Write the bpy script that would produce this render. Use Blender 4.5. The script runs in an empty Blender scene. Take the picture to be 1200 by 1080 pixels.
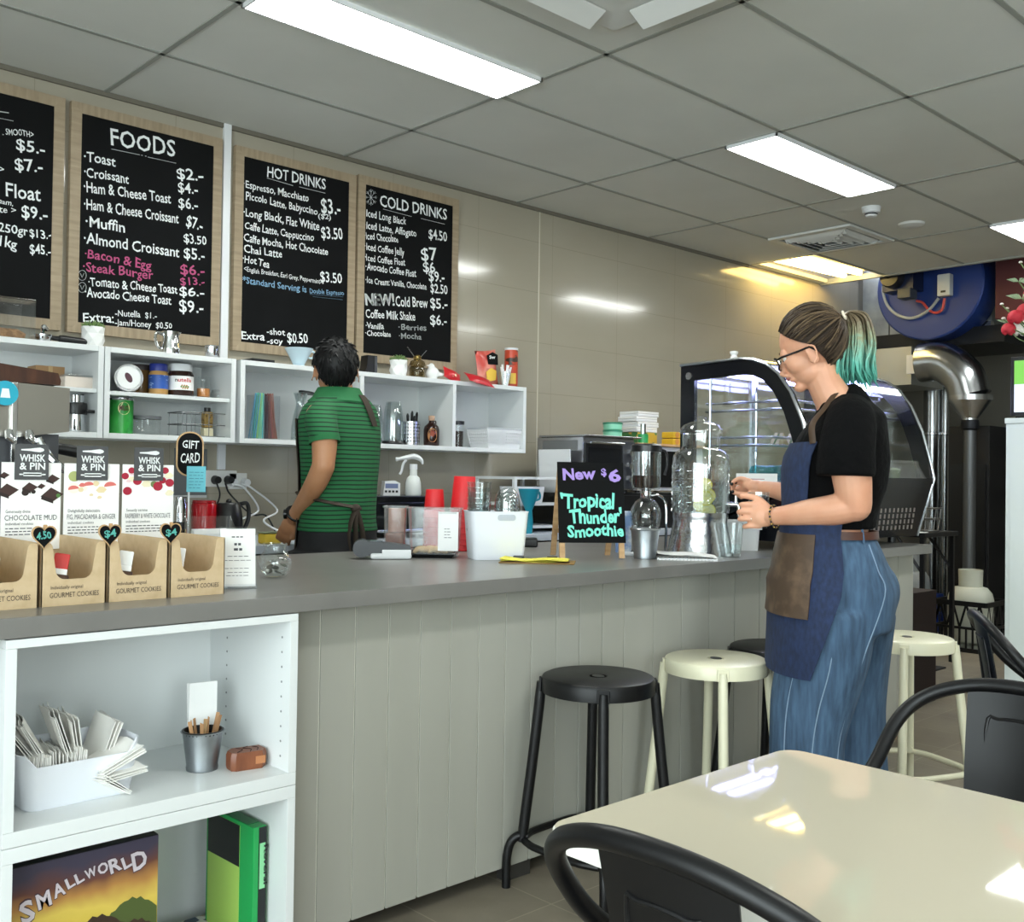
import bpy, bmesh, math, random
from math import sin, cos, pi, radians, sqrt, atan2
from mathutils import Vector as V, Matrix as MX, noise as NZ
random.seed(7)
SC = bpy.context.scene
COL = SC.collection
# ------------------------------------------------------------------ camera (1200 x 1080 frame)
FPX, YAW, PIT, ROL, EYE = 1190.94, 0.816726, 0.014718, 0.0143953, 1.2
FW = V((cos(YAW)*cos(PIT), sin(YAW)*cos(PIT), sin(PIT)))
_rt = V((sin(YAW), -cos(YAW), 0)); _up = _rt.cross(FW)
RT = _rt*cos(ROL) + _up*sin(ROL)
UP = -_rt*sin(ROL) + _up*cos(ROL)
cd = bpy.data.cameras.new('camera'); cam = bpy.data.objects.new('camera', cd); COL.objects.link(cam)
cd.sensor_fit = 'HORIZONTAL'; cd.sensor_width = 36; cd.lens = FPX/1200*36; cd.clip_start = .05; cd.clip_end = 100
R3 = MX((RT, UP, -FW)).transposed()
cam.matrix_world = MX.Translation((0, 0, EYE)) @ R3.to_4x4()
SC.camera = cam
EYEV = V((0, 0, EYE))
def ray(px, py): return FW + RT*((px-600)/FPX) - UP*((py-540)/FPX)
def onz(px, py, z): d = ray(px, py); return EYEV + d*((z-EYE)/d.z)
def ony(px, py, y): d = ray(px, py); return EYEV + d*(y/d.y)
def onx(px, py, x): d = ray(px, py); return EYEV + d*(x/d.x)
def dep(px, py, t): return EYEV + ray(px, py)*t
# ------------------------------------------------------------------ daylight, exposure
SC.view_settings.view_transform = 'Standard'; SC.view_settings.look = 'None'
SC.view_settings.gamma = 1; SC.view_settings.exposure = EXPO = 0.5
SC.view_settings.use_curve_mapping = False
wd = bpy.data.worlds.new('overcast_sky'); SC.world = wd; wd.use_nodes = True
bg = wd.node_tree.nodes['Background']; bg.inputs[0].default_value = (.93, .965, 1, 1); bg.inputs[1].default_value = 7.0
try:
    SC.cycles.max_bounces = 10; SC.cycles.transparent_max_bounces = 24; SC.cycles.transmission_bounces = 10
    SC.cycles.use_denoising = True; SC.cycles.sample_clamp_indirect = 6; SC.cycles.caustics_reflective = False; SC.cycles.caustics_refractive = False
except Exception: pass
def portal(name, loc, rot, sx, sy):
    l = bpy.data.lights.new(name, 'AREA'); l.shape = 'RECTANGLE'; l.size = sx; l.size_y = sy
    l.cycles.is_portal = True
    o = bpy.data.objects.new(name, l); COL.objects.link(o); o.location = loc; o.rotation_euler = rot
portal('shopfront_daylight_portal', (-2.28, -1.0, 1.45), (0, -pi/2, 0), 2.5, 5.6)
portal('street_window_daylight_portal', (-.2, -3.98, 1.45), (pi/2, 0, 0), 1.6, 2.5)
# ------------------------------------------------------------------ materials
def lin(h):
    if isinstance(h, str):
        h = h.lstrip('#'); c = [int(h[i:i+2], 16)/255 for i in (0, 2, 4)]
        return tuple(x/12.92 if x <= .04045 else ((x+.055)/1.055)**2.4 for x in c) + (1,)
    return tuple(h)[:3] + (1,)
MATS = {}
def mat(name, col='#808080', rough=.5, metal=0, noise=None, bump=None, spec=None, coat=0, emit=None, sub=0, sheen=0, var=None):
    """principled; noise=(scale, colour2, lo, hi) mottles the colour, bump=(scale, strength[,distance])"""
    if name in MATS: return MATS[name]
    m = bpy.data.materials.new(name); m.use_nodes = True; MATS[name] = m
    nt = m.node_tree; b = nt.nodes['Principled BSDF']; I = b.inputs
    I['Base Color'].default_value = lin(col); I['Roughness'].default_value = rough; I['Metallic'].default_value = metal
    if spec is not None: I['Specular IOR Level'].default_value = spec
    if coat: I['Coat Weight'].default_value = coat; I['Coat Roughness'].default_value = .05
    if sheen: I['Sheen Weight'].default_value = sheen
    if sub: I['Subsurface Weight'].default_value = sub; I['Subsurface Radius'].default_value = (.012, .005, .003)
    if emit: I['Emission Color'].default_value = lin(emit[0]); I['Emission Strength'].default_value = emit[1]
    tc = None
    if noise or bump: tc = nt.nodes.new('ShaderNodeTexCoord')
    if noise:
        n = nt.nodes.new('ShaderNodeTexNoise'); sc = noise[0]
        if isinstance(sc, tuple):
            mp = nt.nodes.new('ShaderNodeMapping'); mp.inputs['Scale'].default_value = sc
            nt.links.new(tc.outputs['Object'], mp.inputs[0]); nt.links.new(mp.outputs[0], n.inputs['Vector']); n.inputs['Scale'].default_value = 1
        else:
            nt.links.new(tc.outputs['Object'], n.inputs['Vector']); n.inputs['Scale'].default_value = sc
        n.inputs['Detail'].default_value = 5
        r = nt.nodes.new('ShaderNodeValToRGB'); r.color_ramp.elements[0].position = noise[2]; r.color_ramp.elements[1].position = noise[3]
        r.color_ramp.elements[0].color = lin(col); r.color_ramp.elements[1].color = lin(noise[1])
        nt.links.new(n.outputs[0], r.inputs[0]); nt.links.new(r.outputs[0], I['Base Color'])
    if bump:
        n = nt.nodes.new('ShaderNodeTexNoise'); n.inputs['Detail'].default_value = 4
        sc = bump[0]
        if isinstance(sc, tuple):
            mp = nt.nodes.new('ShaderNodeMapping'); mp.inputs['Scale'].default_value = sc
            nt.links.new(tc.outputs['Object'], mp.inputs[0]); nt.links.new(mp.outputs[0], n.inputs['Vector']); n.inputs['Scale'].default_value = 1
        else:
            nt.links.new(tc.outputs['Object'], n.inputs['Vector']); n.inputs['Scale'].default_value = sc
        bp = nt.nodes.new('ShaderNodeBump'); bp.inputs['Strength'].default_value = bump[1]
        bp.inputs['Distance'].default_value = bump[2] if len(bump) > 2 else .002
        nt.links.new(n.outputs[0], bp.inputs['Height']); nt.links.new(bp.outputs[0], I['Normal'])
    return m
def glass(name, tint='#ffffff', rough=.02, refl=1.0, milky=0, base=.045):
    """thin clear sheet: see-through with fresnel reflections; milky adds a diffuse share"""
    if name in MATS: return MATS[name]
    m = bpy.data.materials.new(name); m.use_nodes = True; MATS[name] = m; nt = m.node_tree; nt.nodes.clear()
    o = nt.nodes.new('ShaderNodeOutputMaterial'); t = nt.nodes.new('ShaderNodeBsdfTransparent'); g = nt.nodes.new('ShaderNodeBsdfGlossy')
    t.inputs[0].default_value = lin(tint); g.inputs['Roughness'].default_value = rough; g.inputs[0].default_value = (refl, refl, refl, 1)
    lw = nt.nodes.new('ShaderNodeLayerWeight'); lw.inputs['Blend'].default_value = .5
    pw = nt.nodes.new('ShaderNodeMath'); pw.operation = 'POWER'; pw.inputs[1].default_value = 4; nt.links.new(lw.outputs['Facing'], pw.inputs[0])
    f = nt.nodes.new('ShaderNodeMath'); f.operation = 'MULTIPLY_ADD'; f.inputs[1].default_value = .7; f.inputs[2].default_value = base; nt.links.new(pw.outputs[0], f.inputs[0])
    mx = nt.nodes.new('ShaderNodeMixShader'); nt.links.new(f.outputs[0], mx.inputs[0]); nt.links.new(t.outputs[0], mx.inputs[1]); nt.links.new(g.outputs[0], mx.inputs[2])
    last = mx
    if milky:
        d = nt.nodes.new('ShaderNodeBsdfDiffuse'); d.inputs[0].default_value = lin(tint)
        m2 = nt.nodes.new('ShaderNodeMixShader'); m2.inputs[0].default_value = milky
        nt.links.new(mx.outputs[0], m2.inputs[1]); nt.links.new(d.outputs[0], m2.inputs[2]); last = m2
    nt.links.new(last.outputs[0], o.inputs[0]); return m
def nodes(m): return m.node_tree.nodes, m.node_tree.links, m.node_tree.nodes['Principled BSDF']
# ------------------------------------------------------------------ mesh building
def frame(o, x, y=None, z=None):
    """matrix with origin o, x axis x, and z axis z (or y)"""
    x = V(x).normalized()
    if z is not None: z = V(z).normalized(); y = z.cross(x).normalized(); z = x.cross(y)
    else: y = V(y).normalized(); z = x.cross(y).normalized(); y = z.cross(x)
    m = MX((x, y, z)).transposed().to_4x4(); m.translation = V(o); return m
def align(p0, p1):
    d = V(p1)-V(p0); q = d.to_track_quat('Z', 'Y'); return MX.Translation(V(p0)) @ q.to_matrix().to_4x4(), d.length
def cr(pts, n=6, closed=False):
    """catmull-rom through pts"""
    P = [V(p) for p in pts]; out = []; N = len(P)
    rng = range(N if closed else N-1)
    for i in rng:
        a, b, c, d = (P[(i-1) % N] if closed or i > 0 else P[0]*2-P[1]), P[i], P[(i+1) % N], (P[(i+2) % N] if closed or i+2 < N else P[-1]*2-P[-2])
        for k in range(n):
            t = k/n; out.append(.5*((2*b)+(c-a)*t+(2*a-5*b+4*c-d)*t*t+(3*b-3*c+d-a)*t**3))
    if not closed: out.append(P[-1])
    return out
def crs(vals, n=6):
    return [v.x for v in cr([(v, 0, 0) for v in vals], n)]
class MB:
    def __init__(s, M=None): s.v = []; s.f = []; s.m = []; s.M = M; s.wn = False
    def add(s, vs, fs, mi=0, M=None):
        b = len(s.v)
        if M is not None: vs = [M @ V(v) for v in vs]
        if s.M is not None: vs = [s.M @ V(v) for v in vs]
        s.v += [tuple(v) for v in vs]; s.f += [tuple(i+b for i in f) for f in fs]; s.m += [mi]*len(fs); return s
    def bm(s, bm, mi=0, M=None):
        bm.verts.index_update(); s.add([v.co.copy() for v in bm.verts], [[v.index for v in f.verts] for f in bm.faces], mi, M); bm.free(); return s
    def box(s, c, d, mi=0, bev=0, M=None, seg=2):
        b = bmesh.new(); bmesh.ops.create_cube(b, size=1)
        bmesh.ops.scale(b, vec=d, verts=b.verts); bmesh.ops.translate(b, vec=c, verts=b.verts)
        if bev: s.wn = True
        if bev: bmesh.ops.bevel(b, geom=b.edges[:], offset=min(bev, min(d)*.49), segments=seg, profile=.5, affect='EDGES')
        return s.bm(b, mi, M)
    def b2(s, lo, hi, mi=0, bev=0, M=None):
        lo, hi = V(lo), V(hi); return s.box((lo+hi)/2, [abs(x) for x in (hi-lo)], mi, bev, M)
    def cyl(s, p0, p1, r0, r1=None, n=20, mi=0, caps=True, M=None):
        r1 = r0 if r1 is None else r1; A, L = align(p0, p1)
        return s.lathe([(r0, 0), (r1, L)], n, mi, (M @ A) if M is not None else A, caps)
    def lathe(s, prof, n=24, mi=0, M=None, caps=False, arc=(0, 2*pi)):
        vs, fs = [], []; full = abs(arc[1]-arc[0]-2*pi) < 1e-6; k = n if full else n+1
        for r, z in prof:
            for i in range(k):
                a = arc[0]+(arc[1]-arc[0])*i/n; vs.append((r*cos(a), r*sin(a), z))
        for j in range(len(prof)-1):
            for i in range(n):
                i2 = (i+1) % k; fs.append((j*k+i, j*k+i2, (j+1)*k+i2, (j+1)*k+i))
        if caps:
            if prof[0][0] > 1e-6: fs.append(tuple(range(k-1, -1, -1)))
            if prof[-1][0] > 1e-6: fs.append(tuple((len(prof)-1)*k+i for i in range(k)))
        return s.add(vs, fs, mi, M)
    def tube(s, pts, r, n=10, mi=0, closed=False, caps=True, M=None, flat=None):
        """sweep along pts; r number or list; flat=(ratio) squashes across the local normal"""
        P = [V(p) for p in pts]; N = len(P); rs = r if isinstance(r, (list, tuple)) else [r]*N
        vs, fs = [], []; up = None
        for i in range(N):
            a = P[(i-1) % N] if closed or i else P[0]; b = P[(i+1) % N] if closed or i < N-1 else P[-1]
            t = (b-a)
            if t.length < 1e-9: t = V((0, 0, 1))
            t.normalize()
            if up is None:
                up = V((0, 0, 1)) if abs(t.z) < .9 else V((1, 0, 0))
            x = up.cross(t)
            if x.length < 1e-6: x = V((1, 0, 0)).cross(t)
            x.normalize(); y = t.cross(x).normalized(); up = y
            for k in range(n):
                an = 2*pi*k/n; vs.append(P[i]+x*cos(an)*rs[i]+y*sin(an)*rs[i]*(flat or 1))
        for i in range(N if closed else N-1):
            j = (i+1) % N
            for k in range(n):
                k2 = (k+1) % n; fs.append((i*n+k, i*n+k2, j*n+k2, j*n+k))
        if caps and not closed: fs.append(tuple(range(n-1, -1, -1))); fs.append(tuple((N-1)*n+k for k in range(n)))
        return s.add(vs, fs, mi, M)
    def ball(s, c, r, mi=0, u=20, v=12, M=None, R=None):
        if not isinstance(r, (tuple, list)): r = (r, r, r)
        vs, fs = [(0, 0, 1)], []
        for j in range(1, v):
            for i in range(u):
                t, p = pi*j/v, 2*pi*i/u; vs.append((sin(t)*cos(p), sin(t)*sin(p), cos(t)))
        vs.append((0, 0, -1)); last = len(vs)-1
        for i in range(u): fs.append((0, 1+i, 1+(i+1) % u)); fs.append((last, last-u+(i+1) % u, last-u+i))
        for j in range(v-2):
            for i in range(u):
                a = 1+j*u+i; b = 1+j*u+(i+1) % u; fs.append((a, a+u, b+u, b))
        T = MX.Translation(V(c)) @ ((R or MX.Identity(3)).to_4x4()) @ MX.Diagonal((*r, 1))
        return s.add(vs, fs, mi, (M @ T) if M is not None else T)
    def prism(s, poly, z0, z1, mi=0, M=None, mi_side=None):
        n = len(poly); vs = [(x, y, z0) for x, y in poly]+[(x, y, z1) for x, y in poly]
        s.add(vs, [tuple(range(n-1, -1, -1)), tuple(range(n, 2*n))], mi, M)
        b = [(i, (i+1) % n, n+(i+1) % n, n+i) for i in range(n)]
        return s.add(vs, b, mi if mi_side is None else mi_side, M)
    def loft(s, rings, mi=0, closed=True, caps=True, M=None):
        n = len(rings[0]); vs = [p for r in rings for p in r]; fs = []
        for j in range(len(rings)-1):
            for i in range(n if closed else n-1):
                i2 = (i+1) % n; fs.append((j*n+i, j*n+i2, (j+1)*n+i2, (j+1)*n+i))
        if caps and closed: fs.append(tuple(range(n-1, -1, -1))); fs.append(tuple((len(rings)-1)*n+i for i in range(n)))
        return s.add(vs, fs, mi, M)
    def sheet(s, rows, th, mi=0, M=None):
        """rows of points -> a thin slab of thickness th (offset along normals)"""
        nr, nc = len(rows), len(rows[0]); P = [[V(p) for p in r] for r in rows]; top, bot = [], []
        for j in range(nr):
            for i in range(nc):
                du = P[j][min(i+1, nc-1)]-P[j][max(i-1, 0)]; dv = P[min(j+1, nr-1)][i]-P[max(j-1, 0)][i]
                nn = du.cross(dv); nn = nn.normalized() if nn.length > 1e-12 else V((0, 0, 1))
                top.append(P[j][i]+nn*th/2); bot.append(P[j][i]-nn*th/2)
        N = nr*nc; fs = []
        for j in range(nr-1):
            for i in range(nc-1):
                a = j*nc+i; fs.append((a, a+1, a+nc+1, a+nc)); fs.append((N+a, N+a+nc, N+a+nc+1, N+a+1))
        rim = [i for i in range(nc)]+[j*nc+nc-1 for j in range(1, nr)]+[(nr-1)*nc+i for i in range(nc-2, -1, -1)]+[j*nc for j in range(nr-2, 0, -1)]
        for k in range(len(rim)):
            a, b = rim[k], rim[(k+1) % len(rim)]; fs.append((b, a, N+a, N+b))
        return s.add(top+bot, fs, mi, M)
    def text(s, body, p0, p1, h, nrm, mi=0, bold=0, shear=0, jit=0, lift=.0006, h_is_cap=True, thick=.0003):
        """a line of writing whose baseline runs p0->p1 (fitted to that width), letters h tall, facing nrm"""
        c = bpy.data.curves.new('t', 'FONT'); c.body = body; c.size = 1; c.resolution_u = 2; c.offset = bold; c.shear = shear
        o = bpy.data.objects.new('t', c); me = bpy.data.meshes.new_from_object(o)
        vs = [v.co.copy() for v in me.vertices]; fs = [tuple(p.vertices) for p in me.polygons]
        bpy.data.objects.remove(o); bpy.data.meshes.remove(me); bpy.data.curves.remove(c)
        if not vs: return s
        x0 = min(v.x for v in vs); x1 = max(v.x for v in vs); p0, p1 = V(p0), V(p1); L = (p1-p0).length
        M = frame(p0, p1-p0, z=nrm); k = L/max(x1-x0, 1e-6); kh = h/.72
        sd = random.random()*50; out = []
        for v in vs:
            x, y = (v.x-x0)*k, v.y*kh
            if jit:
                w = NZ.noise(V((x/h*.55+sd, sd, 0))); x2 = x+NZ.noise(V((x/h*1.3+sd, y/h*1.1, 7)))*h*.16*jit
                y = y*(1+.30*jit*NZ.noise(V((x/h*.8+sd, 3, 1))))+w*h*.22*jit+NZ.noise(V((x/h*1.4, y/h*1.2+sd, 3)))*h*.10*jit; x = x2
            out.append(M @ V((x, y, lift)))
        return s.add(out, fs, mi)
    def build(s, name, mats, parent=None, loc=None, rz=0, smooth=35, recalc=True):
        me = bpy.data.meshes.new(name); me.from_pydata(s.v, [], s.f)
        if not isinstance(mats, (list, tuple)): mats = [mats]
        for m in mats: me.materials.append(m)
        me.polygons.foreach_set('material_index', s.m)
        if recalc:
            b = bmesh.new(); b.from_mesh(me); bmesh.ops.recalc_face_normals(b, faces=b.faces[:]); b.to_mesh(me); b.free()
        if smooth:
            me.polygons.foreach_set('use_smooth', [True]*len(me.polygons)); me.set_sharp_from_angle(angle=radians(smooth))
        me.update(); o = bpy.data.objects.new(name, me); COL.objects.link(o)
        if s.wn and smooth: o.modifiers.new('weighted', 'WEIGHTED_NORMAL').keep_sharp = True
        if parent is not None: o.parent = parent
        if loc is not None: o.location = loc
        if rz: o.rotation_euler = (0, 0, rz)
        return o
def thing(name, label, cat, loc=(0, 0, 0), rz=0, group=None):
    o = bpy.data.objects.new(name, None); COL.objects.link(o); o.empty_display_size = .05
    o.location = loc; o.rotation_euler = (0, 0, rz); o['label'] = label; o['category'] = cat
    if group: o['group'] = group
    return o
def tag(o, label, cat, group=None, kind=None):
    o['label'] = label; o['category'] = cat
    if group: o['group'] = group
    if kind: o['kind'] = kind
    return o
def struct(o, label=None):
    o['kind'] = 'structure'
    if label: o['label'] = label
    return o
def dup(root, loc, rz=0, label=None):
    r = root.copy(); COL.objects.link(r); r.location = loc; r.rotation_euler = (0, 0, rz)
    if label: r['label'] = label
    for ch in list(root.children):
        c = ch.copy(); COL.objects.link(c); c.parent = r
        for g in list(ch.children):
            d = g.copy(); COL.objects.link(d); d.parent = c
    return r
def blob(name, mb, mats, parent, voxel, smooth=6, fac=.5, loc=None, pick=None):
    """weld overlapping shapes into one continuous skin"""
    o = mb.build('blob_source', mats[0] if isinstance(mats, (list, tuple)) else mats, recalc=True, smooth=0)
    r = o.modifiers.new('r', 'REMESH'); r.mode = 'VOXEL'; r.voxel_size = voxel; r.use_smooth_shade = True
    if smooth:
        m = o.modifiers.new('s', 'SMOOTH'); m.factor = fac; m.iterations = smooth
    bpy.context.view_layer.update()
    dg = bpy.context.evaluated_depsgraph_get(); me = bpy.data.meshes.new_from_object(o.evaluated_get(dg))
    old = o.data; bpy.data.objects.remove(o); bpy.data.meshes.remove(old)
    me.name = name; me.materials.clear()
    for m in (mats if isinstance(mats, (list, tuple)) else [mats]): me.materials.append(m)
    me.polygons.foreach_set('use_smooth', [True]*len(me.polygons))
    if pick: me.polygons.foreach_set('material_index', [pick(p.center) for p in me.polygons])
    me.update(); b = bpy.data.objects.new(name, me); COL.objects.link(b)
    if parent is not None: b.parent = parent
    if loc is not None: b.location = loc
    return b
def circ(r, n, c=(0, 0)): return [(c[0]+r*cos(2*pi*i/n), c[1]+r*sin(2*pi*i/n)) for i in range(n)]
def rrect(w, h, r, n=5, c=(0, 0)):
    out = []
    for sx, sy, a0 in ((1, 1, 0), (-1, 1, pi/2), (-1, -1, pi), (1, -1, 3*pi/2)):
        for k in range(n+1):
            a = a0+pi/2*k/n; out.append((c[0]+sx*(w/2-r)+r*cos(a), c[1]+sy*(h/2-r)+r*sin(a)))
    return out
# shared materials
WHITE = mat('white_laminate', '#dde0e0', .35)
WHITEP = mat('white_plastic', '#e4e6e8', .35)
BLACKM = mat('black_powder_coat', '#08080a', .42, spec=.35)
BLACKP = mat('black_plastic', '#101113', .35)
CREAM = mat('cream_enamel', '#dcd8bd', .3)
STEEL = mat('brushed_steel', '#c4c6c8', .26, 1, bump=((4, 4, 220), .05))
CHROME = mat('chrome', '#dddfe2', .08, 1)
GALV = mat('galvanised_steel', '#a9aeb2', .38, 1, noise=(14, '#8d9398', .35, .7))
CLEAR = glass('clear_glass', '#fcfefe', base=.06)
JUGG = glass('jug_glass', '#eff3f3', .05, base=.13)
ACRY = glass('clear_acrylic', '#fafbfc', .06)
PAPER = mat('white_paper', '#f1f1f0', .8)
INK = mat('grey_ink', '#55565c', .8)
CHALK = mat('white_chalk', '#e9ecec', .9)
BOARD = mat('black_chalkboard', '#050607', .8, noise=(5, '#0b0c0e', .45, .8), spec=.2)
# ================================================================== the room
CEIL, WALLY, CT = 2.805, 4.33, 0.912
mw = mat('glossy_wall_tile', '#a29b8b', .13, noise=((1.3, 1, 3), '#a9a292', .3, .7), coat=.2)
N, L, B = nodes(mw)
tc = N.new('ShaderNodeTexCoord'); mp = N.new('ShaderNodeMapping'); mp.inputs['Rotation'].default_value = (-pi/2, 0, 0); mp.inputs['Location'].default_value = (.42, .10, 0)
br = N.new('ShaderNodeTexBrick'); br.offset = 0; br.inputs['Scale'].default_value = 1; br.inputs['Brick Width'].default_value = .6; br.inputs['Row Height'].default_value = .3
br.inputs['Mortar Size'].default_value = .0016; br.inputs['Mortar Smooth'].default_value = .3
L.new(tc.outputs['Object'], mp.inputs[0]); L.new(mp.outputs[0], br.inputs['Vector'])
rp = [n for n in N if n.type == 'VALTORGB'][0]
mixn = N.new('ShaderNodeMixRGB'); mixn.inputs[2].default_value = lin('#938c7c'); L.new(br.outputs['Fac'], mixn.inputs[0]); L.new(rp.outputs[0], mixn.inputs[1]); L.new(mixn.outputs[0], B.inputs['Base Color'])
bp = N.new('ShaderNodeBump'); bp.inputs['Strength'].default_value = .25; bp.inputs['Distance'].default_value = .001; bp.invert = True
L.new(br.outputs['Fac'], bp.inputs['Height']); L.new(bp.outputs[0], B.inputs['Normal'])
struct(MB().b2((-2.3, WALLY, 0), (8.12, WALLY+.12, 3.0)).build('wall_back', mw))
kw = mat('kitchen_wall_paint', '#8d8a80', .7)
struct(MB().b2((8.12, WALLY+.02, 0), (10.6, WALLY+.14, 3.8)).build('wall_kitchen_back', kw))
struct(MB().b2((10.6, -4, 0), (10.72, WALLY+.14, 3.8)).build('wall_right', kw))
plaster = mat('painted_plaster', '#d5d3cc', .8)
o = MB(); o.b2((-2.42, -4, 0), (-2.3, -3.8, 3)); o.b2((-2.42, 1.8, 0), (-2.3, WALLY+.12, 3)); o.b2((-2.42, -3.8, 0), (-2.3, 1.8, .2)); o.b2((-2.42, -3.8, 2.7), (-2.3, 1.8, 3))
struct(o.build('wall_left', plaster))
o = MB(); o.b2((-2.42, -4.12, 0), (-1, -4, 3)); o.b2((.6, -4.12, 0), (10.72, -4, 3.8)); o.b2((-1, -4.12, 0), (.6, -4, .2)); o.b2((-1, -4.12, 2.7), (.6, -4, 3))
struct(o.build('wall_front', plaster))
alu = mat('window_frame_aluminium', '#3c3f42', .4, .6)
o = MB()
for y in (-3.78, -1.93, -.07, 1.76): o.b2((-2.39, y-.025, .2), (-2.33, y+.025, 2.7), 0, .004)
for z in (.23, 2.67): o.b2((-2.39, -3.8, z-.03), (-2.33, 1.8, z+.03), 0, .004)
struct(o.build('window_1', alu)); 
struct(MB().b2((-2.364, -3.78, .23), (-2.358, 1.76, 2.67)).build('window_2', glass('window_glass', '#f6fbfa')))
o = MB()
for x in (-.97, .57): o.b2((x-.025, -4.09, .2), (x+.025, -4.03, 2.7), 0, .004)
for z in (.23, 2.67): o.b2((-1, -4.09, z-.03), (.6, -4.03, z+.03), 0, .004)
struct(o.build('window_3', alu))
struct(MB().b2((-.97, -4.064, .23), (.57, -4.058, 2.67)).build('window_4', MATS['window_glass']))
mf = mat('floor_tile', '#8a8172', .38, noise=(4.5, '#746c5f', .35, .75), bump=(60, .08))
N, L, B = nodes(mf)
tc = [n for n in N if n.type == 'TEX_COORD'][0]; mp = N.new('ShaderNodeMapping'); mp.inputs['Location'].default_value = (-1.745+.315*12, -2.006+.315*12, 0)
br = N.new('ShaderNodeTexBrick'); br.offset = 0; br.inputs['Scale'].default_value = 1; br.inputs['Brick Width'].default_value = .315; br.inputs['Row Height'].default_value = .315; br.inputs['Mortar Size'].default_value = .0022
br.inputs['Color1'].default_value = (.93, .93, .93, 1); br.inputs['Color2'].default_value = (1.06, 1.06, 1.05, 1); br.inputs['Mortar'].default_value = (1.5, 1.5, 1.45, 1)
L.new(tc.outputs['Object'], mp.inputs[0]); L.new(mp.outputs[0], br.inputs['Vector'])
rp = [n for n in N if n.type == 'VALTORGB'][0]
mixn = N.new('ShaderNodeMixRGB'); mixn.blend_type = 'MULTIPLY'; mixn.inputs[0].default_value = 1; L.new(rp.outputs[0], mixn.inputs[1]); L.new(br.outputs['Color'], mixn.inputs[2]); L.new(mixn.outputs[0], B.inputs['Base Color'])
struct(MB().b2((-2.42, -4.12, -.1), (10.72, WALLY+.14, 0)).build('floor', mf))
# ceiling with the gap of a missing tile over the far end of the counter
tilem = mat('ceiling_tile', '#dcddd7', .9, noise=(2.2, '#d5d6d0', .3, .7))
gx0, gx1, gy0, gy1 = 6.46, 7.5, 3.80, 4.26
o = MB()
o.b2((-2.42, -4.12, CEIL), (gx0, WALLY+.12, CEIL+.03)); o.b2((gx0, -4.12, CEIL), (7.5, gy0, CEIL+.03)); o.b2((gx0, gy1, CEIL), (7.5, WALLY+.12, CEIL+.03))
struct(o.build('ceiling', tilem))
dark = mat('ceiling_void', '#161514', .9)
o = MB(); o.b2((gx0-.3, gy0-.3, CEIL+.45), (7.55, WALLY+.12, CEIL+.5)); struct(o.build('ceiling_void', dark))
o = MB(); o.b2((7.5, -4.12, 3.7), (10.72, WALLY+.14, 3.8)); o.b2((7.5, -4.12, CEIL+.03), (7.53, gy0, 3.7)); struct(o.build('ceiling_kitchen', mat('dark_ceiling', '#2a2927', .9)))
bar = mat('ceiling_grid_bar', '#9a9c95', .6)
o = MB(); ys = [1.957+.604*k for k in range(-10, 4)]; xs = [1.663+1.203*k for k in range(-3, 5)]
for y in ys: o.b2((-2.3, y-.010, CEIL-.004), (7.5 if y < gy0 else gx0, y+.010, CEIL+.002))
for x in xs: o.b2((x-.010, -4, CEIL-.004), (x+.010, WALLY, CEIL+.002))
struct(o.build('trim_1', bar, smooth=0))
struct(MB().b2((7.485, -4, CEIL-.012), (7.515, WALLY, CEIL+.03)).build('trim_2', bar))
struct(MB().b2((-2.3, WALLY-.012, CEIL-.02), (gx0, WALLY, CEIL)).build('trim_3', mat('cornice_strip', '#6f6a5e', .6)))
# silicone joint and white cable trunking on the tiled wall
struct(MB().b2((4.262, WALLY-.002, .9), (4.27, WALLY, CEIL)).build('trim_4', mat('silicone_joint', '#c9c3b2', .5)))
struct(MB().b2((2.205, WALLY-.018, 1.21), (2.243, WALLY, CEIL), 0, .003).build('trim_5', WHITEP))
# ------------------------------------------------------------------ ceiling lights
lamp = mat('light_diffuser', '#ffffff', .5, emit=('#fbfffb', 20))
def panel(x0, x1, y0, y1, label):
    t = thing('ceiling_light', label, 'ceiling light', ((x0+x1)/2, (y0+y1)/2, CEIL-.016), 0, 'flat ceiling light panels'); w, d = x1-x0, y1-y0
    fr = MB()
    for sx in (-1, 1): fr.box((sx*(w/2-.004), 0, .006), (.008, d, .018))
    for sy in (-1, 1): fr.box((0, sy*(d/2-.004), .006), (w, .008, .018))
    fr.build('light_frame', WHITEP, t, smooth=0); MB().box((0, 0, .004), (w-.016, d-.016, .006)).build('diffuser', lamp, t, smooth=0)
    return t
panel(1.675, 2.858, 2.896, 3.167, 'long white light panel nearest the menu boards, cut by the top of the picture')
panel(4.065, 5.24, 2.577, 2.862, 'white light panel over the middle of the counter beside the smoke detector')
panel(6.455, 7.47, 2.300, 2.577, 'white light panel at the right edge of the picture near the blue fan')
panel(1.675, 2.858, .16, .44, 'added unseen light panel over the dining side, behind the viewer')  # unseen panel added to light the room from behind the camera
panel(6.455, 7.47, .16, .44, 'added unseen light panel over the kitchen pass, right of the picture')  # out-of-view panel added to brighten the floor at the right
panel(4.065, 5.24, .16, .44, 'added unseen light panel over the stools, right of the picture')  # another panel outside the view, added for more room light
# fluorescent batten hanging skewed in the open ceiling gap
t = thing('batten_light', 'yellowish fluorescent batten hanging askew in the open ceiling gap', 'ceiling light', (6.95, 4.06, CEIL+.045), radians(-4))
MB().box((0, 0, .03), (1.06, .30, .05), 0, .006).build('housing', mat('batten_white', '#d9d3b4', .5), t)
tb = mat('batten_tube', '#fff6d0', .5, emit=('#ffdc80', 14))
for s in (-1, 1): MB().cyl((-.5, s*.07, -.012), (.5, s*.07, -.012), .022, n=14).build('tube', tb, t)
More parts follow.
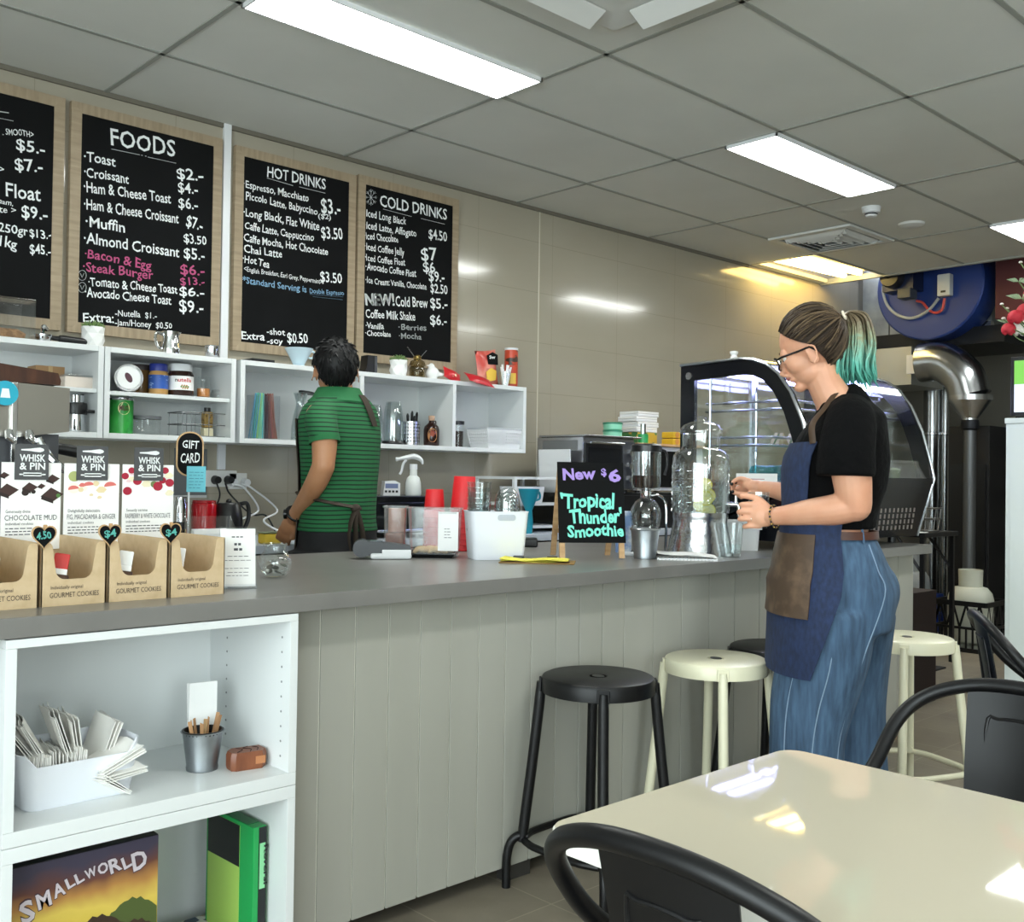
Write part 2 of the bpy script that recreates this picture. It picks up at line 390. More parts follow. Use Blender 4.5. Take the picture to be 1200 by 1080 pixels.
# ------------------------------------------------------------------ air conditioner cassette
t = thing('air_conditioner_cassette', 'white ceiling cassette air conditioner with open louvres at the top edge', 'air conditioner', (2.27, 1.95, CEIL-.034))
wp = mat('aged_white_plastic', '#d8d9d6', .45)
MB().box((0, 0, .017), (.84, .84, .034), 0, .012).build('body', wp, t)
g = MB(); g.box((0, 0, -.002), (.5, .5, .012), 0, .004); g.build('grille_frame', wp, t)
g = MB()
for k in range(13): g.box((0, -.2+k*.0333, -.012), (.42, .012, .012), 0, .002)
g.build('grille', mat('grille_grey', '#9a9c9b', .5), t)
for a in range(4):
    g = MB(MX.Rotation(a*pi/2, 4, 'Z') @ MX.Translation((0, .335, -.018)) @ MX.Rotation(radians(-28), 4, 'X')); g.box((0, .02, 0), (.52, .085, .008), 0, .003, seg=2); g.build('louvre', wp, t)
# ------------------------------------------------------------------ supply air vent, smoke detector, disc sensor
t = thing('air_vent', 'square louvred supply air vent in the ceiling near the kitchen', 'vent', (6.12, 3.46, CEIL-.02))
g = MB()
for s in (-1, 1): g.box((s*.27, 0, .008), (.05, .59, .016), 0, .004); g.box((0, s*.27, .008), (.49, .05, .016), 0, .004)
g.build('vent_frame', wp, t)
for k in range(1, 5):
    r = .255-k*.05; g = MB()
    for a in range(4):
        M = MX.Rotation(a*pi/2, 4, 'Z') @ MX.Translation((0, r, -.002)) @ MX.Rotation(radians(38), 4, 'X'); g.box((0, 0, 0), (2*r+.02, .042, .003), 0, 0, M)
    g.build('vent_blade', wp, t, smooth=0)
MB().box((0, 0, .016), (.5, .5, .003)).build('backing', dark, t)
p = onz(1021, 243, CEIL)
t = thing('smoke_detector', 'round white smoke detector on the ceiling beyond the middle light panel', 'smoke detector', (p.x, p.y, CEIL))
MB().lathe([(0, -.055), (.03, -.054), (.036, -.045), (.036, -.036), (.05, -.034), (.052, -.012), (.055, -.01), (.055, 0)], 28).build('housing', WHITEP, t)
MB().lathe([(.037, -.046), (.037, -.037)], 28).build('sensor_slot', BLACKP, t)
p = onz(1068, 262, CEIL)
tag(MB().lathe([(0, -.022), (.05, -.02), (.075, -.012), (.08, 0)], 32).build('speaker_disc', wp, loc=(p.x, p.y, CEIL)), 'flat round white disc on the ceiling just right of the smoke detector', 'ceiling speaker')
# ================================================================== menu boards
oak = mat('limed_oak', '#a8967c', .55, noise=((6, 6, 60), '#8b7a62', .3, .75), bump=((8, 8, 160), .15))
oakh = mat('limed_oak_rail', '#a8967c', .55, noise=((60, 6, 6), '#8b7a62', .3, .75), bump=((160, 8, 8), .15))
PINK = mat('pink_chalk', '#b8547f', .9); BLUECH = mat('pale_blue_chalk', '#7fa6c4', .9); GREYCH = mat('thin_grey_chalk', '#9fa3a3', .9)
BY = WALLY-.027
c1 = lambda x, y: ony(x/3.175, 80+y/3.175, BY-.001)
c2 = lambda x, y: ony(260+x/2.7, 150+y/2.7, BY-.001)
def menu_board(label, x0, x1, z0, z1, cfun, lines, sc, extra=None, fw=.043):
    t = thing('menu_board', label, 'menu board', ((x0+x1)/2, WALLY, (z0+z1)/2), 0, 'chalkboard menus on the tiled wall')
    w, h = x1-x0, z1-z0; off = -V(t.location)
    MB().box((0, -.014, 0), (w-.05, .026, h-.05)).build('chalkboard', BOARD, t)
    for s in (-1, 1):
        MB().prism([(-fw/2, -h/2), (fw/2, -h/2+(fw if s < 0 else 0)), (fw/2, h/2-(fw if s < 0 else 0)), (-fw/2, h/2)] if s < 0 else [(-fw/2, -h/2+fw), (fw/2, -h/2), (fw/2, h/2), (-fw/2, h/2-fw)], 0.002, .030, M=MX.Translation((s*(w/2-fw/2), 0, 0)) @ MX.Rotation(pi/2, 4, 'X')).build('frame_stile', oak, t)
        MB().prism([(-w/2, s*fw/2), (w/2, s*fw/2), (w/2-fw, -s*fw/2), (-w/2+fw, -s*fw/2)], 0.002, .030, M=MX.Translation((0, 0, s*(h/2-fw/2))) @ MX.Rotation(pi/2, 4, 'X')).build('frame_rail', oakh, t)
    gs_ = [MB(MX.Translation(off)) for _ in range(3)]; g = gs_[0]; cols = [CHALK, PINK, BLUECH, GREYCH]
    for ln in lines:
        txt, a, b, c, d, hh, col = (ln+(0,))[:7]
        p0, p1 = cfun(a, b), cfun(c, d)
        g = gs_[0] if txt in ('FOODS', 'HOT DRINKS', 'COLD DRINKS') else gs_[2] if txt[0] == '$' else gs_[1]
        q = cfun(a, b-hh); H = (q-p0).length
        g.text(txt, p0, p1, H*(.92 if len(txt) > 4 else 1), (0, -1, 0), col, bold=.012 if H > .03 else .006, jit=.35 if H > .045 else .7)
    def stroke(pts, r=.0022, col=0): gs_[0].tube([cfun(*p) for p in pts], r, 6, col, flat=.4)
    if extra: extra(stroke)
    for q, nm in zip(gs_, ('chalk_heading', 'chalk_items', 'chalk_prices')):
        if q.f: q.build(nm, cols, t, smooth=0, recalc=False)
    return t
F = [('FOODS', 412, 285, 652, 330, 70), ('·Toast', 312, 343, 430, 366, 42), ('·Croissant', 312, 398, 480, 430, 40), ('·Ham & Cheese Toast', 312, 458, 636, 503, 44), ('·Ham & Cheese Croissant', 312, 522, 665, 577, 44), ('·Muffin', 318, 588, 465, 610, 44), ('·Almond Croissant', 312, 650, 667, 703, 46), ('·Bacon & Egg', 312, 703, 563, 750, 40, 1), ('·Steak Burger', 308, 752, 570, 784, 38, 1), ('·Tomato & Cheese Toast', 328, 808, 660, 838, 36), ('·Avocado Cheese Toast', 316, 848, 638, 880, 38), ('Extra:', 310, 944, 425, 948, 40), ('-Nutella  $1.-', 428, 920, 582, 932, 26), ('-Jam/Honey  $0.50', 428, 955, 640, 968, 26),
     ('$2.-', 660, 412, 757, 418, 42), ('$4.-', 664, 462, 736, 468, 40), ('$6.-', 664, 520, 738, 527, 40), ('$7.-', 692, 588, 752, 604, 44), ('$3.50', 685, 648, 768, 655, 36), ('$5.-', 685, 706, 762, 714, 40), ('$6.-', 672, 766, 762, 770, 38, 1), ('$13.-', 672, 808, 762, 806, 32, 1), ('$6.-', 668, 846, 760, 848, 34), ('$9.-', 668, 906, 757, 908, 46)]
def fx(st):
    st([(415, 300), (520, 322)]); st([(550, 330), (655, 353)])
    for p in ((526, 323), (540, 326)): st([p, (p[0]+4, p[1]+1)], .003)
    for cy in (770, 815):
        st([(306+15*cos(a*pi/8), cy+19*sin(a*pi/8)) for a in range(17)], .0016); st([(299, cy-8), (305, cy+8), (313, cy-8)], .0016)
menu_board('oak-framed chalkboard menu headed FOODS', 1.517, 2.192, 1.768, 2.724, c1, F, 3.175, fx)
D1 = [('SMOOTH>', 22, 245, 125, 258, 26), ('$5.-', 60, 302, 168, 322, 44), ('$7.-', 58, 380, 160, 386, 46), ('Float', 22, 475, 152, 494, 58), ('eam,', -6, 498, 48, 514, 20), ('te >', -4, 535, 60, 540, 24), ('$9.-', 80, 555, 178, 565, 46), ('250gr', -4, 606, 105, 622, 36), ('$13.-', 110, 628, 190, 632, 36), ('1kg', -2, 660, 62, 674, 40), ('$45.-', 112, 690, 190, 696, 40), ('>', 0, 385, 16, 387, 24), (',', 8, 245, 14, 247, 10)]
def dx(st): st([(-20, 158), (32, 166)], .004); st([(-30, 180), (50, 196)])
menu_board('oak-framed chalkboard menu at the left edge of the picture ending in 250gr and 1kg', .80, 1.492, 1.768, 2.724, c1, D1, 3.175, dx)
H = [('HOT DRINKS', 143, 153, 328, 195, 38), ('·Espresso, Macchiato', 68, 186, 275, 234, 26), ('Piccolo Latte, Babyccino', 75, 226, 302, 276, 27), ('($2)', 305, 284, 345, 291, 16), ('$3.-', 315, 268, 375, 274, 48), ('·Long Black, Flat White', 68, 278, 308, 323, 30), ('$3.50', 315, 348, 383, 353, 40), ('Caffe Latte, Cappuccino', 72, 320, 290, 359, 27), ('Caffe Mocha, Hot Chocolate', 70, 357, 335, 402, 27), ('Chai Latte', 70, 393, 192, 410, 27), ('·Hot Tea', 65, 423, 150, 442, 26), ('<English Breakfast, Earl Grey, Peppermint>', 70, 452, 318, 494, 17), ('$3.50', 312, 486, 380, 490, 36), ('*Standard Serving is', 65, 490, 268, 520, 23, 2), ('Double Espresso', 278, 522, 386, 529, 17, 2), ('Extra', 62, 667, 135, 671, 28), ('-shot', 143, 653, 200, 655, 23), ('-soy', 143, 681, 193, 685, 21), ('$0.50', 208, 680, 272, 680, 34)]
def hx(st): st([(143, 158), (225, 182)]); st([(245, 186), (327, 206)]); st([(278, 526), (384, 534)], .0014, 2); st([(288, 533), (382, 543)], .0014, 2)
menu_board('oak-framed chalkboard menu headed HOT DRINKS', 2.259, 2.928, 1.762, 2.713, c2, H, 2.7, hx)
K = [('COLD DRINKS', 500, 246, 712, 290, 40), ('·Iced Long Black', 452, 278, 583, 307, 26), ('·Iced Latte, Affogato', 452, 318, 615, 344, 25), ('$4.50', 655, 350, 712, 357, 34), ('·Iced Chocolate', 452, 350, 558, 363, 24), ('·Iced Coffee Jelly', 452, 384, 577, 404, 25), ('$7', 632, 418, 682, 418, 40), ('·Iced Coffee Float', 452, 420, 580, 436, 24), ('$6', 638, 455, 675, 455, 32), ('·Avocado Coffee Float', 455, 447, 615, 472, 25), ('$9.-', 655, 484, 705, 487, 34), ('·Ice Cream: Vanilla, Chocolate', 455, 490, 648, 511, 22), ('$2.50', 660, 519, 714, 525, 32), ('NEW!', 455, 560, 545, 561, 38), ('NEW!', 457, 561, 547, 562, 38), ('Cold Brew', 550, 563, 652, 568, 35), ('$5.-', 660, 569, 714, 570, 33), ('Coffee Milk Shake', 455, 600, 612, 609, 30), ('$6.-', 660, 622, 712, 624, 33), ('·Vanilla', 455, 633, 513, 636, 21), ('·Berries', 560, 637, 647, 641, 21, 3), ('·Chocolate', 455, 656, 535, 660, 19), ('·Mocha', 560, 665, 632, 669, 21, 3)]
def kx(st):
    st([(510, 256), (600, 280)]); st([(630, 286), (705, 304)])
    for a in range(4):
        x, y = 19*cos(a*pi/4), 26*sin(a*pi/4); st([(472-x, 219-y), (472+x, 219+y)], .0014)
        for s in (-1, 1):
            for q in (-1, 1): st([(472+s*x*.6, 219+s*y*.6), (472+s*x*.9+q*y*.22, 219+s*y*.9-q*x*.22)], .0012)
menu_board('oak-framed chalkboard menu headed COLD DRINKS', 2.943, 3.609, 1.775, 2.724, c2, K, 2.7, kx)
# ================================================================== wall shelves
SY = 4.035
def shelf_box(label, x0, x1, z0=1.326, z1=1.690, mids=(), divs=(), th=.022):
    t = thing('wall_shelf', label, 'wall shelf', ((x0+x1)/2, WALLY, z0), 0, 'white open box shelves on the tiled wall'); w, d, h = x1-x0, WALLY-SY, z1-z0
    for s in (-1, 1): MB().box((s*(w/2-th/2), -d/2, h/2), (th, d, h), 0, .0015).build('side_panel', WHITE, t)
    MB().box((0, -d/2, h-th/2), (w-2*th, d, th), 0, .0015).build('top_panel', WHITE, t); MB().box((0, -d/2, th/2), (w-2*th, d, th), 0, .0015).build('bottom_panel', WHITE, t)
    MB().box((0, -.006, h/2), (w-2*th, .008, h-2*th)).build('back_panel', WHITE, t)
    for z in mids: MB().box((0, -d/2+.004, z-z0), (w-2*th, d-.02, .016), 0, .001).build('shelf', WHITE, t)
    for x in divs: MB().box((x-(x0+x1)/2, -d/2, h/2), (th, d, h-2*th), 0, .001).build('divider', WHITE, t)
    return t
shelf_box('white open box shelf at left, beside the espresso machine', .55, 1.568, mids=(1.513,))
shelf_box('white open box shelf with a middle board holding the spread jars', 1.572, 2.140, mids=(1.509,))
shelf_box('long white open box shelf behind the man in green', 2.162, 3.892, divs=(2.80, 3.376))
# ================================================================== front counter
stone = mat('grey_stone_laminate', '#716f6c', .3, noise=(5, '#7f7d79', .3, .75), bump=(9, .02))
N, L, B = nodes(stone)
plank = mat('grey_green_plank', '#a8a79e', .42, noise=((3, 3, .8), '#a09f95', .35, .7))
gap = mat('plank_gap_highlight', '#efede2', .6)  # bevel highlights along the grooves are painted by this pale backing colour
CX0, CX1, CY0, CY1 = .30, 4.63, 2.09, 3.16
t = thing('service_counter', 'long service counter with grey stone-look top and vertical plank front', 'counter', ((CX0+CX1)/2, CY0, 0))
o = MB(MX.Translation((-(CX0+CX1)/2, -CY0, 0)))
o.b2((CX0, CY0, CT-.041), (CX1, CY1, CT), 0, .003); o.build('countertop', stone, t)
ex = [1.30, 1.374, 1.478, 1.582, 1.686, 1.79, 1.893, 1.995, 2.098, 2.203, 2.306, 2.411, 2.516, 2.666, 2.819, 2.976, 3.132, 3.293, 3.45, 3.606, 3.76, 3.92, 4.08, 4.24, 4.40, 4.55]
ex = [ex[0]]+[x*1.0234 for x in ex[1:]]
for a, b in zip(ex[:-1], ex[1:]):
    MB(MX.Translation((-(CX0+CX1)/2, -CY0, 0))).b2((a+.0018, 2.190, .050), (b-.0018, 2.204, CT-.042), 0, .0022).build('plank', plank, t)
MB(MX.Translation((-(CX0+CX1)/2, -CY0, 0))).b2((1.295, 2.1945, .055), (ex[-1], 2.215, CT-.042)).build('plank_backing', gap, t)
kick = mat('kick_board', '#34322f', .6)
MB(MX.Translation((-(CX0+CX1)/2, -CY0, 0))).b2((1.30, 2.42, 0), (4.5, 2.44, CT-.042)).build('kick_board', kick, t)
for x in (2.12, 2.82, 3.6, 4.45): MB(MX.Translation((-(CX0+CX1)/2, -CY0, 0))).b2((x-.05, 2.205, 0), (x+.05, 2.245, .055)).build('foot_block', kick, t)
MB(MX.Translation((-(CX0+CX1)/2, -CY0, 0))).b2((.32, 3.0, 0), (1.3, 3.02, CT-.042)).build('rear_panel', WHITE, t)
# ---- white display unit under the left end of the counter
UX0, UX1, UY0, UY1 = .637, 1.283, 2.094, 2.50
t = thing('display_unit', 'white laminate shelving unit under the left end of the counter', 'shelving unit', ((UX0+UX1)/2, UY0, 0))
MM = MX.Translation((-(UX0+UX1)/2, -UY0, 0))
for z0, z1 in ((0, .466), (.467, .869)):
    for a, b in ((UX0, UX0+.021), (UX1-.021, UX1)):
        MB(MM).b2((a, UY0, z0+.03), (b, UY1, z1-.03 if z1 < .5 else z1-.018), 0, .001).build('side_panel', WHITE, t)
    MB(MM).b2((UX0, UY0, z0), (UX1, UY1, z0+.03), 0, .0015).build('bottom_board', WHITE, t)
    MB(MM).b2((UX0, UY0, z1-(.03 if z1 < .5 else .018)), (UX1, UY1, z1), 0, .0015).build('top_board', WHITE, t)
    MB(MM).b2((UX0+.021, UY1-.008, z0+.03), (UX1-.021, UY1-.002, z1-.018)).build('back_board', WHITE, t)
g = MB(MM)
for y in (2.13, 2.40):
    for k in range(9): g.cyl((UX1-.0212, y, .53+.035*k), (UX1-.0222, y, .53+.035*k), .0028, n=8)
g.build('peg_hole', mat('peg_hole_dark', '#8b8d8e', .8), t)
MB(MM).cyl((UX1-.05, 2.135, .851), (UX1-.05, 2.135, .845), .005, n=12).build('screw_cap', CHROME, t)
# ================================================================== back bench
t = thing('back_bench', 'long dark-fronted work bench against the tiled wall', 'bench', (2.4, 3.69, 0))
MM = MX.Translation((-2.4, -3.69, 0))
MB(MM).b2((-1, 3.69, .87), (5.35, WALLY-.03, .905), 0, .003).build('benchtop', mat('bench_laminate', '#b9c0c8', .35), t)
MB(MM).b2((-1, 3.75, 0), (5.35, WALLY-.04, .87)).build('carcass', mat('bench_carcass', '#3b3a38', .6), t)
for k in range(8): MB(MM).b2((-.98+k*.79, 3.732, .1), (-.98+k*.79+.78, 3.749, .86), 0, .002).build('door', mat('bench_door', '#4a4947', .5), t)
# ================================================================== things on the counter, left end
RF = atan2(-.684, .729)          # local +x runs to the right of the picture, local -y faces the viewer
kraft = mat('kraft_board', '#c9b08c', .75, noise=(40, '#bfa580', .4, .7)); kraftd = mat('brown_print', '#4a4038', .8)
cardw = mat('printed_card', '#f3f2f0', .45); slate = mat('slate_print', '#4b4c4e', .6)
def lines_of_print(g, x0, x1, zs, y, h, mi):
    for z in zs:
        x = x0
        while x < x1-.006:
            w = random.uniform(.005, .013); w = min(w, x1-x); g.b2((x, y-.0004, z), (x+w, y, z+h), mi); x += w+.0028
def cookie_box(i, label, cx, cy, card, packet):
    w, h, d = .134, .133, .285
    t = thing('cookie_box', label, 'display box', (cx, cy, CT), 0, 'kraft boxes of cookies')
    R_ = [(w/2-.017, h), (w/2-.021, h-.006), (w/2-.028, .078)]+[(w/2-.028-.02*(1-cos(q*pi/10)), .056+.022*(1-sin(q*pi/10))) for q in range(1, 6)]
    U = [(-w/2, 0), (w/2, 0), (w/2, h-.004), (w/2-.004, h)]+R_+[(-x, z) for x, z in R_[::-1]]+[(-w/2+.004, h), (-w/2, h-.004)]
    FM = MX.Rotation(pi/2, 4, 'X')
    g = MB(); g.prism(U, -.002, 0, M=FM); g.build('front_panel', kraft, t)
    for s in (-1, 1):
        g = MB(); P = [(0, 0), (d, 0), (d, h), (0, h)]; g.prism(P, -.001, .001, M=MX.Translation((s*(w/2-.001), 0, 0)) @ frame((0, 0, 0), (0, 1, 0), (0, 0, 1))); g.build('side_panel', kraft, t)
    MB().b2((-w/2+.002, .002, 0), (w/2-.002, d, .002)).build('base_panel', kraft, t)
    MB().b2((-w/2+.002, d-.002, .002), (w/2-.002, d, h)).build('back_panel', kraft, t)
    g = MB(); g.text('Individually original', (-.048, -.0005, .036), (.018, -.0005, .036), .0075, (0, -1, 0)); g.text('GOURMET COOKIES', (-.05, -.0005, .018), (.052, -.0005, .018), .011, (0, -1, 0)); g.build('box_print', kraftd, t, smooth=0)
    if not card: return t
    y = d-.004
    c = MB(); c.b2((-w/2+.001, y-.002, .10), (w/2-.001, y, .303)); co = c.build('header_card', cardw, t)
    g = MB(); g.b2((-.039, y-.006, .263), (.036, y-.004, .346)); tg = g.build('brand_tag', slate, t)
    g = MB(); yy = y-.0062
    g.text('WHISK', (-.029, yy, .306), (.028, yy, .306), .0165, (0, -1, 0), bold=.022); g.text('& PIN', (-.029, yy, .287), (.028, yy, .287), .0165, (0, -1, 0), bold=.022)
    g.prism([(-.026, .331), (-.006, .330), (.004, .3285), (.016, .3275), (.023, .330), (.025, .333), (.023, .336), (.016, .3385), (.004, .337), (-.006, .3355), (-.026, .334)], .0062-y, .0068-y, M=FM)
    g.box((0, yy, .2755), (.040, .0008, .0085), 0, .0003); g.box((0, yy, .2755), (.058, .0008, .003))
    g.build('tag_print', CHALK, tg, smooth=0)
    lay = []; g = MB(); e = y-.0022; cols = card[2]; poly = lambda pts, mi: (lay.append(1), g.prism([(a/1000, b/1000) for a, b in pts], -e, -e+.0004+.00007*len(lay), mi, FM))
    for kind, cx2, cz, r, mi in card[3]:
        if kind == 'o': poly([(cx2+r*cos(q*pi/9), cz+r*sin(q*pi/9)*.92) for q in range(18)], mi)
        elif kind == 's': poly([(cx2-r, cz-r*.3), (cx2+r*.1, cz-r*.75), (cx2+r, cz-r*.1), (cx2-r*.1, cz+r*.5)], mi); poly([(cx2-r*.9, cz-r*.2), (cx2+r*.1, cz-r*.6), (cx2+r*.1, cz-r*.95), (cx2-r*.95, cz-r*.55)], mi+1)
        elif kind == 'h': poly([(cx2+r*cos(q*pi/9+.2), cz+r*.7*sin(q*pi/9+.2)) for q in range(10)], mi)
        else: poly([(cx2-r, cz-r*.2), (cx2-r*.4, cz+r*.5), (cx2+r*.3, cz+r*.55), (cx2+r, cz+.1), (cx2+r*.5, cz-r*.6), (cx2-r*.5, cz-r*.65)], mi)
    g.build('product_picture', cols, co, smooth=0)
    g = MB(); g.text(card[0], (-.056, e, .186), (-.002 if len(card[0]) < 20 else .02, e, .186), .0075, (0, -1, 0)); g.text(card[1], (-.058, e, .169), (.058, e, .169), .0125, (0, -1, 0)); g.text('individual cookies', (-.056, e, .158), (.005, e, .158), .0065, (0, -1, 0))
    lines_of_print(g, -.056, .05, (.149, .142, .135), e-.0002, .0022, 0); g.build('card_print', INK, co, smooth=0)
    return t
choc = [mat('dark_chocolate_print', '#3d2723', .6), mat('chocolate_side_print', '#261816', .6), mat('mint_print', '#4f7a3c', .6)]
figc = [mat('fig_green_print', '#a9b070', .6), mat('fig_flesh_print', '#d9736b', .6), mat('nut_print', '#e6d3a8', .6), mat('fig_rim_print', '#efe6da', .6)]
rasp = [mat('raspberry_print', '#a81f38', .6), mat('white_choc_print', '#ece3c4', .6), mat('leaf_print', '#6d7d4d', .6), mat('pink_wash_print', '#e9cdd0', .6)]
CHO = ('Generously divine', 'CHOCOLATE MUD', choc, [('s', -52, 242, 24, 0), ('s', -4, 248, 18, 0), ('o', -14, 233, 8, 1), ('o', 4, 235, 5, 1), ('s', 46, 232, 26, 0), ('s', 47, 268, 16, 0), ('s', -60, 275, 11, 0), ('o', 60, 226, 5, 2), ('s', 22, 250, 9, 0)])
FIG = ('Delightfully delectable', 'FIG, MACADAMIA & GINGER', figc, [('o', -43, 272, 13.5, 0), ('b', -20, 244, 10, 3), ('o', -44, 244, 14, 3), ('h', -44, 241, 13, 1), ('h', -8, 250, 13, 1), ('b', -24, 252, 8, 1), ('h', 44, 249, 15, 1), ('o', 9, 255, 7, 2), ('b', 22, 241, 13, 2), ('o', -27, 240, 6, 2), ('b', 18, 222, 6, 2), ('b', -2, 228, 5, 2)])
RAS = ('Sweetly serene', 'RASPBERRY & WHITE CHOCOLATE', rasp, [('b', -40, 284, 12, 3), ('o', -44, 288, 8.5, 0), ('b', -44, 267, 11, 1), ('o', -60, 274, 9, 0), ('o', -29, 262, 11, 0), ('b', -5, 256, 14, 1), ('o', 14, 254, 9, 2), ('o', 24, 249, 12.5, 0), ('o', 55, 258, 11, 0), ('o', 43, 289, 9, 0), ('b', 53, 277, 12, 1), ('o', -54, 237, 11, 0), ('b', 55, 233, 12, 1), ('o', 36, 264, 9, 0), ('b', -52, 262, 6, 3)])
BX = [.667, .8075, .947, 1.0875]; BYF = 2.216
cookie_box(0, 'kraft cookie box at the left edge of the picture, first in its row', BX[0], BYF, None, 0)
cookie_box(1, 'kraft cookie box with the dark chocolate pieces picture card behind it', BX[1], BYF, CHO, 0)
cookie_box(2, 'kraft cookie box with the figs and nuts picture card behind it', BX[2], BYF, FIG, 0)
cookie_box(3, 'kraft cookie box with the raspberries picture card, nearest the acrylic stand', BX[3], BYF, RAS, 0)
film = glass('packet_film', '#f2efe9', .12, milky=.15); cookiem = mat('cookie_brown', '#5b4334', .8, noise=(60, '#3f2d24', .4, .6)); cookiel = mat('cookie_golden', '#9b744a', .8, noise=(60, '#7a5734', .4, .6)); redp = mat('red_print', '#c8342f', .5)
for bx, head, cook, lab in ((BX[0], PAPER, cookiel, 'cookie packet with white paper top in the leftmost kraft box'), (BX[1], redp, cookiem, 'cookie packet with red paper top in a kraft box'), (BX[2], PAPER, cookiem, 'cookie packet with pale top in the kraft box before the figs card'), (BX[3], cardw, cookiel, 'thin cookie packet against the side of the last kraft box')):
    t = thing('cookie_packet', lab, 'cookie packet', (bx-.046, BYF+.012, CT+.003), radians(-20), 'cookie packets in the kraft boxes')
    TL = MX.Rotation(radians(-14), 4, 'X') @ MX.Rotation(radians(9), 4, 'Y')
    MB(TL).b2((-.009, .004, .078), (.006 if bx > 1 else .022, .012, .112), 0, .003).build('paper_top', head, t)
    MB(TL).b2((-.009, .003, .066), (.006 if bx > 1 else .022, .011, .079), 0, .002).build('paper_label', cardw, t)
    MB(TL).b2((-.009, .001, .001), (.008 if bx > 1 else .027, .017, .068), 0, .006).build('cookie', cook, t)
woodl = mat('pale_wood', '#c9a57a', .6, noise=((8, 8, 50), '#b08a5e', .35, .7)); TEALCH = mat('teal_chalk', '#56a79d', .9); PURP = mat('lilac_chalk', '#a98fd6', .9)
HB = [(16*sin(a)**3, 14.5*cos(a)-5.5*cos(2*a)-2.2*cos(3*a)-cos(4*a)+1.5) for a in [2*pi*k/36 for k in range(36)]]
for hx_, txt, lab in ((.742, '4.50', 'black heart price tag reading 4.50'), (.879, '$4', 'black heart price tag reading $4 between the chocolate and fig boxes'), (1.017, '$4', 'black heart price tag reading $4 below the raspberry card')):
    t = thing('price_tag', lab, 'price tag', (hx_, BYF-.004, CT+.125), 0, 'heart price tags on pegs')
    FM = MX.Translation((0, 0, .022)) @ MX.Rotation(pi/2, 4, 'X')
    MB().prism([(a*.00158, b*.00158) for a, b in HB], 0, .003, M=FM).build('heart_back', woodl, t)
    MB().prism([(a*.00140, b*.00140) for a, b in HB], .003, .0036, M=FM).build('heart_face', BOARD, t)
    MB().box((.004, .004, .032), (.007, .006, .030), 0, .001).build('peg', woodl, t)
    g = MB(); g.text(txt, (-.015 if len(txt) > 2 else -.012, -.0038, .016), (.014, -.0038, .019), .015, (0, -1, 0), bold=.03, jit=.6); g.build('price_writing', TEALCH, t, smooth=0)
# acrylic leaflet holder, slanted menu stand
p = onz(252, 668, CT); p.y = 2.56; p.x = ony(252, 640, 2.56).x
t = thing('leaflet_holder', 'clear acrylic holder of white leaflets behind the last cookie box', 'leaflet holder', (p.x, p.y, CT), radians(-6))
g = MB(); w, h = .126, .165
g.b2((-w/2, 0, 0), (w/2, .003, .12)); g.b2((-w/2, .055, 0), (w/2, .058, h)); g.b2((-w/2, 0, 0), (w/2, .058, .003))
for s in (-1, 1): g.prism([(0, 0), (.058, 0), (.058, h), (0, .12)], -.0015, .0015, M=MX.Translation((s*w/2, 0, 0)) @ frame((0, 0, 0), (0, 1, 0), (0, 0, 1)))
g.b2((w/2-.032, -.001, .02), (w/2-.03, .003, h)); g.build('holder', ACRY, t)
for k in range(5):
    tag(MB().b2((-.055, 0, 0), (.042, .0016, .128-.006*(k % 3)), 0).build('leaflet', PAPER, loc=(p.x+.002*k, p.y+.010+.008*k, CT+.004), rz=radians(-6)), ['front', 'second', 'middle', 'fourth', 'rear'][k]+' white leaflet in the clear acrylic holder', 'leaflet', 'white leaflets in the acrylic holder')
p = onz(280, 690, CT)
t = thing('menu_stand', 'slanted clear acrylic stand with a printed white sheet beside the cookie boxes', 'menu stand', (p.x, p.y+.005, CT), radians(-24))
SL = MX.Rotation(radians(-14), 4, 'X')
g = MB(); g.b2((-.045, 0, 0), (.045, .0025, .155), M=SL); g.b2((-.045, -.004, 0), (.045, .06, .0025)); g.b2((-.045, -.006, 0), (.045, -.0035, .012)); g.build('acrylic', ACRY, t)
s_ = MB(SL).b2((-.042, -.0016, .006), (.042, -.0006, .150)).build('sheet', PAPER, t)
g = MB(SL); e = -.0018
for z, w, h in ((.128, .03, .003), (.108, .018, .006), (.095, .02, .006), (.080, .05, .0015), (.070, .062, .0012), (.050, .062, .0012), (.04, .05, .0012), (.032, .056, .0012)): lines_of_print(g, -w/2, w/2, (z,), e, h, 0)
g.build('sheet_print', INK, s_, smooth=0)
# gift card sign on a stick
p = ony(221, 600, 2.62)
t = thing('sign_on_stick', 'small black sign reading GIFT CARD on a white stick', 'sign', (p.x, p.y, CT), RF*.4)
MB().lathe([(0, 0), (.03, 0), (.03, .008), (.006, .014), (0, .014)], 24).build('base', WHITEP, t)
MB().cyl((0, .004, .012), (0, .004, .30), .0028, n=10).build('stick', WHITEP, t)
FM = MX.Translation((0, 0, .335)) @ MX.Rotation(pi/2, 4, 'X')
MB().prism(rrect(.072, .122, .034, 8), 0, .006, M=FM).build('sign_board', woodl, t); MB().prism(rrect(.064, .114, .030, 8), .006, .0068, M=FM).build('sign_face', BOARD, t)
g = MB(); g.text('GIFT', (-.02, -.007, .352), (.022, -.007, .35), .022, (0, -1, 0), jit=.6, bold=.01); g.text('CARD', (-.024, -.007, .313), (.024, -.007, .312), .027, (0, -1, 0), jit=.6, bold=.01); g.build('sign_writing', CHALK, t, smooth=0)
bn = MB().b2((-.008, -.0095, .232), (.042, -.0085, .302)).build('note', mat('blue_paper', '#6fc0cf', .8), t)
g = MB()
for k in range(6): lines_of_print(g, -.002, .036, (.285-.0085*k,), -.0097, .0013, 0)
g.build('note_writing', mat('blue_ink', '#3b6f86', .8), bn, smooth=0)
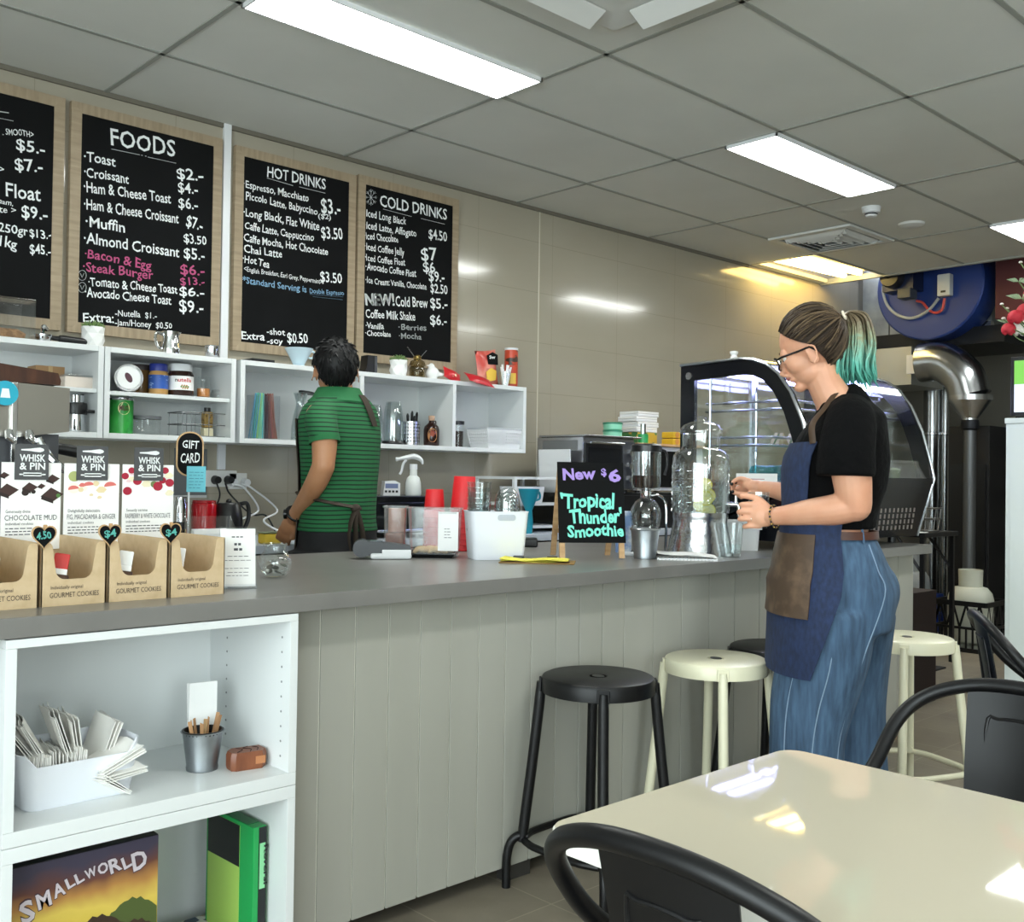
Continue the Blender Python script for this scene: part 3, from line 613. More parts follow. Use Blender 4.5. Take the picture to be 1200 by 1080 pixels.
# round jar of coins
p = onz(322, 676, CT)
t = thing('tip_jar', 'small round clear glass jar with a few coins, near the man', 'jar', (p.x, p.y, CT))
MB().lathe([(0, .003), (.026, .003), (.030, .004), (.041, .018), (.046, .036), (.043, .055), (.034, .068), (.029, .074), (.029, .084), (.033, .088), (.0345, .092), (.032, .094), (.0305, .090), (.027, .084), (.027, .074), (.032, .067), (.041, .054), (.044, .036), (.039, .019), (.028, .006), (0, .006)], 36).build('jar_glass', CLEAR, t)
coin = mat('silver_coin', '#8f8d88', .35, 1)
for k in range(9):
    a = k*2.4; r = .012+.016*(k % 3)/2; z = CT+.010+.0042*k+(.006 if k > 5 else 0)
    o = MB(MX.Rotation(.5*sin(k*1.7), 4, 'X') @ MX.Rotation(.5*cos(k*2.3), 4, 'Y')).cyl((0, 0, -.001), (0, 0, .001), .0105-.001*(k % 2), n=20).build('coin', coin, loc=(p.x+r*cos(a)*.8, p.y+r*sin(a)*.8, z+.003))
    tag(o, 'silver coin lying in the small round glass jar', 'coin', 'coins in the round jar')
# ================================================================== middle of the counter
p = onz(457, 655, CT)
t = thing('card_terminal', 'grey and white card payment terminal on the counter', 'card terminal', (p.x, p.y+.03, CT), RF+radians(8))
dg_ = mat('dark_grey_plastic', '#3c3e42', .4)
MB().prism([(-.082, .012), (-.086, .05), (-.07, .062), (-.04, .060), (.0, .056), (.085, .046), (.088, .024), (.08, .014)], -.036, .036, M=MX.Rotation(pi/2, 4, 'X')).build('body', dg_, t)
MB().b2((-.05, -.042, .0), (.090, .042, .022), 0, .009).build('base', WHITEP, t); MB().b2((-.010, -.0425, .012), (.088, -.038, .033), 0, .003).build('side_panel', WHITEP, t)
MB().cyl((-.078, -.037, .036), (-.078, .037, .036), .030, n=24).build('paper_roll_cover', dg_, t); MB().b2((-.05, -.03, .0585), (-.01, .03, .0615), 0, .002).build('screen', mat('grey_screen', '#6c7378', .2), t)
# two clear tubs on a black tray
p = onz(519, 653, CT)
TR = (p.x, p.y+.06)
tag(MB().lathe([(0, .004), (.0, .0), (.10, 0), (.112, .012), (.116, .013), (.116, .016), (.108, .014), (.098, .004), (0, .004)], 4, M=MX.Rotation(pi/4, 4, 'Z')).build('serving_tray', BLACKP, loc=(p.x, p.y+.055, CT), rz=RF), 'shallow black tray under the clear tub of pastry', 'tray')
tub = glass('tub_plastic', '#eef0f0', .12, milky=.10)
def open_tub(name, label, loc, w, d, h, rz, taper=.9):
    t = thing(name, label, 'tub', loc, rz, 'clear plastic tubs on the counter')
    rings = []
    for z, k, inn in ((0, taper, 0), (h, 1, 0), (h, 1.04, 0), (h-.006, 1.04, 0), (h-.006, 1.0, 0)): rings.append([V((x*k, y*k, z)) for x, y in rrect(w, d, .014, 4)])
    MB().loft(rings[:2], 0, caps=False).prism([(x*taper, y*taper) for x, y in rrect(w, d, .014, 4)], 0, .002).build('wall', tub, t)
    g = MB(); g.tube([V((x, y, h)) for x, y in rrect(w+.004, d+.004, .016, 4)], .003, 6, closed=True); g.build('rim', tub, t); return t
q = onz(536-12, 650, CT)
t1 = open_tub('clear_tub', 'clear plastic tub with folded pastry and a white label, on the black tray', (TR[0]+.005, TR[1]-.01, CT+.005), .185, .135, .165, RF)
MB().b2((.014, -.0668, .02), (.084, -.0658, .155)).build('label_sheet', PAPER, t1); g = MB()
for k in range(4): lines_of_print(g, .036, .062, (.095-.010*k,), -.0670, .002, 0)
g.build('label_print', INK, t1, smooth=0)
pastry = mat('pastry', '#d3b285', .7, noise=(30, '#b98f5c', .4, .7), bump=(40, .4))
for k, (x, y, a) in enumerate(((-.045, -.02, .3), (-.012, .012, -.5), (.02, -.018, .2), (.05, .008, .6))):
    o = MB(MX.Rotation(a, 4, 'Z')); o.tube(cr([(-.034, 0, .010), (-.015, .004, .022), (.012, -.003, .021), (.034, 0, .011)], 5), [.006+.010*sin(pi*i/15) for i in range(16)], 12, flat=.75)
    M_ = MX.Translation((TR[0]+.005, TR[1], 0)) @ MX.Rotation(RF, 4, 'Z'); w_ = M_ @ V((x*.8, y*.8, 0))
    tag(o.build('pastry', pastry, loc=(w_.x, w_.y, CT+.003), rz=RF), ['leftmost', 'second from left', 'third from left', 'rightmost'][k]+' golden pastry in the clear tub', 'pastry', 'pastries in the clear tub')
# brown-filled tub to its left
w_ = MX.Translation((TR[0], TR[1], 0)) @ MX.Rotation(RF, 4, 'Z') @ V((-.134, .03, 0))
t2 = open_tub('clear_tub', 'narrow clear tub of brown powder left of the pastry tub', (w_.x, w_.y, CT+.001), .075, .11, .172, RF)
MB().loft([[V((x, y, z)) for x, y in rrect(.066*k, .098*k, .012, 4)] for z, k in ((.004, .92), (.07, .95), (.078, .9), (.074, .4))]).build('powder', mat('brown_powder', '#8a5a4a', .9, noise=(30, '#6f4436', .4, .7)), t2)
MB().b2((-.031, .03, .078), (.031, .046, .165), 0, .004).build('scoop_bag', mat('brown_bag', '#94624f', .6, noise=(25, '#a87a66', .4, .6)), t2)
# upturned red paper cups
redc = mat('red_paper_cup', '#d8262c', .45)
for s, (bx, by, n, lean, nm, cs) in enumerate(((509, 600, 8, 0, 'left', 1), (542, 600, 8, .03, 'right', 1.22))):
    c = dep(bx, by, 3.88); c.z = CT
    for k in range(n):
        M = MX.Rotation(lean, 4, 'Y'); o = MB(M); o.lathe([(.0415*cs, 0), (.043*cs, .002), (.0425*cs, .005), (.041*cs, .005), (.0335*cs, .106*cs), (.0325*cs, .108*cs), (.031*cs, .104*cs), (0, .104*cs)], 32)
        z = .019*k*cs*.93+ (0 if s == 0 else 0)
        ordn = ['bottom', 'second from the bottom', 'third from the bottom', 'fourth from the bottom', 'fifth from the bottom', 'sixth from the bottom', 'seventh from the bottom', 'eighth from the bottom'][k] if k < n-1 else 'topmost'
        tag(o.build('paper_cup', redc, loc=(c.x+z*sin(lean), c.y, CT+.001+z)), f'upturned red paper cup, {ordn} of the {nm} red stack', 'paper cup', f'red paper cups in the {nm} stack')
# white bin with clear cups and dome lids
p = onz(594, 655.5, CT)
t = thing('storage_bin', 'white plastic storage bin of clear cups on the counter', 'storage bin', (p.x, p.y+.06, CT), radians(-30))
rb = lambda k, z: [V((x*k, y*k, z)) for x, y in rrect(.205, .15, .022, 5)]
wbin = mat('white_bin_plastic', '#e6e9f0', .45)
MB().loft([rb(.86, 0), rb(.88, .006), rb(1, .165), rb(1.02, .166), rb(1.02, .163), rb(.985, .163), rb(.86, .008)], caps=True).build('bin_body', wbin, t)
MB().prism(rrect(.062, .020, .008, 5), 0, .0012, M=MX.Translation((.022, -.0765, .145)) @ MX.Rotation(pi/2, 4, 'X')).build('handle_hole', mat('handle_shadow', '#b9bfc9', .5), t)
bw = MX.Translation((p.x, p.y+.06, CT)) @ MX.Rotation(radians(-30), 4, 'Z')
for k in range(10):
    o = MB().lathe([(.030, 0), (.042, .088), (.044, .089), (.044, .091), (.0415, .09)], 28); w_ = bw @ V((-.056, .018, .012+.018*k))
    tag(o.build('clear_cup', JUGG, loc=w_), ('topmost' if k == 9 else f'{["lowest","second lowest","third lowest","fourth lowest","fifth lowest","sixth lowest","seventh lowest","eighth lowest","ninth lowest"][k]}')+' clear plastic cup in the stack in the white bin', 'plastic cup', 'clear cups in the white bin')
for k in range(6):
    o = MB().lathe([(.047, 0), (.050, .001), (.049, .005), (.0455, .006), (.0445, .028), (.040, .050), (.028, .068), (.012, .076), (0, .077)], 32); w_ = bw @ V((.043, .01, .098+.0145*k))
    tag(o.build('dome_lid', JUGG, loc=w_), ('topmost' if k == 5 else f'{["lowest","second lowest","third lowest","fourth lowest","fifth lowest"][k]}')+' clear dome lid of the stack in the white bin', 'cup lid', 'dome lids in the white bin')
# clipboard with yellow sheets
p = onz(630, 659, CT)
t = thing('clipboard', 'brown clipboard holding yellow sheets in front of the white bin', 'clipboard', (p.x, p.y, CT), RF+radians(-6))
MB().b2((-.125, -.06, 0), (.125, .07, .004), 0, .002).build('board', mat('hardboard', '#8b6a36', .6), t)
for k in range(3): MB().sheet([[(-.122+.225*i/8, -.052+.11*j, .0065+.0022*k+.005*(i/8-.5)**2+.003*sin(i+k)) for i in range(9)] for j in (0, .5, 1)], .0006, M=MX.Rotation(radians(2-3*k), 4, 'Z')).build('yellow_sheet', mat('yellow_paper', '#e6dc4e', .8), t)
for x in (-.07, .045): MB().b2((x-.018, .050, .006), (x+.018, .074, .017), 0, .003).build('clip', BLACKP, t)
# ================================================================== chalk A-frame
A, Bp = onz(661, 655, CT), onz(727, 656, CT); ux = (Bp-A).normalized(); W_ = (Bp-A).length
mid = (A+Bp)/2
t = thing('chalkboard_sign', 'tabletop chalkboard A-frame advertising the NEW $6 smoothie', 'chalkboard sign', (mid.x, mid.y, CT), radians(-35))
SL = MX.Rotation(radians(-11), 4, 'X'); hw = W_/2+.008
for s in (-1, 1): MB(SL).b2((s*hw-.010, -.005, .004), (s*hw+.010, .005, .335), 0, .001).build('front_leg', woodl, t)
BL = MX.Translation((0, .20, 0)) @ MX.Rotation(radians(20), 4, 'X')
for s in (-1, 1): MB(BL).b2((s*(hw-.004)-.010, -.005, .0), (s*(hw-.004)+.010, .005, .352), 0, .001).build('rear_leg', woodl, t)
MB(BL).b2((-hw, -.005, .09), (hw, .005, .105)).build('rear_rail', woodl, t)
MB(SL).b2((-hw-.012, -.010, .058), (hw+.014, -.005, .345)).build('chalkboard', BOARD, t)
g = MB(SL); n_ = (0, -1, 0); yy = -.0103
fr_ = lambda u, v: (-hw-.012+u*(2*hw+.026), yy, .345-v*.287)
for txt, u0, v0, u1, v1, h, c in (('New', .08, .225, .58, .205, .042, 1), ('$', .66, .165, .74, .165, .026, 1), ('6', .76, .235, .96, .235, .046, 1), ("'Tropical", .04, .565, .84, .57, .05, 0), ("Thunder'", .17, .77, .95, .745, .048, 0), ('Smoothie', .13, .93, .98, .91, .042, 0)):
    g.text(txt, fr_(u0, v0), fr_(u1, v1), h, n_, c, bold=.034, jit=.7)
g.build('chalk_writing', [mat('mint_chalk', '#7fe3cf', .9), PURP], t, smooth=0)
# ================================================================== bucket, siphon brewer, drink dispenser
def bucket_mesh(g, r0, r1, h, M=None):
    g.lathe([(0, .006), (r0*.94, .006), (r0, 0), (r0*1.03, .006), (r0*1.0, .012), (r1*.97, h*.96), (r1*1.04, h*.97), (r1*1.06, h*.985), (r1*1.03, h), (r1*.96, h*.985), (r0*.96, .016), (0, .014)], 36, M=M)
p = onz(766, 655, CT)
t = thing('metal_bucket', 'small galvanised bucket on the counter beside the chalkboard sign', 'bucket', (p.x, p.y+.04, CT))
g = MB(); bucket_mesh(g, .040, .053, .105); g.build('bucket_wall', GALV, t); MB().lathe([(.0545, .1035), (.0565, .106), (.0545, .1085)], 36).build('rolled_rim', STEEL, t)
MB().b2((-.01, .05, .10), (.012, .056, .116), 0, .002).build('lug', STEEL, t)
p = dep(757, 580, 3.84)
t = thing('siphon_brewer', 'glass siphon coffee brewer with ground coffee in its upper chamber', 'coffee brewer', (p.x, p.y, CT), RF)
coffee = mat('ground_coffee', '#30211a', .9, noise=(120, '#1c120d', .4, .6))
zc = lambda py: EYE+(ray(757, py)*3.84).z-CT
MB().lathe([(.018, zc(576)), (.05, zc(573)), (.055, zc(567)), (.056, zc(522)), (.054, zc(522)), (.053, zc(566)), (.047, zc(571)), (.016, zc(574))], 36).build('upper_chamber', CLEAR, t)
MB().lathe([(0, zc(573)), (.045, zc(571)), (.052, zc(565)), (.05, zc(557)), (.03, zc(558.5)), (0, zc(558))], 30).build('coffee_grounds', coffee, t)
MB().lathe([(0, zc(520)), (.05, zc(520)), (.058, zc(522)), (.058, zc(529)), (.0, zc(529))], 36).build('lid', BLACKP, t)
MB().cyl((-.012, 0, zc(570)), (-.012, 0, zc(521)), .011, n=16).build('inner_tube', CHROME, t)
MB().lathe([(0, zc(624)), (.03, zc(623)), (.052, zc(616)), (.060, zc(606)), (.056, zc(596)), (.038, zc(587)), (.018, zc(583)), (.017, zc(578)), (.015, zc(578)), (.016, zc(584)), (.036, zc(588.5)), (.054, zc(597)), (.057, zc(606)), (.05, zc(615)), (.03, zc(621.5)), (0, zc(622.5))], 36).build('lower_bulb', CLEAR, t)
MB().lathe([(.019, zc(584)), (.021, zc(583)), (.021, zc(575)), (.017, zc(573))], 28).build('collar', CHROME, t)
g = MB(); g.b2((-.05, -.05, 0), (.085, .05, .012), 0, .005); g.build('stand_base', BLACKP, t); MB().tube(cr([(.075, 0, .01), (.078, 0, .10), (.075, 0, zc(590)), (.05, 0, zc(580)), (.02, 0, zc(580))], 6), .005, 10).build('stand_arm', CHROME, t)
MB().tube(cr([(.055, 0, zc(526)), (.075, 0, zc(530)), (.078, 0, zc(545)), (.070, 0, zc(556))], 6), .008, 10, flat=.6).build('handle', BLACKP, t)
# dispenser
p = onz(820, 649.3, CT); DP = p.copy(); dD = (DP-EYEV).dot(FW); zc = lambda py: EYE+(ray(820, py)*dD).z-CT; pm = dD/FPX
t = thing('drink_dispenser', 'large embossed glass drink dispenser with lemon water on a metal stand', 'drink dispenser', (DP.x, DP.y, CT), RF)
rj = 33*pm
frm = glass('dispenser_glass', '#fbfdfd', .07, base=.14)
prof = [(0, zc(604)), (rj*.9, zc(603)), (rj*.98, zc(598)), (rj, zc(585)), (rj*1.0, zc(545)), (rj*.97, zc(534)), (rj*.86, zc(529)), (rj*.70, zc(526)), (rj*.66, zc(522)), (rj*.66, zc(508)), (rj*.70, zc(507))]
MB().lathe(prof, 48).build('jar_glass', frm, t)
g = MB()                                     # raised hexagon ornament and medallion cast into the glass
for row in range(6):
    for k in range(12):
        a = 2*pi*(k+.5*(row % 2))/12; z = zc(596-row*9.5); pts = []
        if sin(a) < -.2 and abs(cos(a)-.72) < .42 and 1 <= row <= 5: continue
        for q in range(7):
            b = a+.20*cos(q*pi/3); pts.append((rj*1.004*cos(b), rj*1.004*sin(b), z+.013*sin(q*pi/3)))
        g.tube(pts, .0022, 5, caps=False)
for rr in (.036, .030, .012):
    a0 = -pi/2+.80; g.tube([(rj*1.006*cos(a0+rr/rj*cos(q*pi/12)), rj*1.006*sin(a0+rr/rj*cos(q*pi/12)), zc(556)+rr*1.15*sin(q*pi/12)) for q in range(25)], .0022, 5, caps=False)
g.build('embossing', frm, t)
MB().lathe([(0, zc(602.5)), (rj*.93, zc(601)), (rj*.95, zc(568)), (0, zc(568))], 40).build('lemon_water', glass('water', '#f6fbfb', .03, milky=.05), t)
MB().lathe([(rj*.74, zc(508)), (rj*.76, zc(506)), (rj*.74, zc(503)), (rj*.62, zc(498)), (rj*.36, zc(494)), (rj*.17, zc(493)), (rj*.15, zc(491)), (rj*.2, zc(489)), (rj*.1, zc(487.5)), (0, zc(487))], 40).build('lid', frm, t)
MB().lathe([(rj*.94, zc(610)), (rj*.98, zc(605)), (rj*.97, zc(600)), (rj*.94, zc(600))], 40).build('metal_collar', STEEL, t)
MB().lathe([(rj*1.18, .0), (rj*1.16, .006), (rj*.95, zc(611)), (rj*.97, zc(606)), (rj*.90, zc(606)), (rj*.90, zc(612))], 40).build('metal_stand', mat('pressed_steel', '#d6d9dc', .22, 1, bump=(26, .5, .006)), t)
g = MB(); g.cyl((rj*.9, -.015, zc(590)), (rj*1.22, -.03, zc(590)), .009, n=14); g.tube(cr([(rj*1.2, -.03, zc(590)), (rj*1.3, -.033, zc(592)), (rj*1.32, -.034, zc(604))], 5), .008, 12); g.build('tap', CHROME, t)
MB().tube([(rj*1.2, -.03, zc(588)), (rj*1.2, -.03, zc(580)), (rj*1.24, -.032, zc(575))], [.006, .005, .007], 10).build('tap_handle', CHROME, t)
lem = mat('lemon_rind', '#d9cf3a', .5); lemf = mat('lemon_flesh', '#eee79a', .5)
for k, (x, y, z, a, b) in enumerate(((-.008, -.055, .19, 1.3, .2), (.012, -.06, .215, 1.5, -.5), (.002, -.05, .243, 1.2, .4), (.022, -.058, .170, 1.6, .1), (.008, -.062, .265, 1.4, -.3), (.026, -.045, .228, 1.1, .7))):
    M = MX.Rotation(RF, 4, 'Z') @ MX.Translation((x, y+.012, z+zc(602)-.155)) @ MX.Rotation(b, 4, 'Y') @ MX.Rotation(a, 4, 'X')
    lt = thing('lemon_slice', ['lowest but one', 'middle right-hand', 'central', 'lowest', 'topmost', 'upper right-hand'][k]+' lemon slice floating in the glass dispenser', 'lemon slice', (DP.x, DP.y, CT), 0, 'lemon slices in the dispenser')
    MB(M).cyl((0, 0, -.003), (0, 0, .003), .027, n=28).build('rind', lem, lt); MB(M).cyl((0, 0, -.0034), (0, 0, .0034), .0235, n=28).build('flesh', lemf, lt)
# notepad, drinking glass, white tub, small packet and marker
p = onz(812, 656, CT)
t = thing('notepad', 'spiral notepad with curled white pages in front of the dispenser', 'notepad', (p.x-.01, p.y+.02, CT), RF+radians(-7))
MB().b2((-.105, -.045, 0), (.105, .06, .007), 0, .001).build('page_block', PAPER, t)
MB().sheet([[(-.105+.21*i/12, -.045+.105*j/4, .010+.014*max(0, 1-i/5)**2+.010*sin(pi*i/12)+.004*j/4) for i in range(13)] for j in range(5)], .0008, M=MX.Rotation(radians(3), 4, 'Z')).build('top_page', PAPER, t)
for k in range(16): MB().tube([(-.1+.0125*k, -.045+.005*cos(q), .006+.006*sin(q)) for q in [2*pi*i/10 for i in range(11)]], .0009, 5).build('spiral_ring', CHROME, t)
p = onz(866, 653, CT)
def tumbler(g, r0, r1, h, n=12): g.lathe([(0, 0), (r0*.95, 0), (r0, .003), (r1, h), (r1*.95, h), (r0*.92, .014), (0, .012)], n*3)
t = thing('drinking_glass', 'clear glass tumbler of water on the counter by the dispenser tap', 'glass', (p.x, p.y+.03, CT))
g = MB(); tumbler(g, .031, .040, .125); g.build('glass_wall', CLEAR, t); MB().lathe([(0, .014), (.0295, .0145), (.0325, .048), (0, .048)], 28).build('water', MATS['water'], t)
p = onz(884, 646, CT)
t = thing('white_tub', 'white plastic tub on the counter behind the hands of the woman', 'tub', (p.x+.03, p.y+.10, CT), RF)
rb = lambda k, z: [V((x*k, y*k, z)) for x, y in rrect(.165, .12, .02, 5)]
MB().loft([rb(.9, 0), rb(1, .12), rb(1.03, .121), rb(1.03, .114), rb(.96, .114), rb(.88, .006)]).build('tub_wall', WHITEP, t); MB().b2((.03, -.0635, .085), (.085, -.0605, .108), 0, .002).build('handle', WHITEP, t)
p = onz(733, 640, CT)
tag(MB().b2((-.03, -.012, 0), (.03, .012, .16), 0, .004).text('', (0, 0, 0), (1, 0, 0), .01, (0, -1, 0)).build('coffee_packet', mat('blue_packet', '#7ea0d6', .4, noise=(12, '#e4ecf7', .45, .55)), loc=(dep(731, 600, 3.9).x, dep(731, 600, 3.9).y, CT), rz=RF), 'blue and white packet behind the right edge of the chalkboard sign', 'packet')
p = onz(742, 652, CT)
tag(MB().cyl((-.03, 0, .008), (.03, 0, .008), .008, n=14).build('marker_pen', WHITEP, loc=(p.x, p.y+.02, CT), rz=RF), 'white marker pen lying between the chalkboard sign and the bucket', 'marker pen')
p = onz(668, 645, CT)
tag(MB().b2((-.07, -.05, 0), (.07, .05, .035), 0, .008).b2((-.05, -.0505, .008), (.05, -.048, .026), 0, .002).build('barcode_scanner', BLACKP, loc=(p.x, p.y+.28, CT), rz=RF), 'low black electronic box behind the chalkboard sign legs', 'electronic box')
# ================================================================== on top of the wall shelves
ST, SF, SM = 1.690, 1.348, 1.5185
AT = lambda px, py, y=4.12: ony(px, py, y)
def up(px, z, y=4.12): p = AT(px, 430, y); return (p.x, y, z)
p = up(8, ST, 4.13)
t = thing('acrylic_box', 'clear acrylic box on the shelf top at the left edge of the picture', 'box', p)
MB().b2((-.11, -.08, 0), (.075, .08, .003)).b2((-.11, -.08, 0), (.075, -.077, .145)).b2((-.11, .077, 0), (.075, .08, .145)).b2((.072, -.08, 0), (.075, .08, .145)).b2((-.11, -.08, 0), (-.107, .08, .145)).build('box_wall', ACRY, t)
MB().b2((-.112, -.082, .145), (.077, .082, .153), 0, .003).build('lid', ACRY, t)
tag(MB().loft([[V((x*k, y*k, z)) for x, y in rrect(.15, .12, .03, 4)] for z, k in ((0, .95), (.02, 1), (.035, .7))]).build('biscuit_heap', mat('biscuit_crumb', '#b98d63', .9, noise=(50, '#8f6a47', .4, .6), bump=(50, .8, .01)), loc=(p[0]-.02, p[1], ST+.0035)), 'brown crumbly biscuits heaped in the clear acrylic box', 'biscuits')
t = thing('portafilter', 'chrome espresso portafilter with black handle lying on the shelf top', 'portafilter', up(50, ST), RF*.1)
MB().lathe([(.0, .0), (.028, .004), (.031, .022), (.034, .024), (.034, .032), (.029, .032), (.026, .012), (0, .01)], 28).build('basket', CHROME, t)
MB().tube(cr([(.0, 0, .02), (-.005, -.01, .055), (.0, -.015, .062), (.012, -.012, .05)], 6), .008, 10).build('spout', CHROME, t)
MB().tube([(.03, 0, .022), (.055, .0, .022), (.06, 0, .022), (.08, 0, .021), (.17, 0, .018)], [.009, .010, .014, .015, .013], 14).build('handle', BLACKP, t)
whc = mat('white_ceramic', '#eeeeec', .25); leafm = mat('succulent_green', '#52703f', .5, noise=(80, '#7a9455', .4, .6))
def planter(label, loc, s=1):
    t = thing('planter', label, 'planter', loc, .3, 'white faceted planters'); rings = []
    for j, (z, r) in enumerate(((0, .036), (.03, .046), (.055, .043), (.082, .046))):
        rings.append([V((r*s*cos(2*pi*(i+.5*(j % 2))/7), r*s*sin(2*pi*(i+.5*(j % 2))/7), z*s)) for i in range(7)])
    g = MB(); n = 7; vs = [v for r in rings for v in r]; fs = [tuple(range(6, -1, -1))]
    for j in range(3):
        for i in range(7):
            a, b = j*7+i, j*7+(i+1) % 7; c, d = (j+1)*7+i, (j+1)*7+(i+1) % 7
            fs += ([(a, b, c), (b, d, c)] if j % 2 == 0 else [(a, d, c), (a, b, d)])
    fs.append(tuple(21+i for i in range(7))); g.add(vs, fs); g.build('pot', whc, t, smooth=0)
    g = MB()
    for k in range(34):
        a = k*2.4; r = .030*sqrt(k/34)*s; ln = (.034-.012*(k/34))*s; tilt = .25+.9*k/34
        d = V((cos(a)*sin(tilt), sin(a)*sin(tilt), cos(tilt))); b = V((r*cos(a), r*sin(a), .078*s)); g.tube([b, b+d*ln*.5, b+d*ln], [.0035*s, .0052*s, .0008], 5)
    g.build('succulent', leafm, t); return t
planter('white faceted planter with small succulent below the FOODS menu', up(108, ST)); planter('white faceted planter with small succulent beside the glass oil lamp', up(467, ST), 1.02)
def pitcher(label, loc, r, h, rz):
    t = thing('milk_pitcher', label, 'milk pitcher', loc, rz, 'steel milk pitchers')
    MB().lathe([(0, 0), (r*1.02, 0), (r*1.05, .005), (r, h*.35), (r*.86, h*.8), (r*.9, h), (r*.84, h), (r*.8, h*.8), (r*.93, .01), (0, .008)], 32).build('body', CHROME, t)
    MB().tube(cr([(-r*.88, 0, h*.86), (-r*1.5, 0, h*.9), (-r*1.62, 0, h*.6), (-r*1.3, 0, h*.3), (-r*.98, 0, h*.28)], 6), .004, 8, flat=1.6).build('handle', CHROME, t)
    MB().add([(r*.8, -.012, h), (r*1.2, 0, h*1.03), (r*.8, .012, h), (r*.84, 0, h*.8)], [(0, 1, 3), (1, 2, 3)]).build('spout', CHROME, t); return t
pitcher('tall steel milk pitcher with handle on the shelf top below the FOODS menu', up(199, ST), .040, .098, 0)
t = thing('steel_shot_cup', 'small plain steel cup on the shelf top beside the white cable trunking', 'cup', up(248, ST)); MB().lathe([(0, 0), (.028, 0), (.030, .004), (.031, .055), (.029, .055), (.027, .006), (0, .005)], 28).build('cup_wall', CHROME, t); MB().lathe([(.0305, .053), (.0325, .0555), (.0305, .058)], 28).build('rolled_rim', CHROME, t)
t = thing('tablet_device', 'flat black device lying on the shelf top below the HOT DRINKS menu', 'tablet', up(302, ST), .1); MB().prism([(-.06, -.045), (.055, -.05), (.065, .04), (-.05, .05)], 0, .016).build('body', BLACKP, t); MB().tube(cr([(-.055, -.03, .006), (-.08, -.05, .005), (-.10, -.04, .004)], 5), .003, 8).build('cord', BLACKP, t)
blc = mat('pale_blue_ceramic', '#c7dde8', .25)
t = thing('coffee_dripper', 'pale blue ceramic pour-over dripper on the shelf top left of the man', 'coffee dripper', up(350, ST))
MB().lathe([(0, 0), (.034, 0), (.036, .005), (.030, .008), (.026, .012), (.045, .05), (.066, .087), (.063, .088), (.042, .05), (.02, .012), (0, .012)], 40).build('cone', blc, t)
MB().tube(cr([(.056, 0, .076), (.078, 0, .08), (.083, 0, .062), (.066, 0, .048), (.046, 0, .052)], 6), .005, 10).build('handle', blc, t)
p = up(432, ST, 4.16)
t = thing('black_stand', 'black flared stand on the shelf top just right of the head of the man', 'stand', p)
MB().prism([(-.045, 0), (.030, 0), (.030, .095), (-.025, .095), (-.030, .04)], -.03, .03, M=MX.Rotation(pi/2, 4, 'X')).build('body', BLACKP, t); MB().b2((.012, -.034, .005), (.028, -.03, .09)).build('front_strip', dg_, t)
# glass oil lamp with two sticks
t = thing('oil_bottle', 'clear glass bottle with brass cap and two thin sticks on the shelf top', 'bottle', up(489, ST))
brass = mat('brass', '#b39a5c', .25, 1)
MB().lathe([(0, 0), (.037, 0), (.041, .006), (.041, .052), (.036, .06), (.044, .066), (.036, .088), (.018, .098), (.016, .104)], 30).build('bottle_glass', glass('smoky_glass', '#c9c2a8', .05), t)
MB().lathe([(0, .001), (.030, .002), (.03, .04), (0, .04)], 24).build('oil', glass('oil_tint', '#c7b98a', .05, milky=.1), t)
MB().lathe([(.018, .098), (.020, .104), (.021, .112), (.014, .120), (0, .122)], 24).build('cap', brass, t)
for s in (-1, 1): MB().cyl((s*.008, 0, .10), (s*.062, .005, .158 if s < 0 else .150), .002, n=8).build('stick', CHROME, t)
p = up(507, ST, 4.10)
t = thing('bird_ornament', 'white ceramic bird ornament on the shelf top', 'ornament', p, RF)
blob('body', MB().ball((0, 0, .034), (.034, .030, .034)).ball((-.006, 0, .062), (.018, .017, .024)).tube([(.02, 0, .03), (.05, 0, .026), (.058, 0, .03)], [.016, .009, .004], 10).cyl((0, 0, 0), (0, 0, .02), .024, n=20), whc, t, .003, 4)
MB().cyl((-.02, 0, .074), (-.032, 0, .072), .005, .001, n=10).build('beak', whc, t)
redk = mat('red_packet', '#c3262c', .3, noise=(22, '#e6d6b0', .60, .66), bump=(30, .5, .006)); yelp = mat('yellow_print', '#e8c04a', .4)
def pillow(name, w, h, th, m, loc, R, label, cat, grp=None):
    t = thing(name, label, cat, loc, 0, grp); rows = []
    g = MB(R)
    for s in (1, -1):
        g.loft([[V((w*(i/8-.5)*(1-.08*sin(pi*j/8)), h*(j/8-.5)*(1-.05*sin(pi*i/8)), s*th*(sin(pi*i/8)*sin(pi*j/8))**.6)) for i in range(9)] for j in range(9)], closed=False)
    g.build('bag', m, t, smooth=60, recalc=False); return t
def fpos(px, py, y): q = AT(px, py, y); return (q.x, y, q.z)
t = pillow('snack_packet', .125, .070, .022, redk, fpos(530, 440, 4.06), MX.Rotation(radians(18), 4, 'Y') @ MX.Rotation(radians(62), 4, 'X'), 'shiny red snack packet lying beside the white bird ornament', 'snack packet')
t = pillow('red_pouch', .185, .075, .018, mat('red_foil', '#c01f2a', .3, bump=(25, .5, .006)), (AT(562, 446, 4.02).x, 4.02, ST+.012), MX.Rotation(radians(9), 4, 'Y') @ MX.Rotation(radians(40), 4, 'X'), 'long plain red pouch hanging over the shelf edge in front of the chips bag', 'pouch')
chip = mat('chips_bag', '#c9473c', .3, noise=((9, 9, 6), '#dd8a78', .45, .6), bump=(18, .4, .008))
q = AT(570, 447, 4.20)
t = pillow('chips_bag', .155, .20, .028, chip, (q.x, 4.20, ST+.105), MX.Rotation(radians(-8), 4, 'Y') @ MX.Rotation(radians(90), 4, 'X'), 'upright red and black chips bag on the shelf top near its right end', 'chips bag')
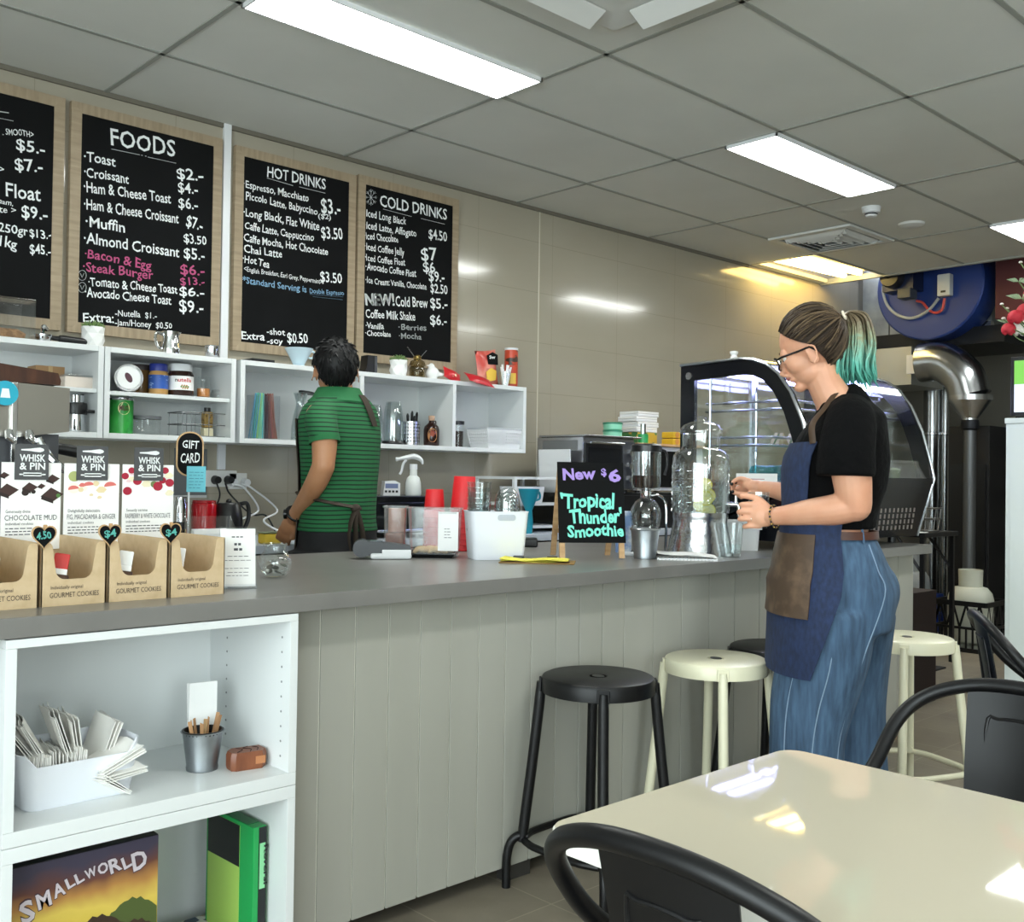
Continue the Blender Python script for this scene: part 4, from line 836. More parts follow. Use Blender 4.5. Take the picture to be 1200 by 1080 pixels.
g = MB(MX.Rotation(radians(-8), 4, 'Y')); g.prism([(-.01, .02), (.062, .012), (.066, .068), (.03, .085), (-.015, .07)], .027, .0285, 0, MX.Rotation(pi/2, 4, 'X')); g.text('Sw', (.0, -.0295, .05), (.045, -.0295, .048), .018, (0, -1, 0), 1, bold=.03); g.prism([(-.03, -.075), (.035, -.07), (.045, -.02), (.01, .0), (-.03, -.02)], .027, .029, 2, MX.Rotation(pi/2, 4, 'X')); g.build('bag_print', [BOARD, CHALK, yelp], t, smooth=0)
t = thing('straw_cup', 'bundle of white wrapped straws standing in a clear cup on the shelf top', 'straw cup', up(592, ST, 4.13))
MB().lathe([(0, 0), (.026, 0), (.034, .085), (.0335, .085), (.025, .002)], 24).build('cup_wall', CLEAR, t)
for k in range(9):
    a = k*2.4; r = .007+.010*(k % 3)/2; MB().cyl((r*cos(a)*.6, r*sin(a)*.6, .003), (2.1*r*cos(a), 1.6*r*sin(a), .125-.012*(k % 4)), .0052, n=8).build('straw', PAPER, t)
t = thing('chips_tube', 'tall orange-red crisps tube at the right end of the shelf top', 'crisps tube', up(599, ST, 4.21))
MB().cyl((0, 0, 0), (0, 0, .225), .038, n=30).build('tube_wall', mat('orange_red_print', '#c9482c', .35, noise=((6, 6, 14), '#3a2a1c', .52, .56)), t); MB().cyl((0, 0, .222), (0, 0, .234), .039, n=30).build('lid', WHITEP, t)
MB().lathe([(.0384, .03), (.0386, .09), (.0384, .09)], 30, arc=(-2.9, -1.5)).build('label_patch', yelp, t)
# ================================================================== inside the shelves
def ins(px, z, y=4.15): p = ony(px, 480, y); return (p.x, y, z)
t = thing('cardboard_box', 'small brown cardboard box on the middle board of the left shelf', 'box', ins(53, SM+.008-.004, 4.22)); MB().b2((-.055, -.05, 0), (.055, .05, .085), 0, .002).build('carton', mat('brown_card', '#9c7a55', .8), t); MB().b2((-.008, -.0515, .0), (.008, -.0505, .085)).build('tape', mat('packing_tape', '#b5976c', .3), t)
t = thing('food_tray', 'pale lidded plastic tray on the middle board of the left shelf', 'food tray', ins(90, SM+.004)); MB().b2((-.07, -.06, 0), (.07, .06, .045), 0, .006).build('tray_body', mat('pale_pink_plastic', '#d9cdc2', .5), t); MB().b2((-.073, -.063, .045), (.073, .063, .052), 0, .003).build('lid', tub, t)
t = thing('hand_grinder', 'steel and black coffee grinder at the bottom of the left shelf', 'coffee grinder', ins(89, SF+.001, 4.12))
MB().lathe([(0, 0), (.036, 0), (.037, .004), (.034, .07), (0, .07)], 28).build('steel_cup', CHROME, t); MB().lathe([(0, .07), (.042, .07), (.044, .09), (.040, .115), (0, .118)], 28).build('burr_housing', BLACKP, t); MB().lathe([(0, .118), (.03, .118), (.032, .145), (0, .15)], 24).build('hopper', CHROME, t); MB().b2((.02, -.06, .075), (.06, -.045, .088), 0, .004).build('handle', BLACKP, t)
t = thing('coffee_canister', 'black canister with a pale letter a at the bottom of the left shelf', 'canister', ins(106, SF+.001, 4.2)); MB().cyl((0, 0, 0), (0, 0, .165), .042, n=28).build('canister_wall', BLACKP, t); g = MB(); g.text('a', (-.022, -.043, .06), (.0, -.043, .06), .035, (0, -1, 0), bold=.03); g.build('letter', CHALK, t, smooth=0)
# spread jars on the middle board
def jar(name, label, loc, r, h, body, lid, lidr=1.04, lidh=.022, grp='jars on the middle board', rz=0):
    t = thing(name, label, 'jar', loc, rz, grp)
    MB().lathe([(0, 0), (r*.94, 0), (r, .006), (r, h-.014), (r*.86, h-.002), (r*.86, h)], 30).build('jar_body', body, t); MB().lathe([(0, h), (r*lidr*.92, h-.001), (r*lidr*.92, h), (r*lidr*.92, h+lidh-.003), (r*lidr*.88, h+lidh), (0, h+lidh)], 30).build('lid', lid, t); return t
tinw = mat('white_tin', '#d6d6d8', .3, .2)
t = thing('milk_tin', 'white tin lying on its side on the middle board, lid to the front', 'tin', ins(150, SM+.058, 4.10), 0)
MX_ = MX.Rotation(radians(-22), 4, 'Z') @ MX.Rotation(pi/2, 4, 'X')
MB(MX_).cyl((0, 0, -.12), (0, 0, .03), .052, n=32).build('tin_wall', tinw, t); MB(MX_).lathe([(0, .033), (.045, .033), (.046, .030), (.052, .030), (.054, .036), (.056, .028), (.053, .022)], 32).build('lid', whc, t)
g = MB(MX_); g.prism([(.012*cos(q*pi/8), .022*sin(q*pi/8)) for q in range(16)], .0335, .034, 0, MX.Rotation(.5, 4, 'Z')); g.build('lid_print', mat('maroon_print', '#4a1f2c', .5), t, smooth=0)
tinb = mat('dark_glass_jar', '#4a3a2a', .15)
jar('honey_jar', 'dark amber jar behind the lying white tin', ins(164, SM+.004, 4.24), .045, .105, mat('amber_glass', '#7a5a33', .15), mat('dark_lid', '#3a3230', .4))
t = jar('peanut_butter_jar', 'peanut butter jar with blue lid and blue label', ins(185, SM+.004), .040, .098, mat('peanut_butter', '#bd9358', .25), mat('blue_lid', '#26358a', .35), 1.0, .03)
MB().lathe([(.0404, .022), (.0407, .028), (.0407, .075), (.0404, .08)], 30).build('label', mat('blue_label', '#2a56a8', .4, noise=((40, 40, 90), '#8fb0e0', .62, .66)), t)
t = jar('chocolate_spread_jar', 'big chocolate spread jar with white lid and red-lettered label', ins(211, SM+.004), .054, .105, mat('chocolate_spread', '#33211b', .12), WHITEP, .95, .03)
MB().lathe([(.0545, .022), (.0548, .026), (.0548, .078), (.0545, .082)], 36).build('label', cardw, t)
g = MB(); rr = .0552
def wrap_text(g, txt, r, a0, a1, z, h, mi=0, bold=.02):
    k = MB(); k.text(txt, (0, 0, 0), (1, 0, 0), h, (0, 0, 1), bold=bold, lift=0)
    g.add([(r*cos(a0+(a1-a0)*x), r*sin(a0+(a1-a0)*x), z+y) for x, y, _ in k.v], k.f, mi)
wrap_text(g, 'n', rr, -2.42, -2.22, .057, .017, 1); wrap_text(g, 'utella', rr, -2.20, -1.12, .057, .017, 0)
for k in range(10): g.ball((rr*cos(-1.95+.06*k), rr*sin(-1.95+.06*k), .036+.006*sin(k*2.1)), (.004, .003, .004), 2 if k % 3 else 3, 8, 6)
g.build('label_print', [mat('red_lettering', '#c8202c', .5), mat('black_lettering', '#17120f', .5), mat('hazelnut_print', '#b98a5a', .5), mat('leaf_green_print', '#5e8a3c', .5)], t, smooth=0)
t = jar('spice_jar', 'clear square jar of orange spice with a glass lid', ins(238, SM+.004), .030, .072, CLEAR, CLEAR, 1.05, .018); MB().lathe([(0, .002), (.027, .003), (.027, .038), (0, .04)], 24).build('spice', mat('orange_spice', '#b8763a', .8), t)
jar('small_clear_jar', 'low clear container at the right end of the middle board', ins(257, SM+.004, 4.17), .035, .03, CLEAR, tub, 1.05, .008)
t = thing('chocolate_drink_tin', 'tall green drink powder tin at the bottom of the jar shelf', 'tin', ins(142, SF+.001))
green = mat('green_tin', '#2f9a3e', .3, noise=((18, 18, 14), '#1f6e2c', .55, .7)); MB().cyl((0, 0, 0), (0, 0, .142), .048, n=36).build('tin_wall', green, t); MB().lathe([(.048, .138), (.050, .141), (.050, .146), (.046, .146), (.045, .143), (0, .143)], 36).build('rim', CHROME, t)
g = MB(); wrap_text(g, 'MILO', .0488, -2.10, -1.36, .096, .020, 0, .04); k = MB(); k.prism([(cos(q*pi/12), sin(q*pi/12)) for q in range(24)], 0, .1); g.add([(.0484*cos(-1.72+.50*x), .0484*sin(-1.72+.50*x), .104+.026*y) for x, y, _ in k.v[:24]], [tuple(range(24))], 1)
g.build('tin_print', [mat('brown_lettering', '#5a2a1c', .5), mat('cream_print', '#e9dfa6', .5), CHALK], t, smooth=0, recalc=False)
t = thing('storage_canister', 'clear low canister with grey lid beside the green tin', 'canister', ins(172, SF+.001)); MB().lathe([(0, 0), (.055, 0), (.057, .004), (.057, .065)], 36).build('canister_wall', CLEAR, t); MB().lathe([(0, .080), (.057, .080), (.060, .076), (.060, .066), (.0, .064)], 36).build('lid', mat('grey_lid', '#5c5f62', .5), t)
t = thing('wire_basket', 'thin dark wire basket at the bottom of the jar shelf', 'basket', ins(232, SF+.003))
wirem = mat('dark_wire', '#6c6d6e', .35, .8); w, d, h = .22, .13, .10
for z in (0, h*.5, h): MB().tube([V((x, y, z)) for x, y in rrect(w, d, .012, 3)], .0022, 6, closed=True).build('hoop', wirem, t)
for k in range(6):
    x = -w/2+.01+(w-.02)*k/5; MB().tube([(x, -d/2, h), (x, -d/2, 0), (x, d/2, 0), (x, d/2, h)], .0018, 6).build('wire_rib', wirem, t)
t = thing('honey_bottle', 'small golden bottle with dark cap standing in the wire basket', 'bottle', ins(243, SF+.006)); MB().box((0, 0, .018), (.045, .035, .036), 0, .004).build('cream_box', mat('cream_carton', '#d8cfae', .6), t); MB().box((0, 0, .072), (.042, .034, .070), 0, .006).build('bottle_body', mat('golden_label', '#a8884a', .4, noise=(60, '#6b5026', .5, .6)), t); MB().cyl((0, 0, .107), (0, 0, .125), .014, n=16).build('cap', BLACKP, t)
# straws in clear boxes
for px, cols, lab, lean in ((300, ('#4fb3b8', '#7fc8a0', '#9ccf7a', '#5fa9c9'), 'clear box of blue and green drinking straws', 1), (318, ('#7a4a35', '#93584a', '#8a3f3a', '#5e3f48'), 'clear box of brown and red drinking straws', -1)):
    t = thing('straw_box', lab, 'straw box', ins(px, SF+.001, 4.13), 0, 'clear boxes of straws on the long shelf'); w = .060 if lean > 0 else .052
    g = MB(); hh = .20
    for s in (-1, 1): g.b2((s*w/2-.001, -.03, 0), (s*w/2+.001, .03, hh)); g.b2((-w/2, s*.03-.001, 0), (w/2, s*.03+.001, hh))
    g.b2((-w/2, -.03, 0), (w/2, .03, .002)); g.build('box_wall', ACRY, t)
    ms = [mat(f'straw_{c[1:]}', c, .4) for c in cols]
    for k in range(18):
        x = -w/2+.006+(w-.014)*(k % 6)/5; y = -.022+.020*(k//6); dx_ = lean*min(.034, w/2-.004-x if lean > 0 else x+w/2-.004)*random.uniform(.4, 1)
        MB().cyl((x, y, .004), (x+dx_, y+.003, .205+.006*random.random()), .0030, n=7).build('straw', ms[(k*3+k//4) % 4], t)
t = thing('glass_carafe', 'tall clear glass carafe with black lid on the long shelf left of the man', 'carafe', ins(352, SF+.001, 4.15))
MB().lathe([(0, 0), (.040, 0), (.043, .005), (.042, .06), (.033, .12), (.022, .16), (.020, .18), (.034, .225), (.0325, .226), (.019, .181), (.021, .16), (.032, .12), (.040, .06), (.04, .008)], 36).build('carafe_glass', JUGG, t); MB(MX.Rotation(radians(8), 4, 'Y')).cyl((0, 0, .226), (0, 0, .235), .038, n=24).build('lid', BLACKP, t)
MB().tube([(.03, 0, .23), (.034, 0, .19), (.033, 0, .17)], .004, 8).build('lid_clip', WHITEP, t)
for px, h, lab in ((437, .195, 'upturned tall clear glass right behind the shoulder of the man'), (461, .215, 'taller upturned clear glass jug on a black base')):
    t = thing('glass_jug', lab, 'glass jug', ins(px, SF+.001, 4.15), 0, 'clear glass jugs on the long shelf')
    MB().lathe([(.050, .012), (.050, h*.55), (.046, h*.8), (.038, h), (0, h), (0, h-.004), (.036, h-.004), (.044, h*.8), (.048, h*.55), (.048, .012)], 32).build('jug_glass', JUGG, t)
    if px > 450: MB().lathe([(0, 0), (.055, 0), (.058, .006), (.054, .018), (.02, .022), (.010, .04), (0, .046)], 32).build('black_base', BLACKP, t)
    else: MB().lathe([(.046, 0), (.052, .002), (.050, .012)], 32).build('foot_ring', CLEAR, t)
t = thing('cutlery_caddy', 'perforated steel cutlery caddy with black handled knives', 'cutlery caddy', ins(482, SF+.001, 4.12))
MB().lathe([(0, 0), (.045, 0), (.045, .12), (.043, .12), (.043, .002)], 36).build('caddy_wall', STEEL, t)
g = MB()
for a in range(9):
    for z in range(6):
        b = -2.9+a*.34; M = frame((.0452*cos(b), .0452*sin(b), .02+.017*z), (-sin(b), cos(b), 0), z=(cos(b), sin(b), 0)); g.prism(circ(.0036, 8), 0, .0006, M=M)
g.build('perforation', BLACKP, t)['kind'] = 'stuff'
for k, (x, y, lx, h) in enumerate(((-.022, -.01, -.012, .155), (.0, .012, .012, .17), (.02, -.008, .018, .165), (.008, -.02, .004, .145))):
    tag(MB().tube([(0, 0, 0), (lx*.6, 0, .09), (lx*.8, 0, .105), (lx, 0, h-.012), (lx*1.1, 0, h)], [.004, .004, .008, .009, .004], 10, flat=.7).build('knife', BLACKP, loc=(t.location.x+x*.7, t.location.y+y*.7, SF+.006)), ['leftmost', 'tallest', 'rightmost', 'front'][k]+' black knife handle rising from the perforated caddy', 'knife', 'knives in the steel caddy')
t = thing('syrup_bottle', 'dark maple syrup bottle with an amber label beside the steel caddy', 'bottle', ins(506, SF+.001, 4.13)); syr = mat('dark_syrup', '#2a130c', .1)
MB().lathe([(0, 0), (.038, 0), (.041, .006), (.041, .085), (.036, .102), (.018, .118), (.0145, .124), (.0145, .135)], 32).build('bottle_glass', syr, t); MB().lathe([(.0155, .132), (.0165, .136), (.0165, .157), (0, .159)], 20).build('cap', mat('beige_cap', '#c9a58a', .5), t)
MB().tube(cr([(.014, 0, .126), (.026, 0, .13), (.027, 0, .117), (.02, 0, .113)], 5), .003, 8).build('ring_handle', syr, t)
g = MB(); k = MB(); k.prism(circ(1, 24), 0, .1); g.add([(.0416*cos(-2.1+.62*x), .0416*sin(-2.1+.62*x), .055+.036*y) for x, y, _ in k.v[:24]], [tuple(range(24))], 0); g.add([(.0420*cos(-2.1+.34*x*(1+.3*cos(3*i))), .0420*sin(-2.1+.34*x*(1+.3*cos(3*i))), .065+.018*y*(1+.3*cos(3*i))) for i, (x, y, _) in enumerate(k.v[:24])], [tuple(range(24))], 1); g.build('label', [mat('amber_label', '#b9824e', .5), mat('maple_red', '#8e3a1e', .5)], t, smooth=0, recalc=False)
t = thing('dark_jar', 'jar of dark grounds with black lid at the left of the last shelf bay', 'jar', ins(537, SF+.001, 4.14)); MB().lathe([(0, 0), (.030, 0), (.031, .12)], 28).build('jar_glass', CLEAR, t); MB().cyl((0, 0, .003), (0, 0, .085), .0285, n=26).build('grounds', coffee, t); MB().cyl((0, 0, .12), (0, 0, .138), .034, n=26).build('lid', BLACKP, t)
# white plastic basket with slots
t = thing('plastic_basket', 'white slotted plastic basket in the last shelf bay', 'basket', ins(581, SF+.001, 4.13))
w, d, h = .27, .17, .105; g = MB(); sl = .84
for s in (-1, 1):
    for z0, z1 in ((0, .018), (.086, h)): 
        k0, k1 = sl+(1-sl)*z0/h, sl+(1-sl)*z1/h; g.add([(-w/2*k0, s*d/2*k0, z0), (w/2*k0, s*d/2*k0, z0), (w/2*k1, s*d/2*k1, z1), (-w/2*k1, s*d/2*k1, z1)], [(0, 1, 2, 3)]); g.add([(s*w/2*k0, -d/2*k0, z0), (s*w/2*k0, d/2*k0, z0), (s*w/2*k1, d/2*k1, z1), (s*w/2*k1, -d/2*k1, z1)], [(0, 1, 2, 3)])
    for row in range(4):
        z0, z1 = .018+.017*row, .018+.017*(row+1)
        zz = z0+.0075; k0, k1 = sl+(1-sl)*z0/h, sl+(1-sl)*zz/h; g.add([(-w/2*k0, s*d/2*k0, z0), (w/2*k0, s*d/2*k0, z0), (w/2*k1, s*d/2*k1, zz), (-w/2*k1, s*d/2*k1, zz)], [(0, 1, 2, 3)]); g.add([(s*w/2*k0, -d/2*k0, z0), (s*w/2*k0, d/2*k0, z0), (s*w/2*k1, d/2*k1, zz), (s*w/2*k1, -d/2*k1, zz)], [(0, 1, 2, 3)])
        for i in range(19):
            x = -w/2+w*i/18; k1 = sl+(1-sl)*z1/h; wd_ = .004 if i not in (7, 8) else .014; g.add([((x-wd_)*k0, s*d/2*k0, z0), ((x+wd_)*k0, s*d/2*k0, z0), ((x+wd_+.004)*k1, s*d/2*k1, z1), ((x-wd_+.004)*k1, s*d/2*k1, z1)], [(0, 1, 2, 3)])
            if i < 11: y = -d/2+d*i/10; g.add([(s*w/2*k0, (y-.004)*k0, z0), (s*w/2*k0, (y+.004)*k0, z0), (s*w/2*k1, (y+.006)*k1, z1), (s*w/2*k1, (y-.002)*k1, z1)], [(0, 1, 2, 3)])
g.b2((-w/2*sl, -d/2*sl, 0), (w/2*sl, d/2*sl, .003)); g.build('basket_wall', WHITEP, t, smooth=0, recalc=False); MB().tube([V((x, y, h)) for x, y in rrect(w, d, .012, 3)], .004, 8, closed=True).build('rim', mat('grey_rim', '#c2c6cb', .4), t)
# ================================================================== wall fittings over the bench
outl = mat('outlet_plastic', '#dcdcd8', .4)
for px0, px1, py0, py1, lab, pl in ((240, 276, 551, 570, 'double power outlet with two black plugs below the white trunking', BLACKP), (267, 288, 557, 570, 'double power outlet with two white plugs right of the black ones', WHITEP)):
    a, b = ony(px0, py0, WALLY), ony(px1, py1, WALLY); cx_, cz = (a.x+b.x)/2, (a.z+b.z)/2
    t = thing('power_outlet', lab, 'power outlet', (cx_, WALLY, cz), 0); MB().box((0, -.006, 0), (abs(b.x-a.x), .012, .075), 0, .003).build('outlet_plate', outl, t)
    for s in (-1, 1): MB().cyl((s*.032, -.012, -.006), (s*.032, -.045, -.006), .021, .016, n=18).build('plug', pl, t)
ca, cb = ony(254, 566, WALLY-.04), ony(264, 566, WALLY-.04)
def cord(label, pts, r, m): tag(MB().tube(cr(pts, 7), r, 8).build('extension_cord', m), label, 'cord')
cord('left black cord hanging from the outlet to the bench', [ca, ca+V((0, -.03, -.06)), ca+V((-.05, -.05, -.16)), (ca.x-.08, 4.18, .98), (ca.x-.05, 4.12, .915)], .004, BLACKP)
cord('right black cord running from the outlet to the black kettle', [cb, cb+V((.01, -.03, -.05)), cb+V((.10, -.06, -.14)), (cb.x+.16, 4.2, 1.0), (cb.x+.19, 4.15, .915)], .004, BLACKP)
for s, (px, py) in enumerate(((274, 567), (283, 567))):
    q = ony(px, py, WALLY-.04); e = ony(279 if s == 0 else 309, 618, 4.1); cord(['left', 'right'][s]+' white cord dropping from the outlet to the bench', [q, q+V((.04, -.03, -.02)), q+V((.10+.06*s, -.05, -.12)), (e.x, 4.1, .98), (e.x+.08*s, 4.0, .912)], .0045, WHITEP)
a, b = ony(204, 525, WALLY), ony(241, 583, WALLY)
t = thing('wall_sleeve', 'grey plastic document sleeve fixed to the tiles behind the gift card sign', 'document sleeve', ((a.x+b.x)/2, WALLY, (a.z+b.z)/2)); MB().box((0, -.004, 0), (b.x-a.x, .006, a.z-b.z)).build('sleeve', mat('grey_sleeve', '#6d6f70', .25), t); MB().box((0, -.006, -(a.z-b.z)/2+.006), (b.x-a.x, .01, .012)).build('clip_rail', mat('grey_rail', '#c5c6c4', .4), t)
# ================================================================== things on the back bench
BT = .905
def bench(px, y=3.95): p = ony(px, 600, y); return (p.x, y, BT)
t = thing('steel_flask', 'chrome flask on the bench behind the stick of the gift card sign', 'flask', bench(211, 3.95)); MB().lathe([(0, 0), (.032, 0), (.033, .004), (.032, .16), (.026, .175), (.026, .19), (0, .192)], 26).build('flask_body', CHROME, t); MB().lathe([(.033, .06), (.034, .065), (.034, .085), (.033, .09)], 26).build('grip_band', BLACKP, t)
t = thing('red_canister', 'shiny red canister on the bench behind the leaflet holder', 'canister', bench(239, 3.95)); MB().lathe([(0, 0), (.048, 0), (.052, .005), (.052, .155), (.048, .165), (.046, .168), (0, .168)], 32).build('canister_wall', mat('red_enamel', '#a3151d', .15), t); MB().lathe([(.047, .163), (.05, .166), (.047, .176), (0, .178)], 32).build('lid', mat('red_lid', '#8c1219', .2), t)
t = thing('black_kettle', 'black kettle on the bench below the power outlets', 'kettle', bench(268, 3.92)); MB().lathe([(0, 0), (.062, 0), (.065, .008), (.058, .10), (.048, .16), (.044, .165), (0, .168)], 32).build('kettle_body', BLACKP, t); MB().tube(cr([(.045, 0, .158), (.085, 0, .16), (.092, 0, .10), (.066, 0, .04)], 6), .009, 10).build('handle', BLACKP, t); MB().ball((0, 0, .172), (.012, .012, .010)).build('lid_knob', BLACKP, t)
t = thing('dish_cloth', 'folded yellow sponge cloth by the hand of the man', 'cloth', bench(317, 3.76)); MB().box((0, 0, .022), (.085, .06, .044), 0, .010).build('sponge', mat('yellow_sponge', '#d9b93e', .9, bump=(70, .5)), t); MB().box((0, 0, .046), (.084, .058, .006), 0, .003).build('scourer', mat('scourer_grey', '#7c8468', .9), t)
blk = mat('gloss_black', '#0e0f11', .18); x0, x1 = ony(434, 620, 3.8).x, ony(497, 620, 3.8).x
p = ((x0+x1)/2, 3.8, BT); hB = ony(450, 581, 3.8).z-BT
t = thing('counter_oven', 'glossy black compact oven on the bench right of the man', 'oven', p); w = x1-x0+.10
MB().b2((-w/2+.05, 0, .02), (w/2+.05, .36, hB), 0, .006).build('casing', blk, t); MB().b2((-w/2+.07, -.012, .04), (w/2-.04, 0, hB-.03), 0, .004).build('door', mat('dark_glass', '#16181b', .06), t); MB().b2((-w/2+.07, -.035, .030), (w/2-.04, -.020, .042), 0, .004).build('handle', CHROME, t)
for sx in (-1, 1):
    for sy in (.04, .32): MB().cyl((sx*(w/2-.04)+.05, sy, 0), (sx*(w/2-.04)+.05, sy, .021), .014, n=12).build('foot', BLACKP, t)
zt = BT+hB
a = ony(456, 581, 3.9)
t = thing('label_printer', 'small white label printer standing on the glossy black oven', 'label printer', (a.x, 3.9, zt+.0005), RF*.6); MB().prism([(-.035, 0), (.045, 0), (.045, .058), (.02, .070), (-.028, .066)], -.04, .04, M=MX.Rotation(pi/2, 4, 'X')).build('body', WHITEP, t); MB().b2((-.026, -.0415, .034), (.034, -.0395, .056)).build('display', mat('blue_grey_screen', '#6a78a0', .3), t)
for k in range(4): MB().b2((-.028+.017*k, -.0425, .014), (-.017+.017*k, -.0395, .024)).build('button', BLACKP, t)
a = ony(484, 581, 3.88)
t = thing('spray_bottle', 'translucent white spray bottle standing on the glossy black oven', 'spray bottle', (a.x, 3.88, zt+.0005), RF*.6); milk = mat('milky_plastic', '#dfe3e0', .35)
MB().lathe([(0, 0), (.036, 0), (.039, .006), (.037, .06), (.030, .085), (.018, .095), (.016, .14)], 28).build('bottle_body', milk, t); MB().cyl((0, 0, .125), (0, 0, .150), .019, n=20).build('collar', WHITEP, t)
MB().tube(cr([(.045, 0, .150), (.035, 0, .172), (.005, 0, .186), (-.03, 0, .182), (-.075, 0, .172)], 6), crs([.006, .013, .017, .014, .009], 6), 12, flat=.8).build('spray_head', WHITEP, t); MB().cyl((-.075, 0, .172), (-.086, 0, .171), .010, n=14).build('nozzle', WHITEP, t); MB().tube(cr([(-.035, 0, .17), (-.05, 0, .15), (-.058, 0, .115), (-.066, 0, .10)], 5), .006, 8).build('trigger', WHITEP, t)
# white open rack, teal scoop
t = thing('wire_rack', 'white open rack on the bench behind the chalkboard sign', 'rack', bench(632, 3.84)); xl = ony(612, 600, 3.78).x-t.location.x; xr = ony(666, 600, 3.78).x-t.location.x
for x in (xl, xr):
    for y in (0, .3): MB().b2((x-.009, y-.009, 0), (x+.009, y+.009, .285)).build('post', WHITE, t)
for z in (.02, .14, .278): MB().b2((xl, -.01, z), (xr, .31, z+.014)).build('shelf', WHITE, t)
t2_ = thing('storage_tub', 'white tub inside the open rack behind the chalkboard sign', 'tub', (t.location.x+(xl+xr)/2-.06, 3.9, BT+.155)); MB().loft([[V((x*k, y*k, z)) for x, y in rrect(.22, .14, .02, 4)] for z, k in ((0, .9), (.085, 1), (.085, .97), (.01, .88))]).build('tub_wall', WHITEP, t2_)
a = ony(626, 600, 3.75)
t = thing('teal_jug', 'teal plastic scoop jug upturned beside the white open rack', 'jug', (a.x-.03, 3.76, BT)); MB().lathe([(0, .0), (.02, 0), (.024, .05), (.018, .12), (.045, .185), (.055, .23), (.052, .23), (.04, .186), (.0, .14)], 26).build('jug_body', mat('teal_plastic', '#1f8ba0', .35), t); MB().tube(cr([(.05, 0, .215), (.075, 0, .21), (.078, 0, .18), (.05, 0, .17)], 5), .006, 8).build('handle', MATS['teal_plastic'], t)
# black low cabinet carrying the toaster oven and the microwave
xA, xB = 3.98, 5.30
zo = ony(684, 577, 3.78).z; 
t = thing('drawer_cabinet', 'black low drawer cabinet on the bench carrying the toaster oven', 'cabinet', ((xA+xB)/2, 3.76, BT)); w = xB-xA
MB().b2((-w/2, 0, 0), (w/2, .52, zo-BT-.002), 0, .004).build('carcass', blk, t)
for k in range(2): MB().b2((-w/2+.01+k*w/2, -.014, .012), (k*w/2-.01, -.001, zo-BT-.014), 0, .003).build('drawer', BLACKP, t); MB().b2((-w/4-.08+k*w/2, -.03, .06), (-w/4+.08+k*w/2, -.015, .068), 0, .003).build('handle', CHROME, t)
x0, x1 = ony(683, 540, 3.78).x, ony(743, 540, 3.78).x; zt2 = ony(684, 511, 3.78).z; h = zt2-zo
t = thing('toaster_oven', 'stainless toaster oven with black door and knobs on the black cabinet', 'toaster oven', (x0, 3.78, zo)); w = x1-x0
MB().b2((0, 0, .012), (w, .36, h), 0, .006).build('casing', STEEL, t); MB().b2((.012, -.014, .03), (w*.72, 0, h-.035), 0, .004).build('door_frame', BLACKP, t); MB().b2((.03, -.017, .05), (w*.68, -.013, h-.06)).build('door_glass', mat('dark_glass', '#16181b', .06), t); MB().b2((.02, -.045, h-.040), (w*.70, -.030, h-.028), 0, .004).build('handle', CHROME, t); MB().b2((w*.73, -.012, .02), (w-.006, 0, h-.02), 0, .002).build('control_panel', dg_, t)
for k in range(3):
    kb = MB().cyl((w*.865, -.012, .075+.075*k), (w*.865, -.034, .075+.075*k), .021, .018, n=20).build('knob', CHROME, t)
MB().b2((-.014, -.03, h), (w+.03, .33, h+.010), 0, .003).build('top_tray', STEEL, t)
g = MB()
for k in range(12): g.b2((-.001, .06+.02*k, h-.065), (-.0004, .07+.02*k, h-.03))
g.build('side_vent', BLACKP, t, smooth=0)
g = MB(); g.b2((-.002, .04, h-.075), (-.0005, .31, h-.02)); g.build('vent_plate', mat('vent_grey', '#8d8f90', .4, .6), t)
for sx in (.03, w-.03):
    for sy in (.04, .32): MB().cyl((sx, sy, 0), (sx, sy, .013), .014, n=12).build('foot', BLACKP, t)
tag(MB(MX.Rotation(radians(-4), 4, 'Y')).b2((-.03, 0, .001), (-.018, .24, h*.78), 0, .003).build('chopping_board', WHITEP, loc=(x0-.02, 3.82, zo-.002)), 'white chopping board leaning on the left side of the toaster oven', 'chopping board')
zz = zt2+.0105
for k in range(2):
    a = ony(718, 500, 3.95); t = thing('mint_tub', ['lower', 'upper'][k]+' mint green round tub stacked on the toaster oven', 'tub', (a.x, 3.95, zz+.045*k), 0, 'mint green tubs'); MB().lathe([(0, 0), (.050, 0), (.054, .004), (.056, .034), (0, .034)], 30).build('tub_body', mat('mint_plastic', '#8fd9b6', .4), t); MB().lathe([(0, .044), (.056, .044), (.059, .041), (.059, .034), (.0, .034)], 30).build('lid', mat('green_lid', '#2f8a68', .4), t)
x0m, x1m, zm = ony(748, 540, 3.8).x, 5.20, ony(790, 524, 3.8).z
t = thing('microwave_oven', 'white microwave oven on the black cabinet beside the glass dispenser', 'microwave', (x0m, 3.80, zo)); w = x1m-x0m; h = zm-zo
MB().b2((0, 0, .01), (w, .38, h), 0, .006).build('casing', WHITEP, t); MB().b2((.015, -.008, .03), (w*.72, 0, h-.025), 0, .003).build('door', blk, t); MB().b2((w*.78, -.008, .02), (w-.012, 0, h-.02), 0, .002).build('control_panel', mat('panel_white', '#e4e6e8', .3), t); MB().b2((w*.735, -.03, .05), (w*.755, -.008, h-.05), 0, .004).build('handle', WHITEP, t)
for sx in (.04, w-.04):
    for sy in (.04, .34): MB().cyl((sx, sy, 0), (sx, sy, .0105), .015, n=12).build('foot', BLACKP, t)
wb = tag(MB().b2((-.03, -.02, 0), (w+.02, .34, .016), 0, .003).build('wooden_board', woodl, loc=(x0m, 3.80, zm+.0005)), 'pale wooden board lying on the white microwave', 'board'); zw = zm+.017
